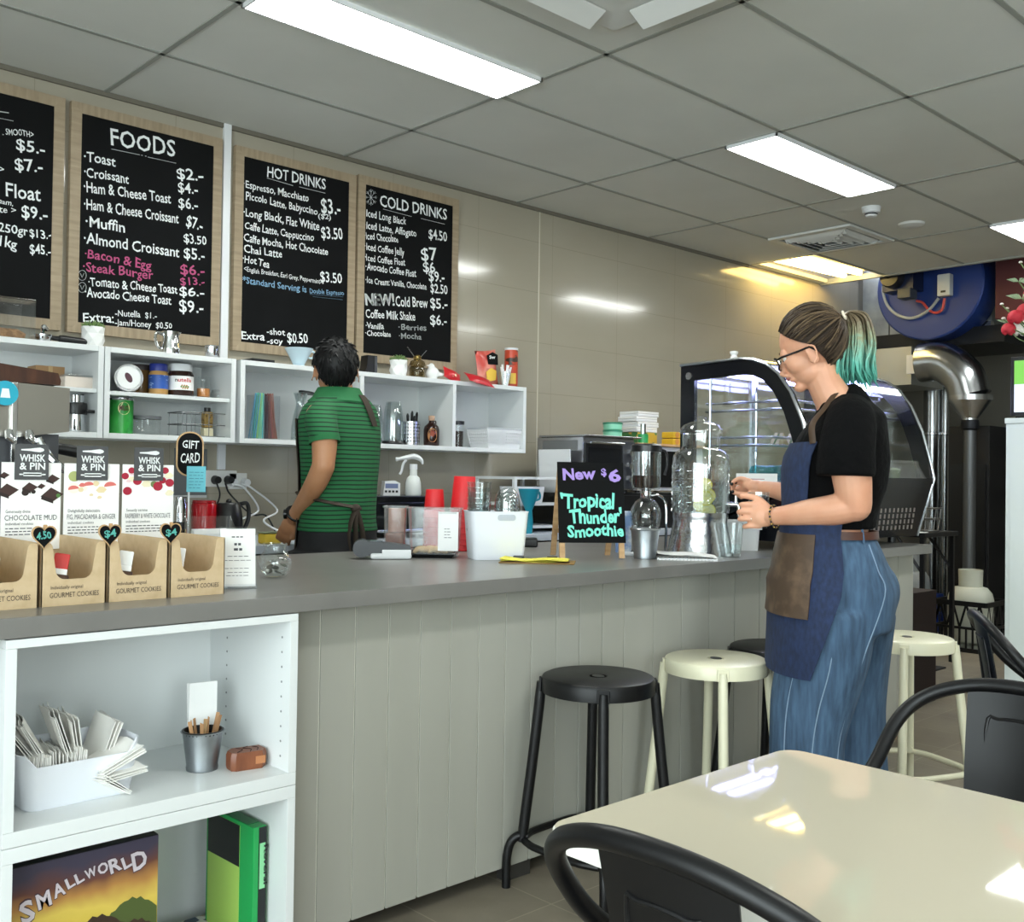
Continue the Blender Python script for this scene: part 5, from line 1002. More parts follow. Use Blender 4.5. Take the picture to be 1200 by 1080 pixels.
for k in range(4):
    a = ony(753, 500, 4.0); t = thing('foam_box', ['lowest', 'second lowest', 'second highest', 'topmost'][k]+' white foam takeaway box stacked on the wooden board', 'takeaway box', (a.x+.015*(k % 2), 4.04, zw+.075+.032*k), 0, 'white foam boxes'); MB().box((0, 0, .008), (.20, .15, .016), 0, .004).build('base', WHITEP, t); MB().box((0, 0, .0235), (.20, .15, .015), 0, .004).build('lid', whc, t)
tag(MB().box((0, 0, .037), (.19, .15, .074), 0, .004).build('tea_carton', mat('green_carton', '#3f7f4a', .5, noise=(14, '#c9a83e', .5, .54)), loc=(ony(753, 500, 4.0).x+.005, 4.04, zw+.0005)), 'green and yellow carton under the stack of white foam boxes', 'carton')
for k in range(2):
    a = ony(771, 515, 3.98); t = thing('cookie_pack', ['lower', 'upper'][k]+' yellow pack of orange biscuits on the wooden board', 'biscuit pack', (a.x+.06, 3.90, zw+.041*k+.0005), 0, 'yellow biscuit packs'); MB().box((0, 0, .02), (.14, .09, .039), 0, .006).build('pack', mat('yellow_pack', '#d9b02e', .4), t); MB().cyl((-.03, -.0455, .02), (-.03, -.047, .02), .018, n=18).build('biscuit_picture', mat('orange_biscuit', '#c98a4a', .6), t)
t = thing('green_bottle', 'small green bottle with chrome top in front of the foam boxes', 'bottle', (ony(756, 515, 3.86).x-.02, 3.86, zw+.0005)); MB().cyl((0, 0, 0), (0, 0, .055), .032, n=24).build('bottle_body', mat('bottle_green', '#2f9a57', .3), t); MB().cyl((0, 0, .055), (0, 0, .115), .016, n=18).build('pump_top', CHROME, t)
# ================================================================== espresso machine at the left edge
p = onz(40, 620, CT); a = ony(20, 448, 2.84); b = ony(82, 455, 2.84); cz_ = ony(50, 508, 2.84)
t = thing('espresso_machine', 'stainless espresso machine with dark wooden top at the left edge of the picture', 'espresso machine', (b.x, 2.84, CT)); zt_, zb_ = a.z-CT, cz_.z-CT; wl = b.x-a.x
MB().prism([(-.62, zb_), (-wl, zb_-.012), (0, zb_+.008), (0, zt_-.006), (-wl, zt_), (-.62, zt_)], -.28, 0, M=MX.Rotation(pi/2, 4, 'X')).build('side_panel', mat('satin_steel', '#a9a59d', .32, 1), t)
MB().b2((-.62, .02, .10), (-.02, .26, zb_)).build('body', mat('machine_grey', '#55565a', .4, .5), t); MB().b2((-.62, -.02, .06), (.0, .27, .10), 0, .006).build('drip_tray', STEEL, t)
wal = mat('dark_walnut', '#3b2015', .35, noise=((40, 6, 6), '#52301f', .4, .7))
g = MB(); z0, z1, z2 = zt_+.002, ony(0, 424, 2.84).z-CT, ony(75, 437, 2.84).z-CT; q0, q1 = ony(0, 440, 2.84).x-b.x, ony(75, 437, 2.84).x-b.x
g.prism([(-.62, z0), (q1-.002, z0), (q1, z0+.012), (q1-.008, z2), (q0, z1), (-.62, z1+.03)], -.26, -.02, M=MX.Rotation(pi/2, 4, 'X')); g.build('wooden_top', wal, t)
for x in (-.58, -.06):
    for y in (.02, .24): MB().cyl((x, y, 0), (x, y, .062), .02, n=14).build('foot', BLACKP, t)
cx_ = ony(38, 515, 2.9).x-b.x; cz2 = ony(38, 512, 2.9).z-CT
MB().cyl((cx_, .10, zb_+.02), (cx_, .10, cz2-.006), .034, n=24).build('group_head', CHROME, t)
ph = MB().tube(cr([(cx_+.02, .09, cz2-.02), (cx_+.07, .08, cz2-.028), (cx_+.15, .07, cz2-.040), (cx_+.20, .07, cz2-.042)], 5), crs([.012, .015, .017, .012], 5), 12).build('portafilter_handle', BLACKP, t); MB().lathe([(.0, cz2-.03), (.03, cz2-.028), (.033, cz2-.004), (0, cz2)], 24, M=MX.Translation((cx_, .10, 0))).build('portafilter_basket', CHROME, t)
sw = ony(60, 518, 2.8).x-b.x; MB().tube(cr([(sw-.03, -.03, cz2-.005), (sw-.01, -.04, cz2-.05), (sw+.02, -.05, cz2-.08), (sw+.045, -.05, cz2-.10), (sw+.055, -.05, cz2-.135)], 6), crs([.010, .013, .011, .006, .005], 6), 10).build('steam_wand', CHROME, t)
for q in range(2): MB().tube([(sw-.10+.05*q, -.02, cz2+.012), (sw-.10+.05*q, -.03, cz2-.008), (sw-.09+.05*q, -.035, cz2-.02)], [.010, .013, .006], 10).build('tap_fitting', CHROME, t)
bl_ = ony(9, 460, 2.80); M = frame((bl_.x-b.x, -.018, bl_.z-CT), (1, 0, 0), z=(0, -1, 0))
MB().prism(circ(.032, 28), 0, .004, M=M).build('blue_badge', mat('cyan_badge', '#23a3bd', .4), t); MB().prism([(-.012, -.012), (.012, -.012), (.008, .012), (-.008, .012)], .004, .005, M=M).build('badge_mark', CHALK, t)
MB().b2((-wl-.015, -.012, .11), (-wl, .0, zt_), 0, .002).build('front_trim', CHROME, t)
# ================================================================== inside the white display unit
ZS = .4972
bl, br_ = onz(30, 960, ZS), onz(163, 936, ZS)
cx_, cy_ = (bl.x+br_.x)/2+.01, bl.y+.11
t = thing('napkin_bin', 'white plastic bin of paper napkins on the shelf of the display unit', 'storage bin', (cx_, cy_, ZS), radians(1)); w, d = .255, .17
rings = []
for z, k in ((0, .86), (.006, .89), (.07, .96)): rings.append([V((x*k, y*k, z)) for x, y in rrect(w, d, .03, 6)])
hh = lambda x, y: .118-.042*(1 if abs(x) < .085 and y < 0 else (0 if abs(x) > .118 else (1-(abs(x)-.085)/.033 if y < 0 else 0)))
rings.append([V((x, y, hh(x, y))) for x, y in rrect(w, d, .03, 6)]); rings.append([V((x*.975, y*.97, hh(x, y))) for x, y in rrect(w, d, .03, 6)]); rings.append([V((x*.86, y*.86, .01)) for x, y in rrect(w, d, .03, 6)])
MB().loft(rings).build('bin_body', wbin, t)
napm = mat('napkin_paper', '#f4f2ed', .95, bump=(60, .08))
bw = MX.Translation((cx_, cy_, 0))
def napkin(k, x, y, z, rx, ry, rz, w=.012, dd=.11, hgt=.12, lab=''):
    M = MX.Rotation(rz, 4, 'Z') @ MX.Rotation(ry, 4, 'Y') @ MX.Rotation(rx, 4, 'X'); g = MB(M)
    for q in range(3): g.sheet([[(-.5*w+w*q/2+.004*sin(i*1.3+q+k)*(j/5), dd*(i/6-.5)*(1+.12*j/5), hgt*j/5) for i in range(7)] for j in range(6)], .0016)
    tag(g.build('napkin_fold', napm, loc=(cx_+x, cy_+y, ZS+z), smooth=60), lab, 'napkins', 'paper napkins in the white bin')
for k in range(9): napkin(k, -.098+.013*k, -.005, .012, 0, .03*sin(k), 0, .011, .12, .098+.006*sin(k*2), ['first', 'second', 'third', 'fourth', 'fifth', 'sixth', 'seventh', 'eighth', 'ninth'][k]+' upright folded napkin bundle from the left in the white bin')
for k, (x, y, z, ry, lab, hg) in enumerate(((-.045, -.01, .055, -.62, 'napkin bundle fanned out to the left above the bin', .15), (-.035, -.015, .052, -.52, 'second leaning napkin bundle fanned to the left', .15), (.0, -.01, .055, -.32, 'napkin bundle sticking up at the middle of the bin', .145), (.012, .0, .05, -.18, 'tall napkin bundle right of the middle of the bin', .13), (.05, .02, .03, .3, 'napkin bundle leaning to the right at the back of the bin', .13), (.03, -.055, .06, 1.15, 'napkin bundle folded down over the front right of the bin', .10), (.028, -.06, .045, 1.5, 'lowest napkin bundle flopping right over the bin front', .10), (.02, -.065, .05, 2.2, 'napkin corner hanging over the front lip of the bin', .08))):
    napkin(k+20, x, y, z, .1, ry, .1*k-.3, .012, .095, hg, lab)
p = onz(246, 905, ZS)
t = thing('stirrer_bucket', 'small galvanised bucket of wooden stirrers in the display unit', 'bucket', (p.x, p.y+.04, ZS)); g = MB(); bucket_mesh(g, .036, .048, .092); g.build('bucket_wall', GALV, t); MB().lathe([(.046, .085), (.0475, .0935), (.0435, .0935), (.040, .06), (0, .06)], 30).build('black_liner', BLACKP, t)
for k in range(9):
    a = k*2.4; x, y = .022*sqrt((k+.5)/9)*cos(a), .022*sqrt((k+.5)/9)*sin(a)
    o = MB(MX.Rotation(.3*x/.022, 4, 'Y') @ MX.Rotation(-.25*y/.022, 4, 'X') @ MX.Rotation(k*.7, 4, 'Z')).box((0, 0, .05), (.009+.003*(k % 2), .0022, .10), 0, .001)
    tag(o.build('stirrer', mat('stirrer_wood', '#b98d63', .7, noise=((20, 20, 4), '#8f6846', .4, .7)) if k % 3 else woodl, loc=(p.x+x, p.y+.04+y, ZS+.012+.008*(k % 3))), 'flat wooden stirrer standing in the small galvanised bucket', 'stirrer', 'wooden stirrers in the bucket')
q = onz(240, 880, ZS); a = ony(238, 800, UY1-.06)
t = thing('serviette_card', 'white folded card standing behind the bucket of stirrers', 'card', (ony(238, 830, 2.30).x, 2.30, ZS), radians(-8)); hgt = ony(238, 799, 2.30).z-ZS
MB().b2((-.034, 0, 0), (.034, .004, hgt), 0, .001).build('front_leaf', PAPER, t); MB(MX.Rotation(radians(-6), 4, 'X')).b2((-.030, .012, 0), (.034, .015, hgt*.98)).build('rear_leaf', PAPER, t)
p = onz(297, 902, ZS)
t = thing('wooden_puzzle', 'carved reddish wooden block lying beside the stirrer bucket', 'wooden block', (p.x, p.y+.035, ZS), radians(-8)); rw = mat('red_wood', '#6e3d26', .4, noise=((30, 8, 8), '#8a5234', .35, .7))
MB().loft([[V((x*k, y*k, z)) for x, y in [(-.045, -.02), (-.035, -.028), (.03, -.03), (.045, -.012), (.042, .025), (-.03, .028), (-.046, .01)]] for z, k in ((0, .95), (.008, 1), (.034, 1), (.042, .93))]).build('block', rw, t)
g = MB()
for pts in ([(-.03, -.02), (-.01, .0), (-.02, .02)], [(0, -.026), (.01, -.005), (-.005, .012), (.012, .024)], [(.02, -.02), (.03, 0), (.022, .018)]): g.tube(cr([(x*.95, y*.95, .0424) for x, y in pts], 5), .0011, 5)
g.build('carving', mat('burnt_groove', '#2f1710', .8), t); MB().b2((.012, -.0305, .012), (.036, -.029, .030)).build('end_grain', mat('end_grain_wood', '#b5774d', .5), t)
# ---- lower bay: two game boxes and a patterned board
ZL = .0305
x0, x1 = ony(14, 1015, 2.17).x, ony(186, 977, 2.17).x; zt_ = ony(100, 997, 2.17).z
t = thing('game_box', 'large board game box with sunset cover and pale curved title, standing in the display unit', 'board game', ((x0+x1)/2, 2.17, ZL)); w, h = x1-x0, zt_-ZL
MB().b2((-w/2, 0, 0), (w/2, .07, h), 0, .002).build('box', mat('game_box_side', '#1b1a22', .4), t)
m = mat('sunset_cover', '#d9b53a', .4); N, L, B = nodes(m); tc = N.new('ShaderNodeTexCoord'); sp = N.new('ShaderNodeSeparateXYZ'); nz = N.new('ShaderNodeTexNoise'); nz.inputs['Scale'].default_value = 11; ad = N.new('ShaderNodeMath'); ad.operation = 'MULTIPLY_ADD'; ad.inputs[1].default_value = .07
mr = N.new('ShaderNodeMapRange'); mr.inputs[1].default_value = h-.26; mr.inputs[2].default_value = h+.035; rp = N.new('ShaderNodeValToRGB')
for i, (pp, c) in enumerate(((0, '#39331f'), (.2, '#6d6a26'), (.40, '#c3a836'), (.58, '#d8bd58'), (.70, '#b07f45'), (.80, '#6a4238'), (.93, '#443f52'))):
    e = rp.color_ramp.elements[i] if i < 2 else rp.color_ramp.elements.new(pp); e.position = pp; e.color = lin(c)
L.new(tc.outputs['Object'], sp.inputs[0]); L.new(tc.outputs['Object'], nz.inputs['Vector']); L.new(nz.outputs[0], ad.inputs[0]); L.new(sp.outputs['Z'], ad.inputs[2]); L.new(ad.outputs[0], mr.inputs[0]); L.new(mr.outputs[0], rp.inputs[0]); L.new(rp.outputs[0], B.inputs['Base Color'])
cv = MB().b2((-w/2+.001, -.0012, 0), (w/2-.001, -.0002, h-.002)).build('cover', m, t)
hk_ = []; g = MB(); FM = MX.Rotation(pi/2, 4, 'X')
def hill(cx, cz, r, mi): hk_.append(1), g.prism([(cx+r*(q/6-1), cz+r*.55*sin(pi*q/12)+.003*sin(q*2.7+cx*50)) for q in range(13)]+[(cx+r, cz-.12), (cx-r, cz-.12)], .0013, .0015+.0001*len(hk_), mi, FM)
hill(.095, h-.155, .055, 0); hill(.02, h-.175, .06, 1); hill(-.07, h-.19, .07, 0); hill(.10, h-.20, .05, 1)
g.build('hill_picture', [mat('hill_green', '#4d5a2c', .5), mat('hill_brown', '#3b2a1e', .5)], cv, smooth=0)
g = MB(); ar = [('S', 1.55), ('M', 1.15), ('A', 1.0), ('L', .8), ('L', .8), ('W', .72), ('O', .82), ('R', 1.1), ('L', .95), ('D', 1.4)]; wds = [.030, .030, .026, .018, .018, .026, .024, .028, .020, .036]; x = -w/2+.020; sc_ = (w-.040)/sum(wds)
for k, ((ch, sz), wd_) in enumerate(zip(ar, wds)):
    u = (x+w/2)/w; zb = h-.118+.048*u+.030*sin(pi*u)-(.016*(sz-1)); g.text(ch, (x, -.0016, zb), (x+wd_*sc_*.93, -.0016, zb+.006), .030*sz, (0, -1, 0), 1, bold=.055, lift=.0004); g.text(ch, (x+.001, -.0016, zb+.001), (x+wd_*sc_*.90, -.0016, zb+.007), .028*sz, (0, -1, 0), 0, bold=.03, lift=.0009); x += wd_*sc_
g.build('title_lettering', [mat('pale_title', '#cfc5cc', .5), mat('title_outline', '#4a3540', .6)], cv, smooth=0, recalc=False)
p = ony(305, 962, 2.20); zt_ = ony(293, 960, 2.20).z
t = thing('game_box', 'tall green and black board game box standing on edge at the right of the unit', 'board game', (ony(304, 1000, 2.17).x-.012, 2.17, ZL+.045), radians(2)); h = ony(310, 967, 2.17).z-ZL-.045; gb, gk = mat('game_green', '#23a052', .35), mat('game_black', '#17181b', .35)
MB().b2((-.005, 0, 0), (.030, .22, h), 0, .002).build('box', gb, t); MB().b2((-.0058, .06, .0), (-.005, .21, h*.97)).build('front_cover', mat('lime_cover', '#a9cf62', .4), t); MB().b2((-.0062, .06, h*.62), (-.0059, .21, h*.97)).build('dark_panel', gk, t)
MB().b2((.010, -.0012, 0), (.0302, -.0002, h-.002)).build('spine', gk, t); lb = MB().b2((.012, -.002, h*.48), (.027, -.0011, h*.86)).build('spine_label', mat('pale_green_label', '#8fd9a0', .4), t)
g = MB(); g.text('Reversi', (.0235, -.0022, h*.84), (.0235, -.0022, h*.51), .010, (0, -1, 0), bold=.03); g.build('spine_lettering', gk, lb, smooth=0); MB().b2((-.003, .03, h), (.028, .20, h+.0012)).build('top_label', mat('dark_green', '#1d6b3c', .4), t)
pat = mat('patterned_board', '#8d8f86', .5); N, L, B = nodes(pat); tc = N.new('ShaderNodeTexCoord'); vo = N.new('ShaderNodeTexVoronoi'); vo.inputs['Scale'].default_value = 34; rp = N.new('ShaderNodeValToRGB'); rp.color_ramp.interpolation = 'CONSTANT'; sx_ = N.new('ShaderNodeSeparateColor')
for i, (pp, c) in enumerate(((0, '#d8d5c8'), (.3, '#5c6b80'), (.45, '#b98b4e'), (.6, '#e0ddd2'), (.75, '#3f4c5e'), (.88, '#a39a86'))):
    e = rp.color_ramp.elements[i] if i < 2 else rp.color_ramp.elements.new(pp); e.position = pp; e.color = lin(c)
L.new(tc.outputs['Object'], vo.inputs['Vector']); L.new(vo.outputs['Color'], sx_.inputs[0]); L.new(sx_.outputs[0], rp.inputs[0]); L.new(rp.outputs[0], B.inputs['Base Color'])
t = thing('patterned_box', 'flat box with blue and ochre tile pattern under the green game box', 'box', (1.13, 2.18, ZL)); MB().b2((-.13, -.03, 0), (.125, .24, .044), 0, .002).build('box_body', pat, t); MB().b2((-.131, -.031, .030), (.126, .241, .0445), 0, .001).build('lid', pat, t)
# ================================================================== stools
def stool_parts(t, m, bolt):
    R = .166
    prof = [(0, .600), (R-.004, .600), (R-.002, .578), (R, .574), (R+.001, .609), (R-.003, .617), (R-.010, .6205), (.028, .6185), (.026, .617), (.026, .606), (0, .606)]
    MB().lathe(prof, 48).build('seat', m, t)
    MB().prism([(x*1.35, y) for x, y in circ(.017, 20)], .6172, .6190, M=MX.Rotation(.4, 4, 'Z')).build('grip_hole', BLACKP, t)
    for k in range(4):
        a = k*pi/2; c, s = cos(a), sin(a); P = lambda r, z: V((r*c, r*s, z))
        g = MB(); pts = cr([P(R+.002, .60), P(R+.003, .565), P(R+.009, .50), P(R+.024, .36), P(R+.042, .21), P(R+.050, .135)], 5); n = len(pts)
        g.tube(pts, [.012+.0035*min(1, i/6) for i in range(n)], 12)
        g.tube(cr([P(R+.034, .148), P(R+.060, .150), P(R+.082, .132), P(R+.093, .095), P(R+.095, .04), P(R+.095, .0)], 5), .0130, 12)
        lg = g.build('leg', m, t)
        MB(MX.Rotation(a, 4, 'Z')).box((R+.003, 0, .593), (.007, .036, .040), 0, .003).build('bracket', m, t)
        MB(MX.Rotation(a, 4, 'Z')).lathe([(0, .004), (.006, .003), (.007, 0)], 12, M=MX.Translation((R+.0065, 0, .592)) @ MX.Rotation(pi/2, 4, 'Y')).build('bolt', bolt, t)
    ring = []
    for k in range(4):
        a = k*pi/2
        for d in (-.42, -.2, 0, .2, .42): ring.append(V(((R+.046-abs(d)*.05)*cos(a+d), (R+.046-abs(d)*.05)*sin(a+d), .140)))
    MB().tube(cr(ring, 3, True), .0105, 10, closed=True).build('foot_ring', m, t)
def stool(px, py, rz, m, bolt, label):
    p = onz(px, py, .62) if py else V((3.125, 1.955, 0)); t = thing('bar_stool', label, 'stool', (p.x, p.y, 0), rz, 'metal bar stools along the counter'); stool_parts(t, m, bolt); return t
scr = mat('screw_steel', '#9c9c98', .3, 1)
stool(701, 791, radians(47), BLACKM, mat('black_bolt', '#1a1b1d', .3, .8), 'black metal bar stool, nearest of the row, at the plank front')
stool(839, 770, radians(43), CREAM, scr, 'cream metal bar stool between the two black stools')
stool(924, 0, radians(44), BLACKM, MATS['black_bolt'], 'black metal bar stool half hidden behind the legs of the woman')
stool(1063, 745, radians(22), CREAM, scr, 'cream metal bar stool to the right of the woman')
# ================================================================== dining table and chairs
t = thing('dining_table', 'glossy cream square-cornered table in the foreground', 'table', (1.234, .35, 0))
top = mat('gloss_cream_top', '#c9c1ad', .03); edge_ = mat('table_edge_white', '#efece4', .3)
g = MB(); hw_, hd = .294, .585
for z0, z1, k, mi in ((.722, .744, 0, 1), (.744, .7475, .002, 0)): g.prism(rrect(2*(hw_-k), 2*(hd-k), .035, 6), z0, z1, mi, mi_side=1)
g.build('tabletop', [top, edge_], t)
MB().lathe([(0, .0), (.24, 0), (.24, .008), (.06, .022), (.038, .04), (.036, .70), (.10, .712), (.10, .722), (0, .722)], 32).build('pedestal', BLACKM, t)
def chair_parts(t):
    side = lambda s: [V((.205, s*.205, 0)), V((.182, s*.218, .30)), V((.165, s*.220, .48)), V((.115, s*.218, .565)), V((.02, s*.211, .618)), V((-.075, s*.203, .690)), V((-.140, s*.190, .765)), V((-.175, s*.150, .810)), V((-.195, s*.080, .836))]
    pts = cr(side(1)+[V((-.200, 0, .843))]+side(-1)[::-1], 7)
    MB().tube(pts, .0125, 14).build('arm_and_back_tube', BLACKM, t)
    for s in (-1, 1): MB().tube(cr([(-.145, s*.155, .455), (-.165, s*.165, .36), (-.225, s*.20, 0)], 6), [.013]*13, 12, flat=.8).build('rear_leg', BLACKM, t)
    g = MB(); rows = []
    for j in range(9):
        u = j/8; z = .836-.376*u; x = -.199+.045*u+.012*sin(pi*u); w = .085-.015*u
        rows.append([(x+.010*(1-(2*i/8-1)**2)*-1+.008, w*(2*i/8-1), z) for i in range(9)])
    g.sheet(rows, .003); bp_ = g.build('back_panel', BLACKM, t)
    zz = [.76, .80, .80, .76, .56, .52, .52, .56]; e = []
    for yy, z in [(-.05, .765), (-.03, .785), (.03, .785), (.05, .765), (.046, .55), (.03, .53), (-.03, .53), (-.046, .55)]:
        u = (.832-z)/.372; x = -.199+.045*u+.012*sin(pi*u)-.010*(1-(yy/(.085-.015*u))**2)+.008; e.append(V((x, yy, z)))
    MB().tube(cr(e, 4, True), .0038, 8, closed=True).build('pressed_rib', BLACKM, bp_)
    g = MB(); S_ = rrect(.36, .345, .06, 6); g.loft([[V((x*k, y*k, z)) for x, y in S_] for z, k in ((.425, 1), (.455, 1), (.461, .97), (.455, .90), (.450, .5))]); g.build('seat', BLACKM, t)
    for s in (-1, 1): MB().tube([(.185, s*.205, .215), (-.185, s*.178, .215)], .008, 8).build('side_stretcher', BLACKM, t)
def chair(x, y, rz, label):
    t = thing('metal_armchair', label, 'chair', (x, y, 0), rz, 'black metal armchairs'); chair_parts(t); return t
chair(.972, .612, 0, 'black metal armchair at the lower edge of the picture, its back to the viewer')
chair(1.665, .685, pi, 'black metal armchair on the far right side of the glossy table')
q = onz(1143, 722, .838); c_, s_ = cos(-1.0), sin(-1.0)
chair(q.x+.2*c_, q.y+.2*s_, -1.0, 'black metal armchair seen side-on behind the table, beside the white cabinet')
# ================================================================== cake display case on the far end of the counter
XL, XR, ZC = 3.66, 4.72, CT
t = thing('cake_display_case', 'black glass cake display case with curved front on the far end of the counter', 'display case', ((XL+XR)/2, 2.45, ZC)); MO = MX.Translation((-(XL+XR)/2, -2.45, -ZC))
prof = [(2.80, .945), (2.80, 1.705), (2.48, 1.712), (2.42, 1.705), (2.36, 1.682), (2.30, 1.640), (2.24, 1.560), (2.185, 1.440), (2.145, 1.300), (2.125, 1.215), (2.205, .945)]
inn = [(2.725, 1.19), (2.725, 1.635), (2.49, 1.645), (2.43, 1.640), (2.375, 1.615), (2.325, 1.565), (2.275, 1.480), (2.235, 1.370), (2.205, 1.255), (2.195, 1.19)]
YZ = lambda x: frame((x, 0, 0), (0, 1, 0), z=(1, 0, 0))       # polygon (y, z) extruded along +x
def ring_panel(g, x0, x1, outer, inner):
    oo = outer[1:-1]; ii = inner
    A = [(2.80, 1.19)]+oo[:-1]+[(2.128, 1.19)]
    n = len(ii)
    for k in range(n):
        j = (k+1) % n
        if k == n-1: continue
        quad = [A[k], A[k+1], ii[k+1], ii[k]]; g.prism(quad, 0, x1-x0, M=YZ(x0))
gb_ = mat('case_black', '#0c0e14', .18)
for nm, x0, x1 in (('left', XL, XL+.022), ('right', XR-.022, XR)):
    g = MB(MO); ring_panel(g, x0, x1, prof, inn); g.build('end_frame', gb_, t)
    MB(MO).prism(inn, 0, .005, M=YZ(x0+.008)).build('end_glass', CLEAR, t)
    MB(MO).prism([(2.80, .945), (2.80, 1.19), (2.128, 1.19), (2.125, 1.215), (2.205, .945)], 0, x1-x0, M=YZ(x0)).build('base_end', gb_, t)
sv = mat('bright_trim', '#c9ccd0', .2, 1)
for x in (XL-.004, XR+.004): MB(MO).tube([V((x, y, z)) for y, z in prof[1:]], .007, 8).build('edge_trim', sv, t)
cg = MB(MO); rows = [[(x, y, z) for x in (XL+.022, (XL+XR)/2, XR-.022)] for y, z in prof[3:-1]]; cg.sheet(rows, .005); cg.build('curved_front_glass', glass('case_glass', '#fafcfb', .02), t)
MB(MO).b2((XL+.02, 2.42, 1.690), (XR-.02, 2.80, 1.708)).build('roof', sv, t); MB(MO).b2((XL+.022, 2.775, 1.19), (XR-.022, 2.79, 1.69)).build('rear_sliding_door', glass('door_glass', '#f4f7f7', .03), t)
for x in ((XL+XR)/2-.02, (XL+XR)/2+.0): MB(MO).b2((x, 2.765, 1.19), (x+.018, 2.776, 1.69)).build('door_stile', sv, t)
MB(MO).b2((XL+.02, 2.21, .945), (XR-.02, 2.79, 1.185)).build('machine_base', gb_, t); MB(MO).b2((XL+.022, 2.135, 1.185), (XR-.022, 2.79, 1.195)).build('deck', sv, t)
g = MB(MO); gm = frame(((XL+XR)/2, 2.125, 1.215), (1, 0, 0), y=(0, 2.205-2.125, .945-1.215))
g.prism([(-.5, 0), (.5, 0), (.5, .28), (-.5, .28)], -.004, .0, M=gm); fp = g.build('front_panel', gb_, t)
g = MB(MO); L_ = glass('grille_dim', '#cfd2d4', .4)
for r in range(4):
    for k in range(22): g.prism([(-.44+.04*k+.008*r, .14+.028*r), (-.425+.04*k+.008*r, .14+.028*r), (-.417+.04*k+.008*r, .160+.028*r), (-.432+.04*k+.008*r, .160+.028*r)], -.0052, -.0042, M=gm)
o = g.build('vent_slot', mat('vent_slot_light', '#7d7672', .5), fp, smooth=0); o['kind'] = 'stuff'
lab = MB(MO).b2((XL-.0015, 2.30, 1.135), (XL-.0003, 2.50, 1.225), 0).build('energy_label', PAPER, t)
g = MB(MO)
for k in range(3): g.b2((XL-.002, 2.36-.006*k, 1.20-.012*k), (XL-.0016, 2.45+.006*k, 1.203-.012*k))
g.build('label_print', mat('red_fine_print', '#b88a86', .7), lab, smooth=0)
MB(MO).cyl((XL-.004, 2.755, 1.655), (XL, 2.755, 1.655), .016, n=20).build('round_cap', sv, t); MB(MO).cyl((XL-.006, 2.18, 1.33), (XL, 2.18, 1.33), .014, n=16).build('lock_knob', sv, t)
led = mat('led_tube', '#ffffff', .4, emit=('#b0b4ff', 18))
for y, z in ((2.66, 1.668), (2.44, 1.672)): MB(MO).cyl((XL+.06, y, z), (XR-.06, y, z), .011, n=12).build('led_tube', led, t)
for z, d in ((1.495, .30), (1.345, .22)):
    sh = MB(MO).b2((XL+.03, 2.80-.10-d-.12, z), (XR-.03, 2.70, z+.006)).build('glass_shelf', CLEAR, t)
    MB(MO).tube([V((x, y, z+.034)) for x, y in ((XL+.04, 2.69), (XL+.035, 2.80-.10-d-.10), (XL+.05, 2.80-.10-d-.12), (XR-.05, 2.80-.10-d-.12), (XR-.035, 2.80-.10-d-.10), (XR-.04, 2.69))], .0055, 8).build('rail', sv, sh)
    MB(MO).tube([V((x, y, z)) for x, y in ((XL+.04, 2.69), (XL+.035, 2.80-.10-d-.10), (XL+.05, 2.80-.10-d-.12), (XR-.05, 2.80-.10-d-.12), (XR-.035, 2.80-.10-d-.10), (XR-.04, 2.69))], .0055, 8).build('rail', sv, sh)
MB(MO).tube([(XL+.03, 2.66, 1.20), (XL+.03, 2.66, 1.66)], .006, 8).build('shelf_post', CHROME, t); MB(MO).tube([(XL+.45, 2.70, 1.20), (XL+.45, 2.70, 1.66)], .006, 8).build('shelf_post', CHROME, t)
for x in (XL+.10, XR-.10):
    for y in (2.28, 2.72): MB(MO).cyl((x, y, CT), (x, y, .946), .02, n=14).build('foot', BLACKP, t)
q = onx(848, 415, XL+.05)
t = thing('pepper_mill', 'small white knob-topped shaker standing on the cake display case', 'shaker', (XL+.06, 2.56, 1.7085)); MB().lathe([(0, 0), (.020, 0), (.021, .006), (.016, .022), (.012, .030), (.018, .038), (.018, .046), (.0, .050)], 24).build('shaker_body', whc, t)
for k, (x, y, nm) in enumerate(((3.80, 2.30, 'clear water bottle with blue cap lying nearest the left end of the display case'), (3.80, 2.42, 'second clear water bottle lying on the deck of the display case'), (4.05, 2.27, 'teal water bottle lying further along in the display case'))):
    t = thing('water_bottle', nm, 'bottle', (x, y, 1.1955), radians(-12), 'water bottles lying in the display case'); AX = MX.Translation((0, 0, .034)) @ MX.Rotation(pi/2, 4, 'Y')
    MB(AX).lathe([(0, -.10), (.030, -.10), (.033, -.09), (.031, -.05), (.033, -.01), (.033, .04), (.026, .065), (.014, .08), (.013, .09)], 24).build('bottle_body', glass('aqua_bottle', '#9fd8e2', .05, milky=.12) if k < 2 else glass('teal_bottle', '#37b3c0', .05, milky=.35), t); MB(AX).cyl((0, 0, .09), (0, 0, .108), .015, n=16).build('cap', mat('teal_plastic', '#1f8ba0', .35), t)
bread = mat('wrapped_bread', '#c9b896', .7, noise=(30, '#a58d62', .4, .6)); leaf_ = mat('salad_green', '#5a6b3a', .7)
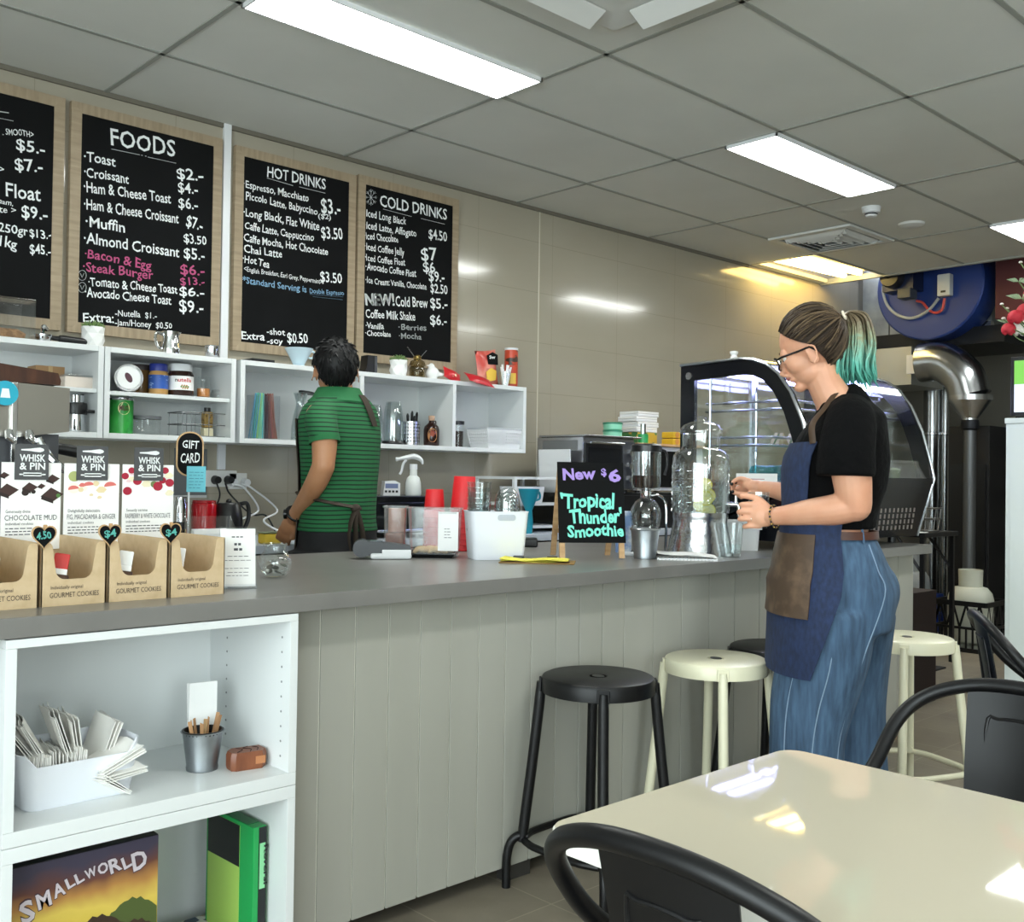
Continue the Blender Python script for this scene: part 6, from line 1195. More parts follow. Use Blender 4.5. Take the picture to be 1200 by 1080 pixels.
for k in range(5):
    t = thing('wrapped_sandwich', ['first', 'second', 'third', 'fourth', 'fifth'][k]+' wrapped sandwich from the left on the lower shelf of the display case', 'sandwich', (4.02+.12*k, 2.52, 1.3525), radians(10*k), 'sandwiches in the display case'); MB().prism([(-.05, 0), (.05, 0), (.0, .06)], -.022, -.006, M=MX.Rotation(pi/2, 4, 'X')).build('bread_slice', bread, t); MB().prism([(-.047, .001), (.047, .001), (.0, .056)], -.006, .006, M=MX.Rotation(pi/2, 4, 'X')).build('filling', leaf_, t); MB().prism([(-.05, 0), (.05, 0), (.0, .06)], .006, .022, M=MX.Rotation(pi/2, 4, 'X')).build('bread_slice', bread, t)
for k in range(4):
    t = thing('salad_cup', ['first', 'second', 'third', 'fourth'][k]+' clear cup of salad from the left on the deck of the display case', 'salad cup', (4.24+.11*k, 2.26, 1.1955), 0, 'salad cups in the display case'); MB().lathe([(0, 0), (.035, 0), (.048, .075), (.046, .075), (.034, .003)], 24).build('cup_wall', CLEAR, t); MB().lathe([(0, .004), (.033, .005), (.043, .058), (.02, .068), (0, .066)], 20).build('salad', leaf_ if k != 2 else mat('tomato_red', '#a3352a', .4), t)
# ================================================================== white cabinet with screen and flowers at the right edge
cz0 = dep(1179, 490, 4.6)
X0, Y1, ZT = cz0.x, cz0.y, cz0.z
t = thing('white_cabinet', 'tall plain white cabinet at the right edge of the picture', 'cabinet', (X0+.3, Y1-.5, 0)); MO = MX.Translation((-X0-.3, -Y1+.5, 0)); cabm = mat('cabinet_white', '#dfe6e4', .4)
MB(MO).b2((X0, Y1-1.0, .04), (X0+.6, Y1, ZT-.025), 0, .002).build('carcass', cabm, t); MB(MO).b2((X0-.006, Y1-1.006, ZT-.024), (X0+.606, Y1+.004, ZT), 0, .002).build('top_panel', cabm, t); MB(MO).b2((X0+.03, Y1-.97, 0), (X0+.57, Y1-.03, .04)).build('plinth', BLACKP, t)
MB(MO).b2((X0-.004, Y1-.5, .06), (X0-.0005, Y1-.02, ZT-.04), 0, .001).build('door', cabm, t)
q = onx(1184, 455, X0+.06)
t = thing('monitor', 'black framed screen with green and white page on top of the white cabinet', 'monitor', (X0+.07, q.y-.24, ZT), 0); mh = onx(1184, 418, X0+.06).z-ZT
MB().b2((-.012, -.24, .012), (.022, .24, mh), 0, .006).build('bezel', BLACKP, t); MB().b2((-.0135, -.222, .03), (-.0122, .222, mh*.55)).build('screen', mat('screen_white', '#cfd6e2', .3, emit=('#d5dbe8', .55)), t); MB().b2((-.0135, -.222, mh*.55), (-.0122, .222, mh-.02)).build('screen_banner', mat('screen_green', '#6fae4c', .3, emit=('#74b94f', .5)), t); MB().b2((-.03, -.09, 0), (.07, .09, .014), 0, .004).build('stand', BLACKP, t)
fx_, fy_ = X0+.22, q.y-.30
t = thing('flower_vase', 'arrangement of red and white flowers in a vase on the white cabinet', 'flowers', (fx_, fy_, ZT))
MB().lathe([(0, 0), (.055, 0), (.06, .006), (.075, .16), (.058, .26), (.066, .30), (.062, .30), (.054, .26), (0, .02)], 32).build('vase', mat('vase_glass', '#b9c6c4', .1), t)
rf_ = mat('red_petal', '#b01f2e', .7); wf = mat('white_petal', '#ece9e0', .7); gl = mat('pale_leaf', '#8fa383', .7); stm = mat('stem_green', '#5d7346', .7)
for k, (px, py, r, kind) in enumerate(((1190, 372, .045, 'r'), (1182, 386, .04, 'r'), (1196, 385, .05, 'w'), (1174, 357, .012, 'w'), (1180, 362, .012, 'w'), (1194, 330, .03, 'l'), (1198, 350, .04, 'l'), (1176, 374, .014, 'w'), (1202, 365, .05, 'r'), (1204, 320, .015, 'w'), (1210, 345, .05, 'r'), (1216, 380, .05, 'w'), (1225, 360, .05, 'r'), (1196, 308, .012, 'w'), (1182, 378, .03, 'l'), (1230, 340, .04, 'l'))):
    b = dep(px, py, 4.86+.02*(k % 5))-V((fx_, fy_, ZT))
    MB().tube(cr([(0, 0, .12), (b.x*.25, b.y*.25, .32), (b.x*.8, b.y*.8, b.z*.85), b], 5), .0028, 6).build('stem', stm, t)
    g = MB()
    if kind == 'l':
        for j in range(7):
            a = j*.9; d = V((cos(a), sin(a), .5-.1*j)).normalized(); g.add([b, b+d*r*.8+V((0, 0, r*.4)), b+d*r*1.9, b+d*r*.8-V((0, 0, r*.2))], [(0, 1, 2), (0, 2, 3)])
        g.build('leaf_spray', gl, t, recalc=False)
    else:
        for j in range(5 if r < .02 else 16):
            a = j*2.4; ph = acos_ = math.acos(1-1.6*(j+.5)/16) if r > .02 else .8; d = V((cos(a)*sin(ph), sin(a)*sin(ph), cos(ph))); g.ball(b+d*r*.55, (r*.5, r*.5, r*.28), 0, 8, 6, R=d.to_track_quat('Z', 'Y').to_matrix())
        g.build('blossom', rf_ if kind == 'r' else wf, t)
# ================================================================== kitchen at the far end
darkm = mat('dark_steel', '#23252a', .4, .7); galv2 = mat('galv_sheet', '#a3a8aa', .45, .35, noise=(7, '#7f868a', .35, .7))
XK = 7.85; kp = lambda px, py, x=XK: onx(px, py, x)
# extraction fan
c = kp(1088, 334); R_ = .43
t = thing('extraction_fan', 'big blue drum-shaped extraction fan above the kitchen', 'fan', (c.x, c.y, c.z)); blue = mat('fan_blue', '#1a3474', .45, .1)
AX = MX.Rotation(pi/2, 4, 'Y')
MB(AX).lathe([(0, 0), (R_-.012, 0), (R_, .012), (R_, .30), (0, .30)], 56).build('drum', blue, t)
m_ = kp(1062, 330)-c
MB(MX.Translation(m_)).cyl((-.26, 0, 0), (-.02, 0, 0), .085, n=28).build('motor', mat('motor_dark', '#191b20', .4, .3), t); MB(MX.Translation(m_)).lathe([(.02, -.30), (.075, -.295), (.085, -.26)], 28, M=AX).build('motor_cowl', BLACKP, t); MB(MX.Translation(m_)).b2((-.2, -.15, -.10), (-.02, .10, .20)).build('motor_plate', mat('motor_bracket', '#15203f', .4, .3), t); MB(MX.Translation(m_)).b2((-.22, -.14, -.17), (-.10, -.03, -.09), 0, .01).build('terminal_box', mat('terminal_grey', '#3a4048', .5), t)
i_ = kp(1110, 335)-c
MB(MX.Translation(i_)).b2((-.07, -.05, -.085), (0, .05, .085), 0, .008).build('isolator_box', mat('isolator_grey', '#c9cbc8', .5), t); MB(MX.Translation(i_)).b2((-.075, -.018, -.06), (-.068, .018, -.045)).build('isolator_switch', BLACKP, t)
K2 = lambda px, py: kp(px, py)-c+V((-.03, 0, 0))
MB().tube(cr([K2(1041, 325), K2(1037, 340), K2(1042, 358), K2(1055, 370), K2(1072, 373), K2(1090, 364), K2(1102, 350)], 6), .012, 8).build('grey_cable', mat('grey_conduit', '#9a9f9f', .5), t)
MB().tube(cr([K2(1076, 353), K2(1083, 355), K2(1090, 363), K2(1098, 367), K2(1106, 363), K2(1109, 350)], 6), .010, 8).build('red_cable', mat('red_conduit', '#b8443f', .5), t)
yl, yr = kp(1007, 350, 8.2).y, kp(1160, 350, 8.2).y; zb = kp(1040, 395, 8.2).z
t = thing('duct_housing', 'galvanised duct housing behind the blue extraction fan', 'duct', (8.5, (yl+yr)/2, zb)); MB().b2((-.26, -(yl-yr)/2, 0), (.4, (yl-yr)/2, 1.1), 0, .004).build('housing', galv2, t); MB().b2((-.266, (yl-yr)/2-.26, 0), (-.258, (yl-yr)/2-.25, 1.1)).build('seam', mat('seam_dark', '#55595c', .4, .8), t); MB().b2((-.33, -(yl-yr)/2-.02, 0), (-.262, -(yl-yr)/2+.28, .05)).build('flange', sv, t)
for s in (-.45, .45): MB().cyl((.1, s, 1.1), (.1, s, 3.69-zb), .012, n=8).build('hanger_rod', darkm, t)
ya, yb = kp(1003, 405, 8.1).y, kp(1180, 405, 8.1).y
tag(MB().b2((8.05, yb, kp(1040, 412, 8.1).z), (8.9, ya, zb-.004)).build('canopy_beam', darkm), 'black beam running under the duct housing in the kitchen', 'beam')
ya, yb = kp(1010, 430, 8.0).y, kp(1068, 430, 8.0).y; z0, z1 = kp(1040, 452, 8.0).z, kp(1040, 408, 8.0).z
t = thing('exhaust_box', 'pale galvanised exhaust box left of the big steel elbow', 'duct', (8.0, (ya+yb)/2, z0)); MB().b2((0, -(ya-yb)/2, 0), (.6, (ya-yb)/2, z1-z0), 0, .004).build('sheet_box', mat('pale_galv', '#b9bcb8', .45, .5), t); pq = kp(1071, 427, 7.9); MB(MX.Translation(pq-V((8.0, (ya+yb)/2, z0)))).b2((-.03, -.05, -.075), (0, .05, .075), 0, .004).build('switch_plate', WHITEP, t)
e0, e1, e2, e3 = kp(1080, 425, 7.9), kp(1105, 424, 7.9), kp(1131, 440, 7.9), kp(1137, 468, 7.9)
t = thing('flue_elbow', 'large shiny steel flue elbow bending down in the kitchen', 'flue', e3)
MB().tube(cr([e0-e3, e1-e3, e2-e3+V((0, .02, .0)), V((0, 0, .02))], 8), .155, 28).build('elbow', mat('flue_steel', '#b3b6b8', .22, 1), t)
zq = lambda py: kp(1137, py, 7.9).z-e3.z
MB().lathe([(.162, .03), (.162, -.01), (.155, -.01), (.058, zq(490)), (.058, zq(500))], 30).build('reducer_cone', sv, t); MB().lathe([(.062, zq(492)), (.066, zq(496)), (.066, zq(502)), (.05, zq(504))], 24).build('collar', darkm, t); MB().cyl((0, 0, zq(500)), (0, 0, zq(668)), .046, n=20).build('flue_pipe', mat('dull_flue', '#6f7275', .45, .9), t)
for px, r in ((1092, .075), (1107, .03)): 
    q = kp(px, 600, 8.75); t = thing('vertical_flue', 'tall shiny vertical pipe behind the cake display case' if r > .05 else 'thin vertical pipe right of the thick one behind the cake display case', 'pipe', (q.x, q.y, .005)); MB().cyl((0, 0, 0), (0, 0, kp(px, 430, 8.75).z), r, n=24).build('pipe', MATS['flue_steel'], t); MB().lathe([(r, 1.6), (r+.012, 1.605), (r+.012, 1.625), (r, 1.63)], 24).build('pipe_collar', sv, t)
ya, yb = kp(1111, 600, 8.1).y, kp(1159, 600, 8.1).y; z1 = kp(1135, 499, 8.1).z
t = thing('oven_tower', 'tall black oven cabinet behind the steel flue pipe', 'oven', (8.1, (ya+yb)/2, 0)); MB().b2((0, -(ya-yb)/2, .03), (.6, (ya-yb)/2, z1), 0, .004).build('casing', mat('matt_black', '#0c0c0d', .6), t)
MB().b2((-.02, -(ya-yb)/2+.02, .4), (-.001, (ya-yb)/2-.02, z1-.3)).build('door', BLACKP, t)
for s in (-1, 1): MB().cyl((.1, s*(ya-yb)*.4, 0), (.1, s*(ya-yb)*.4, .031), .02, n=10).build('foot', BLACKP, t)
yc = kp(1182, 600, 8.2).y
t = thing('dark_rack', 'dark kitchen rack of pots between the black oven cabinet and the white cabinet', 'rack', (8.45, (yb+yc)/2-.18, 0)); w = yb-yc+.2
for s in (-1, 1):
    for x in (0, .45): MB().b2((x-.015, s*w/2-.015, 0), (x+.015, s*w/2+.015, 1.75)).build('post', darkm, t)
for z in (.2, .6, 1.0, 1.4, 1.72): MB().b2((-.02, -w/2, z), (.47, w/2, z+.02)).build('shelf', darkm, t)
k_ = 0
for z in (.22, .62, 1.02, 1.42):
    for s in (-.16, .07):
        k_ += 1; tt = thing('cooking_pot', ['left', 'right'][k_ % 2]+' dark pot on the '+['lowest', 'second', 'third', 'highest'][(k_-1)//2]+' filled shelf of the kitchen rack', 'pot', (8.66, (yb+yc)/2-.18+s, z+.0005), 0, 'pots on the kitchen rack'); MB().lathe([(0, 0), (.09, 0), (.10, .01), (.10, .15), (.108, .155), (.0, .16)], 24).build('pot_body', darkm, tt); MB().tube(cr([(-.09, .03, .12), (-.13, .03, .13), (-.13, -.03, .13), (-.09, -.03, .12)], 4), .007, 8).build('handle', CHROME, tt)
# gas bottles, crates
def gas_bottle(px, py, r, h, label, m):
    p = onz(px, py, 0); t = thing('gas_bottle', label, 'gas bottle', (p.x, p.y, .012), 0, 'gas bottles in the kitchen')
    MB().lathe([(0, 0), (r*.7, 0), (r*.72, .03), (r*.95, .05), (r, .09), (r, h*.62), (r*.93, h*.70), (r*.72, h*.77), (r*.3, h*.80), (0, h*.80)], 36).build('tank', m, t)
    MB().lathe([(r*.52, h*.76), (r*.54, h), (r*.50, h), (r*.49, h*.77)], 30, arc=(-.9, 4.9)).build('collar', m, t); MB().cyl((0, 0, h*.80), (0, 0, h*.93), .03, n=14).build('valve', brass, t); MB().cyl((-.05, 0, h*.9), (.05, 0, h*.9), .012, n=10).build('valve_handle', BLACKP, t)
    return t, p
crm = mat('gas_bottle_cream', '#cfd2c4', .4)
def crate(p, w, d, h, m, label):
    t = thing('milk_crate', label, 'crate', (p.x, p.y, .0), 0, 'plastic crates in the kitchen')
    MB().b2((-w/2, -d/2, 0), (w/2, d/2, .01)).build('base', m, t)
    for (ax, s) in ((0, -1), (0, 1), (1, -1), (1, 1)):
        g = MB(MX.Rotation(pi/2*ax, 4, 'Z')); L_ = w if ax == 0 else d; D_ = d if ax == 0 else w
        for z0, z1 in ((0, .03), (h*.45, h*.5), (h-.035, h)): g.b2((-L_/2, s*D_/2-.006, z0), (L_/2, s*D_/2+.006, z1))
        for k in range(9): x = -L_/2+L_*k/8; g.b2((x-.006, s*D_/2-.005, 0), (x+.006, s*D_/2+.005, h*.5))
        for k in range(5):
            x = -L_/2+L_*k/4; x2 = x+L_/8*(1 if k < 4 else -1)
            g.add([(x-.008, s*D_/2, h*.48), (x+.008, s*D_/2, h*.48), (x2+.008, s*D_/2, h-.02), (x2-.008, s*D_/2, h-.02)], [(0, 1, 2, 3)])
            if k < 4: x3 = x+L_/4; g.add([(x3-.008, s*D_/2, h*.48), (x3+.008, s*D_/2, h*.48), (x2+.008, s*D_/2, h-.02), (x2-.008, s*D_/2, h-.02)], [(0, 1, 2, 3)])
        g.build('side_wall', m, t, recalc=False)
    return t
_, gp = gas_bottle(1137, 760, .155, .56, 'cream gas bottle standing in the black crate on the kitchen floor', crm); crate(gp, .37, .37, .36, BLACKP, 'black plastic crate around the cream gas bottle')
_, gp2 = gas_bottle(1069, 738, .135, .60, 'grey gas bottle standing in the blue crate beside the counter end', mat('gas_bottle_grey', '#8b9092', .4)); crate(gp2, .34, .34, .30, mat('blue_crate', '#1d3a86', .45), 'blue plastic crate around the grey gas bottle')
q = dep(1049, 690, 5.6)
t = thing('bowl_stack', 'stack of cream plastic tubs on a low box under the far counter end', 'tub stack', (q.x, q.y, 0)); hb = q.z; MB().b2((-.16, -.16, 0), (.16, .16, hb), 0, .004).build('low_box', mat('maroon_box', '#1f1012', .6), t)
for k in range(4): MB().lathe([(0, hb+.05*k), (.055, hb+.05*k), (.06, hb+.05*k+.035), (.072, hb+.05*k+.04), (.072, hb+.05*k+.05), (0, hb+.05*k+.05)], 26).build('tub', crm, t)
# black trestle with a wire tray
q = kp(1078, 622, 6.6)
t = thing('side_table', 'black side table behind the far end of the counter', 'table', (6.6, q.y, 0)); MB().b2((-.25, -.15, q.z-.03), (.25, .34, q.z), 0, .004).build('tabletop', BLACKP, t)
for x in (-.22, .22):
    for y in (-.12, .31): MB().b2((x-.013, y-.013, 0), (x+.013, y+.013, q.z-.03)).build('leg', BLACKP, t)
    MB().tube([(x, .05, q.z-.03), (x, -.12, q.z-.26)], .010, 8).build('brace', BLACKP, t)
t2_ = thing('wire_tray', 'pale wire tray basket on the black side table', 'basket', (6.52, q.y+.02, q.z+.004), 0)
for z, k in ((.0, .88), (.08, .95), (.15, 1)): MB().tube([V((x*k, y*k, z)) for x, y in rrect(.30, .30, .03, 3)], .005, 6, closed=True).build('hoop', sv, t2_)
for k in range(9): y = -.13+.0325*k; MB().tube([(-.15, y, .15), (-.13, y*.9, 0), (.13, y*.9, 0), (.15, y, .15)], .003, 6).build('wire_rib', sv, t2_)
tag(MB().box((0, 0, .0), (.2, .3, .02), 0, .008).build('folded_cloth', PAPER, loc=(6.40, q.y+.02, q.z+.012)) if False else MB().b2((-.06, -.13, 0), (.06, .2, .003)).build('paper_liner', PAPER, loc=(6.38, q.y, q.z+.0005)), 'white paper liner at the edge of the black side table', 'paper liner')
# floor mat and dark red crate high on the right
a, b_, c2 = onz(1108, 783, 0), onz(1030, 806, 0), onz(985, 790, 0)
g = MB(); g.prism([(5.2, 2.86), (6.55, 2.86), (6.55, 3.5), (5.2, 3.5)], 0, .010); tag(g.build('floor_mat', mat('rubber_mat', '#232325', .85, bump=(90, .6))), 'black rubber mat on the floor behind the far cream stool', 'mat')
q = dep(1176, 345, 7.6); tag(MB().b2((q.x, q.y-.5, q.z-.18), (q.x+.4, q.y+.06, 3.7), 0, .004).build('wall_cupboard', mat('dark_red_panel', '#451316', .5)), 'dark red cupboard hanging high behind the flowers', 'cupboard')
# ================================================================== people
skinw = mat('fair_skin', '#d9a385', .5, sub=.12, noise=(9, '#cf9476', .35, .7)); skinm = mat('tan_skin', '#b98662', .5, sub=.10, noise=(9, '#ab7753', .35, .7))
FWH = V((cos(YAW), sin(YAW), 0)); RTH = V((sin(YAW), -cos(YAW), 0)); Z3 = V((0, 0, 1))
def facing(deg): c, s = cos(radians(deg)), sin(radians(deg)); F = -RTH*c+FWH*s; return F, Z3.cross(F)
def ell(c, F, L, a, b, n=28, t0=0, t1=2*pi, p=1.0):
    full = abs(t1-t0-2*pi) < 1e-6; k = n if full else n+1; sg = lambda x: math.copysign(abs(x)**p, x)
    return [c+F*a*sg(cos(t0+(t1-t0)*i/n))+L*b*sg(sin(t0+(t1-t0)*i/n)) for i in range(k)]
def limb(g, pts, n=14, mi=0):
    """pts: (point, radius) along a limb, smoothed, with round ends"""
    P = cr([p for p, r in pts], 5); R = crs([r for p, r in pts], 5); g.tube(P, R, n, mi); g.ball(P[0], R[0], mi, 14, 8); g.ball(P[-1], R[-1], mi, 14, 8)
def head_shapes(g, M, s=1.0, female=True, dz=0, de=0):
    b = lambda c, r: g.ball([x*s for x in c], [x*s for x in r], 0, 24, 16, M=M)
    b((-.005, 0, .012), (.098, .076, .098)); b((.035, 0, -.035), (.062, .060, .075)); b((.030, 0, -.084), (.052, .049 if female else .055, .040)); b((.078, 0, -.113), (.020, .023, .017))
    for l in (-1, 1):
        b((.053, l*.035, -.045), (.035, .027, .033)); b((.106, l*.011, -.050+dz), (.008, .008, .007)); b((.080, l*.031, .006+dz), (.016, .020, .010)); b((.079, l*.031, -.018+dz), (.014, .019, .008))
        b((-.006, l*.076, -.026+de), (.017, .006, .029)); g.tube([M @ V((x*s, l*(.078+.003*q)*s, (z+de)*s)) for q, (x, z) in enumerate(((.006, -.020), (.008, .0), (-.006, .008), (-.022, .0), (-.024, -.022), (-.014, -.046), (-.004, -.054)))], [.004*s]*7, 8)
    b((.078, 0, .008+dz*.6), (.022, .050, .017)); g.tube([M @ V((x*s, 0, (z+dz*.6)*s)) for x, z in ((.088, .002), (.101, -.020), (.111, -.038), (.116, -.045), (.105, -.053))], [r*s for r in (.009, .0095, .0115, .011, .008)], 12)
    b((.090, 0, -.072), (.015, .023, .007)); b((.088, 0, -.084), (.015, .020, .008))
def hair_cap(g, M, s, line, grow=1.0):
    rings = []; n = 48; cx, cz = -.008, .012; A, B, C = .107*grow, .085*grow, .107*grow
    for j in range(15):
        r = []
        for i in range(n):
            ph = 2*pi*i/n; d = abs((ph+pi) % (2*pi)-pi)*180/pi; u = line(d); zt = max(-1, min(1, (u-cz)/C)); tm = math.acos(zt); t = tm*(.001+j/13) if j < 14 else tm
            k = 1 if j < 14 else .90; w = 1+.012*sin(ph*17+j*.7)*(j/14)
            r.append(M @ V(((cx+A*k*w*sin(t)*cos(ph))*s, B*k*w*sin(t)*sin(ph)*s, (cz+C*k*cos(t))*s)))
        rings.append(r)
    g.loft(rings)
# ------------------------------------------------------------------ the woman
WD = 3.2; FX, LX = facing(8); wl_ = dep(972, 700, WD); root = V((wl_.x, wl_.y, 0)); T0 = MX.Translation(-root)
W = lambda px, py, d=WD: dep(px, py, d)
wom = thing('person', 'woman with green-tipped ponytail, glasses, black T-shirt and denim apron filling a glass', 'person', root)
tor = [(462, 972, .058, .060), (474, 993, .074, .105), (488, 995, .096, .160), (508, 988, .120, .182), (540, 981, .146, .176), (570, 979, .142, .160), (600, 974, .126, .146), (626, 972, .124, .146), (650, 975, .148, .166), (690, 979, .172, .182), (735, 977, .165, .178)]
def tor_at(py):
    for (y0, x0, a0, b0), (y1, x1, a1, b1) in zip(tor[:-1], tor[1:]):
        if py <= y1 or y1 == tor[-1][0]: u = (py-y0)/(y1-y0); return W(x0+(x1-x0)*u, py), a0+(a1-a0)*u, b0+(b1-b0)*u
def tring(py, o=0, n=28, t0=0, t1=2*pi): c, a, b = tor_at(py); return ell(c, FX, LX, a+o, b+o, n, t0, t1, .92)
# head frame: turned away and bowed
HF, HL = facing(30); pt = radians(22); HFv = HF*cos(pt)-Z3*sin(pt); HU = Z3*cos(pt)+HF*sin(pt); HC = W(950, 403)
HM = T0 @ MX((HFv, HL, HU)).transposed().to_4x4(); HM = T0 @ (MX.Translation(HC) @ MX((HFv, HL, HU)).transposed().to_4x4())
hs = 1.0
g = MB()
head_shapes(g, HM, hs, True, -.012, -.026)
HE = HM @ MX.Translation((0, 0, -.012))
g2 = MB(T0)
limb(g2, [(W(960, 432), .056), (W(968, 452), .054), (W(980, 474), .062)], 18)
g2.loft([tring(py, -.012) for py in (466, 474, 488, 508, 540, 570, 600, 626, 650, 690, 735)])
for pts in ([(968, 735, 3.12, .13), (955, 800, 3.12, .11), (948, 880, 3.12, .07), (946, 985, 3.12, .045)], [(996, 735, 3.28, .115), (993, 800, 3.28, .10), (995, 880, 3.28, .065), (998, 975, 3.28, .045)]): limb(g2, [(W(x, y, d), r) for x, y, d, r in pts], 16)
for c in ((W(935, 1005, 3.12), 3.12), (W(988, 990, 3.28), 3.28)): p = V((c[0].x, c[0].y, .045)); g2.ball(p+FX*.03, (.045, .045, .042), 0, 14, 8); limb(g2, [(p-FX*.04, .04), (p+FX*.08, .036), (p+FX*.14, .026)], 12)
# left arm and hand (near the viewer)
limb(g2, [(W(996, 499, 3.03), .056), (W(995, 530, 3.01), .060), (W(999, 565, 3.005), .056), (W(1002, 592, 3.01), .049)], 18)
limb(g2, [(W(1002, 592, 3.01), .047), (W(978, 597, 3.035), .047), (W(950, 600, 3.075), .041), (W(926, 603, 3.12), .033), (W(906, 605, 3.155), .027)], 18)
VR, VU, VD = RT, UP, FW
Rv = MX((VR, VU, VD)).transposed()
g2.ball(W(896, 604, 3.172), (.040, .036, .019), 0, 18, 12, R=Rv); g2.ball(W(889, 604, 3.178), (.030, .038, .017), 0, 18, 12, R=Rv)
lf = [(590.5, 0, 2), (599, -2.5, 1), (607.5, -1.5, 0), (616, 4, -1)]
for y, dx, k in lf: limb(g2, [(W(888+dx*.4, y, 3.178), .0098), (W(877+dx, y, 3.180), .0092), (W(869.5+dx, y+.5, 3.192), .0086), (W(869+dx, y+.8, 3.215), .0080), (W(874+dx, y+.8, 3.232), .0074)], 10)
limb(g2, [(W(899, 594, 3.172), .0125), (W(889, 585, 3.186), .0110), (W(877, 581.5, 3.200), .0098), (W(869.5, 581, 3.212), .0088)], 10)
# right arm and hand (at the tap)
limb(g2, [(W(982, 500, 3.37), .055), (W(972, 545, 3.40), .050), (W(955, 584, 3.44), .042)], 16)
limb(g2, [(W(955, 584, 3.44), .041), (W(932, 580, 3.50), .037), (W(912, 575, 3.565), .031), (W(896, 571.5, 3.61), .025)], 16)
g2.ball(W(886, 570, 3.635), (.036, .024, .030), 0, 18, 12, R=Rv); g2.ball(W(878, 568, 3.655), (.026, .022, .030), 0, 18, 12, R=Rv)
for ch in ([(877, 563, 3.645), (868, 560.5, 3.655), (860.5, 563.5, 3.665), (857, 568.5, 3.67)], [(877, 566, 3.662), (867, 564.5, 3.675), (860, 568, 3.685), (857.5, 573, 3.688)], [(877, 570, 3.675), (868, 570, 3.692), (862, 574, 3.70), (863, 579, 3.698)], [(878, 574, 3.682), (870, 576, 3.698), (866, 580, 3.70), (869, 583, 3.692)]):
    limb(g2, [(W(x, y, d), r) for (x, y, d), r in zip(ch, (.0098, .0090, .0082, .0074))], 10)
limb(g2, [(W(887, 576, 3.62), .0125), (W(876, 579.5, 3.625), .0110), (W(866, 578.5, 3.64), .0098), (W(859.5, 576.5, 3.652), .0085)], 10)
g.add(g2.v, g2.f)
body = blob('body', g, skinw, wom, .0040, 3, .5)
nail = mat('black_nail_polish', '#101014', .15)
for x, y, d, ax in ((857.5, 567, 3.660, (-.3, -.9, -.2)), (862, 565, 3.668, (-.5, -.8, -.2)), (858.5, 576, 3.645, (-.9, .1, -.3))):
    MB(T0 @ MX.Translation(W(x, y, d))).ball((0, 0, 0), (.0062, .0066, .0062), 0, 10, 8).build('fingernail', nail, wom)
# eyes, brows, lips, glasses
eyew = mat('eye_white', '#e9e6e1', .2); iris = mat('eye_iris', '#4a4a3c', .15)
for l in (-1, 1):
    e = MB(HE).ball((.0795, l*.031, -.006), .0125, 0, 16, 12).build('eye', eyew, wom); MB(HE).ball((.0895, l*.031, -.0085), (.0042, .0055, .0055), 0, 12, 8).build('iris', iris, e)
    MB(HE).tube([(.094, l*.014, .012), (.094, l*.030, .017), (.080, l*.048, .012)], [.0022, .003, .0015], 8).build('eyebrow', mat('brow_brown', '#5b4636', .8), wom)
MB(HM).tube([(.093, -.020, -.077), (.1045, -.008, -.0755), (.1055, 0, -.0765), (.1045, .008, -.0755), (.093, .020, -.077)], [.002, .005, .0055, .005, .002], 10).build('lips', mat('lip_rose', '#b9726a', .4), wom)
gl_ = mat('glasses_black', '#121214', .25); gs = thing  # frame of the glasses
fr_g = MB(HE)
for l in (-1, 1):
    fr_g.tube([(.114-.012*(abs(y)/.026)**2*(1 if y*l > 0 else .2), l*.034+y, -.013+z) for y, z in rrect(.050, .038, .014, 5)], .0030, 8, closed=True)
    fr_g.tube([(.104, l*.058, -.004), (.085, l*.072, -.004), (.03, l*.080, -.010), (-.008, l*.084, -.012), (-.025, l*.082, -.032)], .0034, 8)
fr_g.tube([(.114, -.009, -.008), (.118, 0, -.004), (.114, .009, -.008)], .0022, 8)
gf = fr_g.build('glasses', gl_, wom)
for l in (-1, 1): MB(HE).prism([(l*.034+y, -.013+z) for y, z in rrect(.047, .035, .013, 5)], .108, .109, M=frame((0, 0, 0), (0, 1, 0), z=(1, 0, 0))).build('lens', CLEAR, gf)
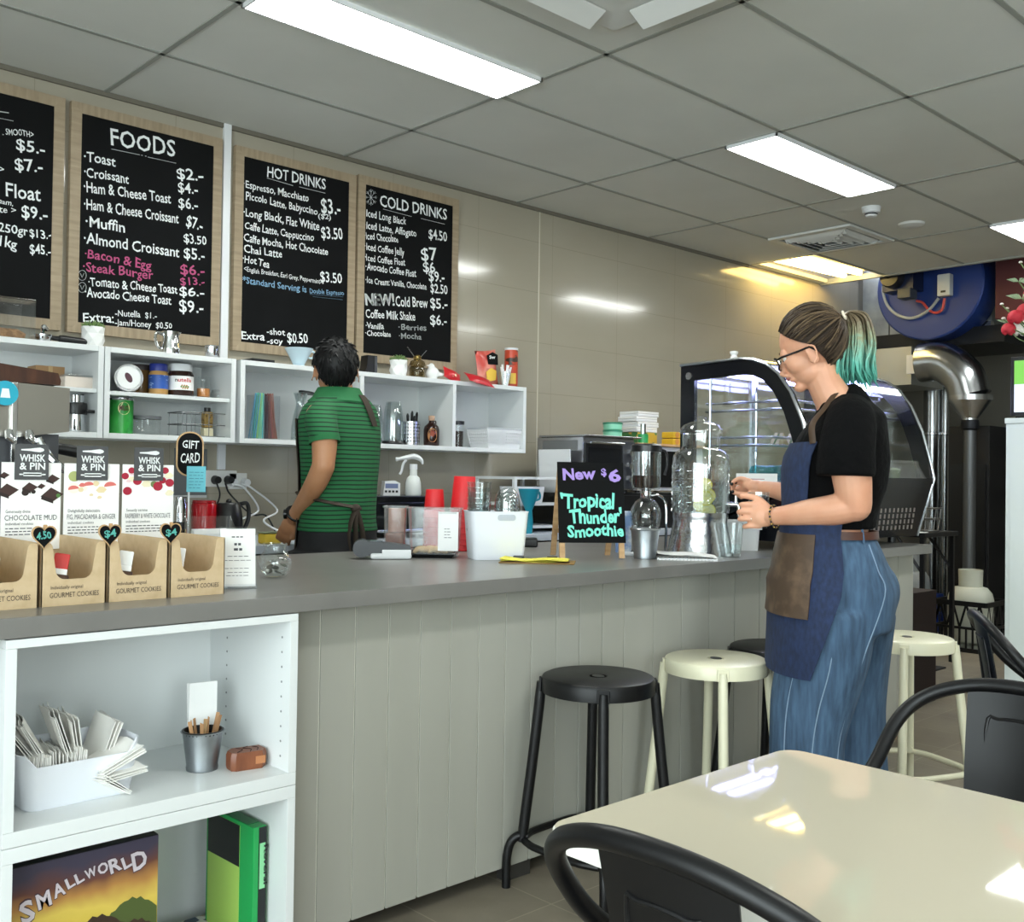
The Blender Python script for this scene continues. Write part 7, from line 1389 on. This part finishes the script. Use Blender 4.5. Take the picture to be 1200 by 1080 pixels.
# hair
def hline(d):
    P = [(0, .078), (25, .074), (45, .055), (62, .030), (78, .002), (92, -.016), (106, -.062), (122, -.085), (150, -.098), (180, -.100)]
    for (a, u), (b, v) in zip(P[:-1], P[1:]):
        if d <= b: t = (d-a)/(b-a); return u+(v-u)*t
    return P[-1][1]
hairb = mat('brown_hair', '#3c3026', .5, noise=((40, 40, 40), '#544536', .35, .7), bump=((120, 120, 120), .4, .003)); hairl = mat('blonde_streak', '#6d5b45', .45); haird = mat('dark_root', '#2b221b', .5)
g = MB(); hair_cap(g, HM, 1.0, hline, .985); cap = g.build('hair', mat('hair_base', '#2e251e', .8, spec=.2), wom, smooth=60)
tie = V((-.126, 0, .040)); cen = V((-.008, 0, .012)); gs3 = [MB(HM), MB(HM), MB(HM)]
for k in range(280):
    ph = radians(random.uniform(-180, 180)); d = abs(math.degrees(ph)); u = hline(d)+random.uniform(-.002, .035)*(1 if d < 120 else .8); C_ = .107; zt = max(-.95, min(.98, (u-.012)/C_)); th = math.acos(zt)
    d0 = V((sin(th)*cos(ph), sin(th)*sin(ph), cos(th))); td = (tie-cen).normalized(); pts = []
    jz = random.uniform(-.25, .25); dt = (td+V((0, random.uniform(-.16, .16), random.uniform(-.12, .16)))).normalized(); lf_ = random.uniform(.0, .005)
    for i in range(9):
        t = i/8; dd = d0.slerp(dt, t) if d0.angle(dt) < 3.0 else d0.lerp(dt, t).normalized(); puff = 1+.075*sin(pi*t)*max(0, d0.z)+lf_*8
        pts.append(cen+V((dd.x*.107, dd.y*.085, dd.z*.107))*puff*(.985+.02*t))
    pts.append(tie+V((.006, random.uniform(-.010, .010), random.uniform(-.010, .010))))
    gs3[0 if k % 5 < 3 else (1 if k % 5 == 3 else 2)].tube(pts, [.0012]+[.0034]*7+[.0026, .0018], 6, flat=.7)
for q, m in zip(gs3, (hairb, hairl, haird)): q.build('hair_strands', m, cap, smooth=60)
MB(HM).tube([tie+V((.0, .012*cos(a), .012*sin(a))) for a in [2*pi*i/14 for i in range(14)]], .004, 8, closed=True).build('hair_tie', mat('pale_hair_tie', '#d9cdb8', .7), wom)
pony = mat('dyed_hair', '#4fb29c', .42, bump=((90, 90, 20), .4, .003)); N, L, B = nodes(pony); tc = [n for n in N if n.type == 'TEX_COORD'][0]; sp = N.new('ShaderNodeSeparateXYZ'); nz = N.new('ShaderNodeTexNoise'); nz.inputs['Scale'].default_value = 55; ad = N.new('ShaderNodeMath'); ad.operation = 'MULTIPLY_ADD'; ad.inputs[1].default_value = .13
mr = N.new('ShaderNodeMapRange'); z0 = W(1000, 458).z+.065; z1 = W(1000, 370).z+.065; mr.inputs[1].default_value = z0; mr.inputs[2].default_value = z1; rp = N.new('ShaderNodeValToRGB')
for i, (pp, c) in enumerate(((0, '#3f9c8a'), (.32, '#68b5a4'), (.55, '#7fa590'), (.72, '#858a6c'), (.9, '#6d5f4a'))):
    e = rp.color_ramp.elements[i] if i < 2 else rp.color_ramp.elements.new(pp); e.position = pp; e.color = lin(c)
L.new(tc.outputs['Object'], sp.inputs[0]); L.new(tc.outputs['Object'], nz.inputs['Vector']); L.new(nz.outputs[0], ad.inputs[0]); L.new(sp.outputs['Z'], ad.inputs[2]); L.new(ad.outputs[0], mr.inputs[0]); L.new(mr.outputs[0], rp.inputs[0]); L.new(rp.outputs[0], B.inputs['Base Color'])
tw = HM @ tie; g = MB(); PW = lambda px, py, o=0: (T0 @ W(px, py, WD+.02+o))
for k in range(190):
    s1, s2, s3 = random.gauss(0, 1), random.gauss(0, 1), random.gauss(0, 1); cl = lambda v, m: max(-m, min(m, v)); s1, s2 = cl(s1, 1.7), cl(s2, 1.7)
    ex = 1004+13*s1+ (10 if k % 9 == 0 else 0); ey = 452-abs(s3)*7+(12 if k % 9 == 0 else 0)
    pts = [tw, PW(994+2*s1, 368-2*s1, .010*s2), PW(1003+8.0*s1, 378-5*s1, .030*s2), PW(1005+11.5*s1+1.5*sin(k*1.3), 402, .040*s2), PW(1003+11.5*s1+3.5*sin(k), 428, .042*s2), PW(ex+2*cos(k*1.7), ey, .022*s2)]
    P_ = cr(pts, 5); n = len(P_); g.tube(P_, [.0022+.0026*sin(pi*min(1, (i+1)/n*1.05))**.5 if i < n-1 else .0004 for i in range(n)], 6, flat=.75)
g.build('ponytail', pony, wom, smooth=60)
# T-shirt
shirt = mat('black_cotton', '#030304', .9, bump=(11, .8, .02), spec=.15)
g = MB(T0); g.loft([tring(py, .010) for py in (472, 480, 488, 508, 540, 570, 600, 618)])
g.tube(cr([W(996, 482, 3.12), W(996, 498, 3.04), W(992, 528, 3.01), W(991, 558, 3.005)], 6), crs([.064, .076, .082, .086], 6), 22)
g.tube(cr([W(984, 484, 3.30), W(980, 505, 3.37), W(974, 540, 3.40)], 6), crs([.066, .074, .076], 6), 22); g.tube(cr([W(983, 464, 3.2), W(992, 473, 3.2), W(995, 488, 3.2)], 5), crs([.060, .070, .09], 5), 20)
blob('tshirt', g, shirt, wom, .007, 9)
# jeans
denim = mat('blue_denim', '#30455c', .85, noise=((60, 60, 9), '#4a6683', .3, .75), bump=((9, 9, 4), .9, .02)); stitch = mat('denim_stitch', '#7d93aa', .8)
g = MB(T0); g.loft([tring(py, .010) for py in (626, 640, 660, 690, 715, 735)]); g.ball(W(1014, 692, 3.17), .105, 0, 20, 14); g.ball(W(1012, 694, 3.27), .10, 0, 20, 14)
for pts in ([(969, 715, 3.13, .150), (965, 765, 3.12, .138), (952, 820, 3.115, .126), (946, 860, 3.11, .114), (945, 900, 3.11, .112), (946, 985, 3.11, .120), (946, 1008, 3.11, .122)], [(1000, 715, 3.27, .132), (999, 765, 3.28, .118), (996, 820, 3.29, .112), (997, 860, 3.29, .110), (999, 900, 3.29, .110), (1001, 965, 3.29, .114), (1001, 980, 3.29, .115)]):
    g.tube(cr([W(x, y, d) for x, y, d, r in pts], 5), crs([r for *_, r in pts], 5), 24)
jeans = blob('jeans', g, denim, wom, .010, 14)
D0 = radians
nl = [(969, 715, 3.13, .150), (965, 765, 3.12, .138), (952, 820, 3.115, .126), (946, 860, 3.11, .114), (945, 900, 3.11, .112), (946, 985, 3.11, .120)]
for al in (-38, 8, 52):
    MB(T0).tube(cr(([tring(py, .010, 1, D0(90-al), D0(91-al))[0] for py in (634, 662, 690)] if al < 40 else [])+[W(x, y, d)+(-VD*cos(radians(al))-VR*sin(radians(al)))*(r*.985) for x, y, d, r in (nl[1:] if al < 40 else nl)], 6), .0020, 6).build('seam', stitch, jeans)
D0 = radians
def seam(pts, o): MB(T0).tube(cr([W(*p) for p in pts], 6), .0016, 6).build('seam', stitch, jeans)
MB(T0).loft([tring(py, o) for py, o in ((620, .012), (620, .018), (629, .018), (629, .012))], caps=False).build('belt', mat('brown_belt', '#4a2a1f', .5), wom)
for th in (radians(60), radians(120)): MB(T0).tube([ell(*[tor_at(py)[0], FX, LX, tor_at(py)[1]+.016, tor_at(py)[2]+.016], n=1, t0=th, t1=th+.01)[0] for py in (617, 633)], .004, 6).build('belt_loop', denim, jeans)
# apron
adenim = mat('navy_denim', '#17233f', .85, noise=((90, 90, 40), '#1f3054', .35, .7), bump=((150, 150, 150), .2)); leather = mat('brown_leather', '#4a392b', .55, noise=(16, '#6d5743', .5, .75), bump=(30, .25))
def rows(spec, n=18): return [[p for p in tring(py, o, n, t0, t1)] for py, o, t0, t1 in spec]
D_ = radians
apr = MB(T0).sheet(rows([(py, .022, D_(-52), D_(52)) for py in (520, 535, 550, 565, 580, 595, 608)]), .004).build('apron_bib', adenim, wom)
def skirt_ring(py, e, t0, t1, n=22):
    u = (py-604)/178
    if py <= 665: return tring(py, .026+e, n, t0, t1)
    c, a, b = tor_at(690); v = min(1, (py-665)/60)
    return [p+(W(979-7*u, py)-c) for p in ell(c, FX, LX, a+.024-.004*v+.003*sin(py*.3)+e, b+.024+.056*v+e, n, t0, t1, .92)]
MB(T0).sheet([skirt_ring(py, 0, D_(-62), D_(92-8*(py-604)/178-38*max(0, (py-604)/178-.45))) for py in (604, 625, 645, 665, 690, 715, 740, 760, 782)], .004).build('apron_skirt', adenim, wom)
MB(T0).sheet([skirt_ring(py, .006, D_(-25), D_(66-6*(py-624)/92), 18) for py in (624, 640, 655, 665, 680, 690, 702, 716)], .004).build('apron_pocket', leather, wom)
MB(T0).tube(cr([tring(522, .024, 1, D_(48), D_(49))[0], W(952, 497, 3.075), W(966, 478, 3.115), W(978, 462, 3.145), W(985, 459, 3.19), W(983, 461, 3.24)], 6), .011, 8, flat=.3).build('neck_strap', mat('strap_leather', '#43301f', .6), wom)
# bracelets and ring
bw_ = W(908, 605, 3.153); ax = (W(926, 603, 3.12)-bw_).normalized(); u1 = ax.cross(Z3).normalized(); u2 = ax.cross(u1); g = MB(T0)
for k in range(26): a = 2*pi*k/26; g.ball(bw_+(u1*cos(a)+u2*sin(a))*.0345, .0036, k % 2, 8, 6)
g.build('bracelet', [mat('dark_bead', '#2b2420', .3), brass], wom)
MB(T0).tube([W(879.5, 607.5, 3.180)+(VU*cos(a)+VD*sin(a))*.0100 for a in [2*pi*i/12 for i in range(12)]], .0014, 6, closed=True).build('ring', CHROME, wom)
for c, d in ((946, 3.12), (1000, 3.28)):
    p = W(c, 1000, d); q = V((p.x, p.y, 0)); MB(T0).loft([[q+FX*(.05+.13*x)+LX*.045*y+V((0, 0, z)) for x, y in [(cos(t), sin(t)) for t in [2*pi*i/20 for i in range(20)]]] for z in (0.001, .03)]).build('shoe_sole', WHITEP, wom)
    MB(T0).loft([[q+FX*(.05-.01*k+.125*x*(1-.18*k))+LX*.043*y*(1-.1*k)+V((0, 0, z)) for x, y in [(cos(t), sin(t)) for t in [2*pi*i/20 for i in range(20)]]] for k, z in ((0, .031), (1, .055), (2.2, .085))]).build('shoe', BLACKP, wom)
# the glass she holds
gp_ = W(889, 595, 3.222)
t = thing('held_glass', 'clear glass tumbler held in the left hand of the woman', 'glass', gp_-V((0, 0, .064))); g = MB(); tumbler(g, .027, .0335, .115); g.build('glass_wall', CLEAR, t); MB().lathe([(0, .013), (.026, .0135), (.028, .05), (0, .05)], 24).build('water', MATS['water'], t)
# ------------------------------------------------------------------ the man
MD = 4.0; FM_, LM = facing(40); rm = dep(397, 600, MD); rootm = V((rm.x, rm.y, 0)); T1 = MX.Translation(-rootm); Wm = lambda px, py, d=MD: dep(px, py, d)
man = thing('person', 'man in striped green polo shirt and dark apron standing with his back turned', 'person', rootm)
mt_ = [(458, 399, .062, .066), (467, 400, .080, .110), (478, 399, .096, .152), (492, 398, .106, .170), (512, 399, .112, .170), (540, 399, .113, .160), (570, 398, .112, .150), (596, 397, .112, .148), (615, 396, .116, .152), (650, 396, .122, .160)]
def m_at(py):
    for (y0, x0, a0, b0), (y1, x1, a1, b1) in zip(mt_[:-1], mt_[1:]):
        if py <= y1 or y1 == mt_[-1][0]: u = (py-y0)/(y1-y0); return Wm(x0+(x1-x0)*u, py), a0+(a1-a0)*u, b0+(b1-b0)*u
def mring(py, o=0, n=28, t0=0, t1=2*pi): c, a, b = m_at(py); return ell(c, FM_, LM, a+o, b+o, n, t0, t1, .92)
hF, hL = facing(72); pt = radians(4); hFv = hF*cos(pt)-Z3*sin(pt); hU = Z3*cos(pt)+hF*sin(pt); hC = Wm(393, 432)
HM2 = T1 @ (MX.Translation(hC) @ MX((hFv, hL, hU)).transposed().to_4x4())
g = MB(); head_shapes(g, HM2, .96, False); g2 = MB(T1)
limb(g2, [(Wm(394, 440), .060), (Wm(396, 455), .058), (Wm(399, 470), .066)], 18); g2.loft([mring(py, -.012) for py in (460, 467, 478, 492, 512, 540, 570, 596, 615, 650)])
for s in (-1, 1):
    b = rootm+LM*.09*s; limb(g2, [(V((b.x, b.y, .86)), .095), (V((b.x, b.y, .5)), .062), (V((b.x, b.y, .10)), .042)], 14); limb(g2, [(V((b.x, b.y, .05))-FM_*.03, .04), (V((b.x, b.y, .045))+FM_*.12, .03)], 12)
limb(g2, [(Wm(375, 488, 3.87), .056), (Wm(380, 515, 3.80), .049), (Wm(379, 546, 3.78), .042)], 16)
limb(g2, [(Wm(379, 546, 3.78), .043), (Wm(370, 566, 3.82), .041), (Wm(355, 590, 3.91), .033), (Wm(344, 606, 3.965), .027)], 16)
Rm = MX((VR, VU, VD)).transposed()
ax = (Wm(332, 630, 4.02)-Wm(344, 606, 3.975)).normalized(); Rh = MX((ax, ax.cross(VD).normalized(), ax.cross(ax.cross(VD)).normalized())).transposed()
g2.ball(Wm(339, 616, 3.99), (.044, .034, .020), 0, 18, 12, R=Rh)
for k in range(4):
    o = (k-1.5)*.0165; s_ = ax.cross(VD).normalized(); b0 = Wm(336, 622, 4.0)+s_*o; limb(g2, [(b0, .0098), (b0+ax*.030+VD*.004, .0092), (b0+ax*.052+VD*.018, .0085), (b0+ax*(.062-.004*abs(k-1.4))+VD*.036, .0078)], 10)
limb(g2, [(Wm(343, 613, 3.975), .013), (Wm(346, 622, 3.98), .011), (Wm(343, 631, 3.995), .0095)], 10)
limb(g2, [(Wm(419, 486, 4.13), .056), (Wm(412, 530, 4.20), .046), (Wm(400, 560, 4.24), .042)], 16); limb(g2, [(Wm(400, 560, 4.24), .042), (Wm(380, 590, 4.24), .034), (Wm(366, 610, 4.22), .027)], 16)
g2.ball(Wm(361, 618, 4.22), (.036, .034, .02), 0, 16, 10, R=Rm)
for k in range(4): b0 = Wm(364-4*k, 623, 4.21+.012*k); limb(g2, [(b0, .0095), (b0-Z3*.03+VD*.006, .0088), (b0-Z3*.045+VD*.025, .0078)], 10)
limb(g2, [(Wm(369, 615, 4.205), .0125), (Wm(372, 623, 4.21), .011), (Wm(370, 630, 4.22), .0092)], 10)
g.add(g2.v, g2.f); blob('body', g, skinm, man, .0048, 3)
for l in (-1, 1):
    e = MB(HM2).ball((.077, l*.030, -.006), .012, 0, 14, 10).build('eye', eyew, man); MB(HM2).ball((.0865, l*.030, -.007), (.004, .005, .005), 0, 10, 8).build('iris', iris, e); MB(HM2).tube([(.091, l*.014, .013), (.090, l*.030, .017), (.077, l*.046, .012)], [.003, .0035, .002], 8).build('eyebrow', BLACKP, man)
hk = mat('black_hair', '#070708', .55, bump=((70, 70, 40), .6, .004), spec=.3)
def mline(d):
    P = [(0, .066), (40, .052), (62, .026), (70, .0), (80, .006), (90, .012), (106, .004), (116, -.045), (135, -.074), (180, -.080)]
    for (a, u), (b, v) in zip(P[:-1], P[1:]):
        if d <= b: t = (d-a)/(b-a); return u+(v-u)*t
    return P[-1][1]
g = MB(); hair_cap(g, HM2, .985, mline, 1.03); hc = g.build('hair', hk, man, smooth=60); g = MB(HM2)
for k in range(300):
    ph = random.uniform(-pi, pi); dg = abs(math.degrees(ph)); u0 = mline(dg); u0 += .016 if 60 < dg < 118 else 0; u = u0+random.random()**1.2*(.118-u0); zt = max(-.98, min(.995, (u-.012)/.110)); th = math.acos(zt); d = V((sin(th)*cos(ph), sin(th)*sin(ph), cos(th)))
    p = V((-.008, 0, .012))*.985+V((d.x*.110, d.y*.0875, d.z*.110))*.985; dn = V((-.35*d.x-.2, d.y*.2, -.7*max(.0, 1-d.z)-.15))+V((random.uniform(-.4, .4), random.uniform(-.4, .4), random.uniform(0, .3))); tn = (dn-d*dn.dot(d)).normalized()
    ln = random.uniform(.018, .034); g.tube([p-d*.003, p+tn*ln*.5+d*.0025, p+tn*ln+d*(.0005 if d.z < .6 else .006)], [.0042, .0036, .0006], 5)
g.build('hair_tufts', hk, hc, smooth=60)
polo = mat('striped_polo', '#1d6b3e', .85, bump=(16, .35, .01)); N, L, B = nodes(polo); tc = [n for n in N if n.type == 'TEX_COORD'][0]; wv = N.new('ShaderNodeTexWave'); wv.bands_direction = 'Z'; wv.inputs['Scale'].default_value = 19; wv.inputs['Distortion'].default_value = .9; wv.inputs['Detail'].default_value = 1; wv.inputs['Detail Scale'].default_value = .6; rp = N.new('ShaderNodeValToRGB'); rp.color_ramp.elements[0].position = .16; rp.color_ramp.elements[1].position = .30; rp.color_ramp.elements[0].color = lin('#0a2a18'); rp.color_ramp.elements[1].color = lin('#1c6539'); L.new(tc.outputs['Object'], wv.inputs['Vector']); L.new(wv.outputs[0], rp.inputs[0]); L.new(rp.outputs[0], B.inputs['Base Color'])
g = MB(T1); g.loft([mring(py, .010) for py in (466, 478, 492, 512, 540, 570, 596, 612)]+[mring(622, .016)])
g.tube(cr([Wm(384, 481, 3.92), Wm(376, 492, 3.85), Wm(379, 506, 3.81), Wm(380.5, 518, 3.80)], 6), crs([.058, .062, .057, .056], 6), 22); g.tube(cr([Wm(414, 480, 4.08), Wm(419, 492, 4.13), Wm(413, 520, 4.18)], 6), crs([.064, .066, .060], 6), 20)
blob('polo_shirt', g, polo, man, .007, 4)
colm = mat('green_collar', '#1b6337', .85, bump=(60, .2))
c0 = [Wm(397, y, MD) for y in (456, 466, 471)]; MB(T1).loft([ell(c0[0], FM_, LM, .074, .078, 28), ell(c0[0]+V((0, 0, .004)), FM_, LM, .080, .084, 28), ell(c0[1], FM_, LM, .096, .108, 28), ell(c0[2], FM_, LM, .108, .130, 28), ell(c0[2]+V((0, 0, .002)), FM_, LM, .098, .12, 28), ell(c0[0], FM_, LM, .070, .074, 28)], caps=False).build('collar', colm, man)
q0 = [Wm(380, 519.5, 3.86)]; MB(T1).tube([Wm(380, 513, 3.803), Wm(380.6, 519, 3.799)], [.0585, .0585], 22, caps=False).build('sleeve_cuff', colm, man)
pants = mat('black_trousers', '#0e0f12', .8)
g = MB(T1); g.loft([mring(py, .010) for py in (612, 630, 650)]); 
for s in (-1, 1): b = rootm+LM*.092*s; g.tube(cr([V((b.x, b.y, z)) for z in (.90, .7, .4, .06)], 4), crs([.125, .105, .085, .075], 4), 20)
blob('trousers', g, pants, man, .012, 5)
for s in (-1, 1):
    q = rootm+LM*.09*s; MB(T1).loft([[q+FM_*(.05+.13*x*k)+LM*.045*y*k+V((0, 0, z)) for x, y in [(cos(t), sin(t)) for t in [2*pi*i/20 for i in range(20)]]] for k, z in ((1, .001), (1, .03), (.75, .08))]).build('shoe', BLACKP, man)
apb = mat('dark_brown_canvas', '#33291f', .8, bump=(70, .2))
back = lambda py, th, o=.016: mring(py, o, 1, D_(th), D_(th+1))[0]
MB(T1).sheet([[back(py, th0+dth*q/3, .015) for q in range(4)] for py, th0, dth in ((463, 188, 20), (468, 188, 18), (476, 190, 14), (484, 193, 13), (492, 196, 12), (499, 199, 12))], .003).build('apron_strap', apb, man)
MB(T1).tube(cr([back(577+2.4*k, 60+17*k, .016) for k in range(8)], 4), .016, 8, flat=.35).build('apron_tie', apb, man)
kn = back(594, 172, .02)-V((0, 0, 0)); MB(T1).ball(kn, (.020, .018, .017), 0, 14, 10).build('tie_knot', apb, man)
for k in range(3): d = VR*(-.02+.022*k); MB(T1).tube(cr([kn, kn+d*.8-Z3*.05-VD*.012, kn+d*1.3-Z3*.11-VD*.01, kn+d*1.1-Z3*.165], 5), [.017]*16, 8, flat=.3).build('tie_end', apb, man)
MB(T1).sheet([mring(py, .018, 16, D_(-62), D_(62)) for py in (492, 520, 550, 580, 612, 650)], .004).build('apron_front', apb, man)
wc = Wm(346.5, 602, 3.968); ax = (Wm(354, 590, 3.94)-wc).normalized(); u1 = ax.cross(VD).normalized(); u2 = ax.cross(u1)
MB(T1).tube([wc+(u1*cos(a)+u2*sin(a))*.0325 for a in [2*pi*i/24 for i in range(24)]], .0105, 8, closed=True).build('watch_strap', BLACKP, man); MB(T1 @ frame(wc-u1*.034*-1 if False else wc-VR*.030-VD*.012, VU, z=-VR)).cyl((0, 0, 0), (0, 0, .012), .019, n=20).build('watch_face', blk, man)
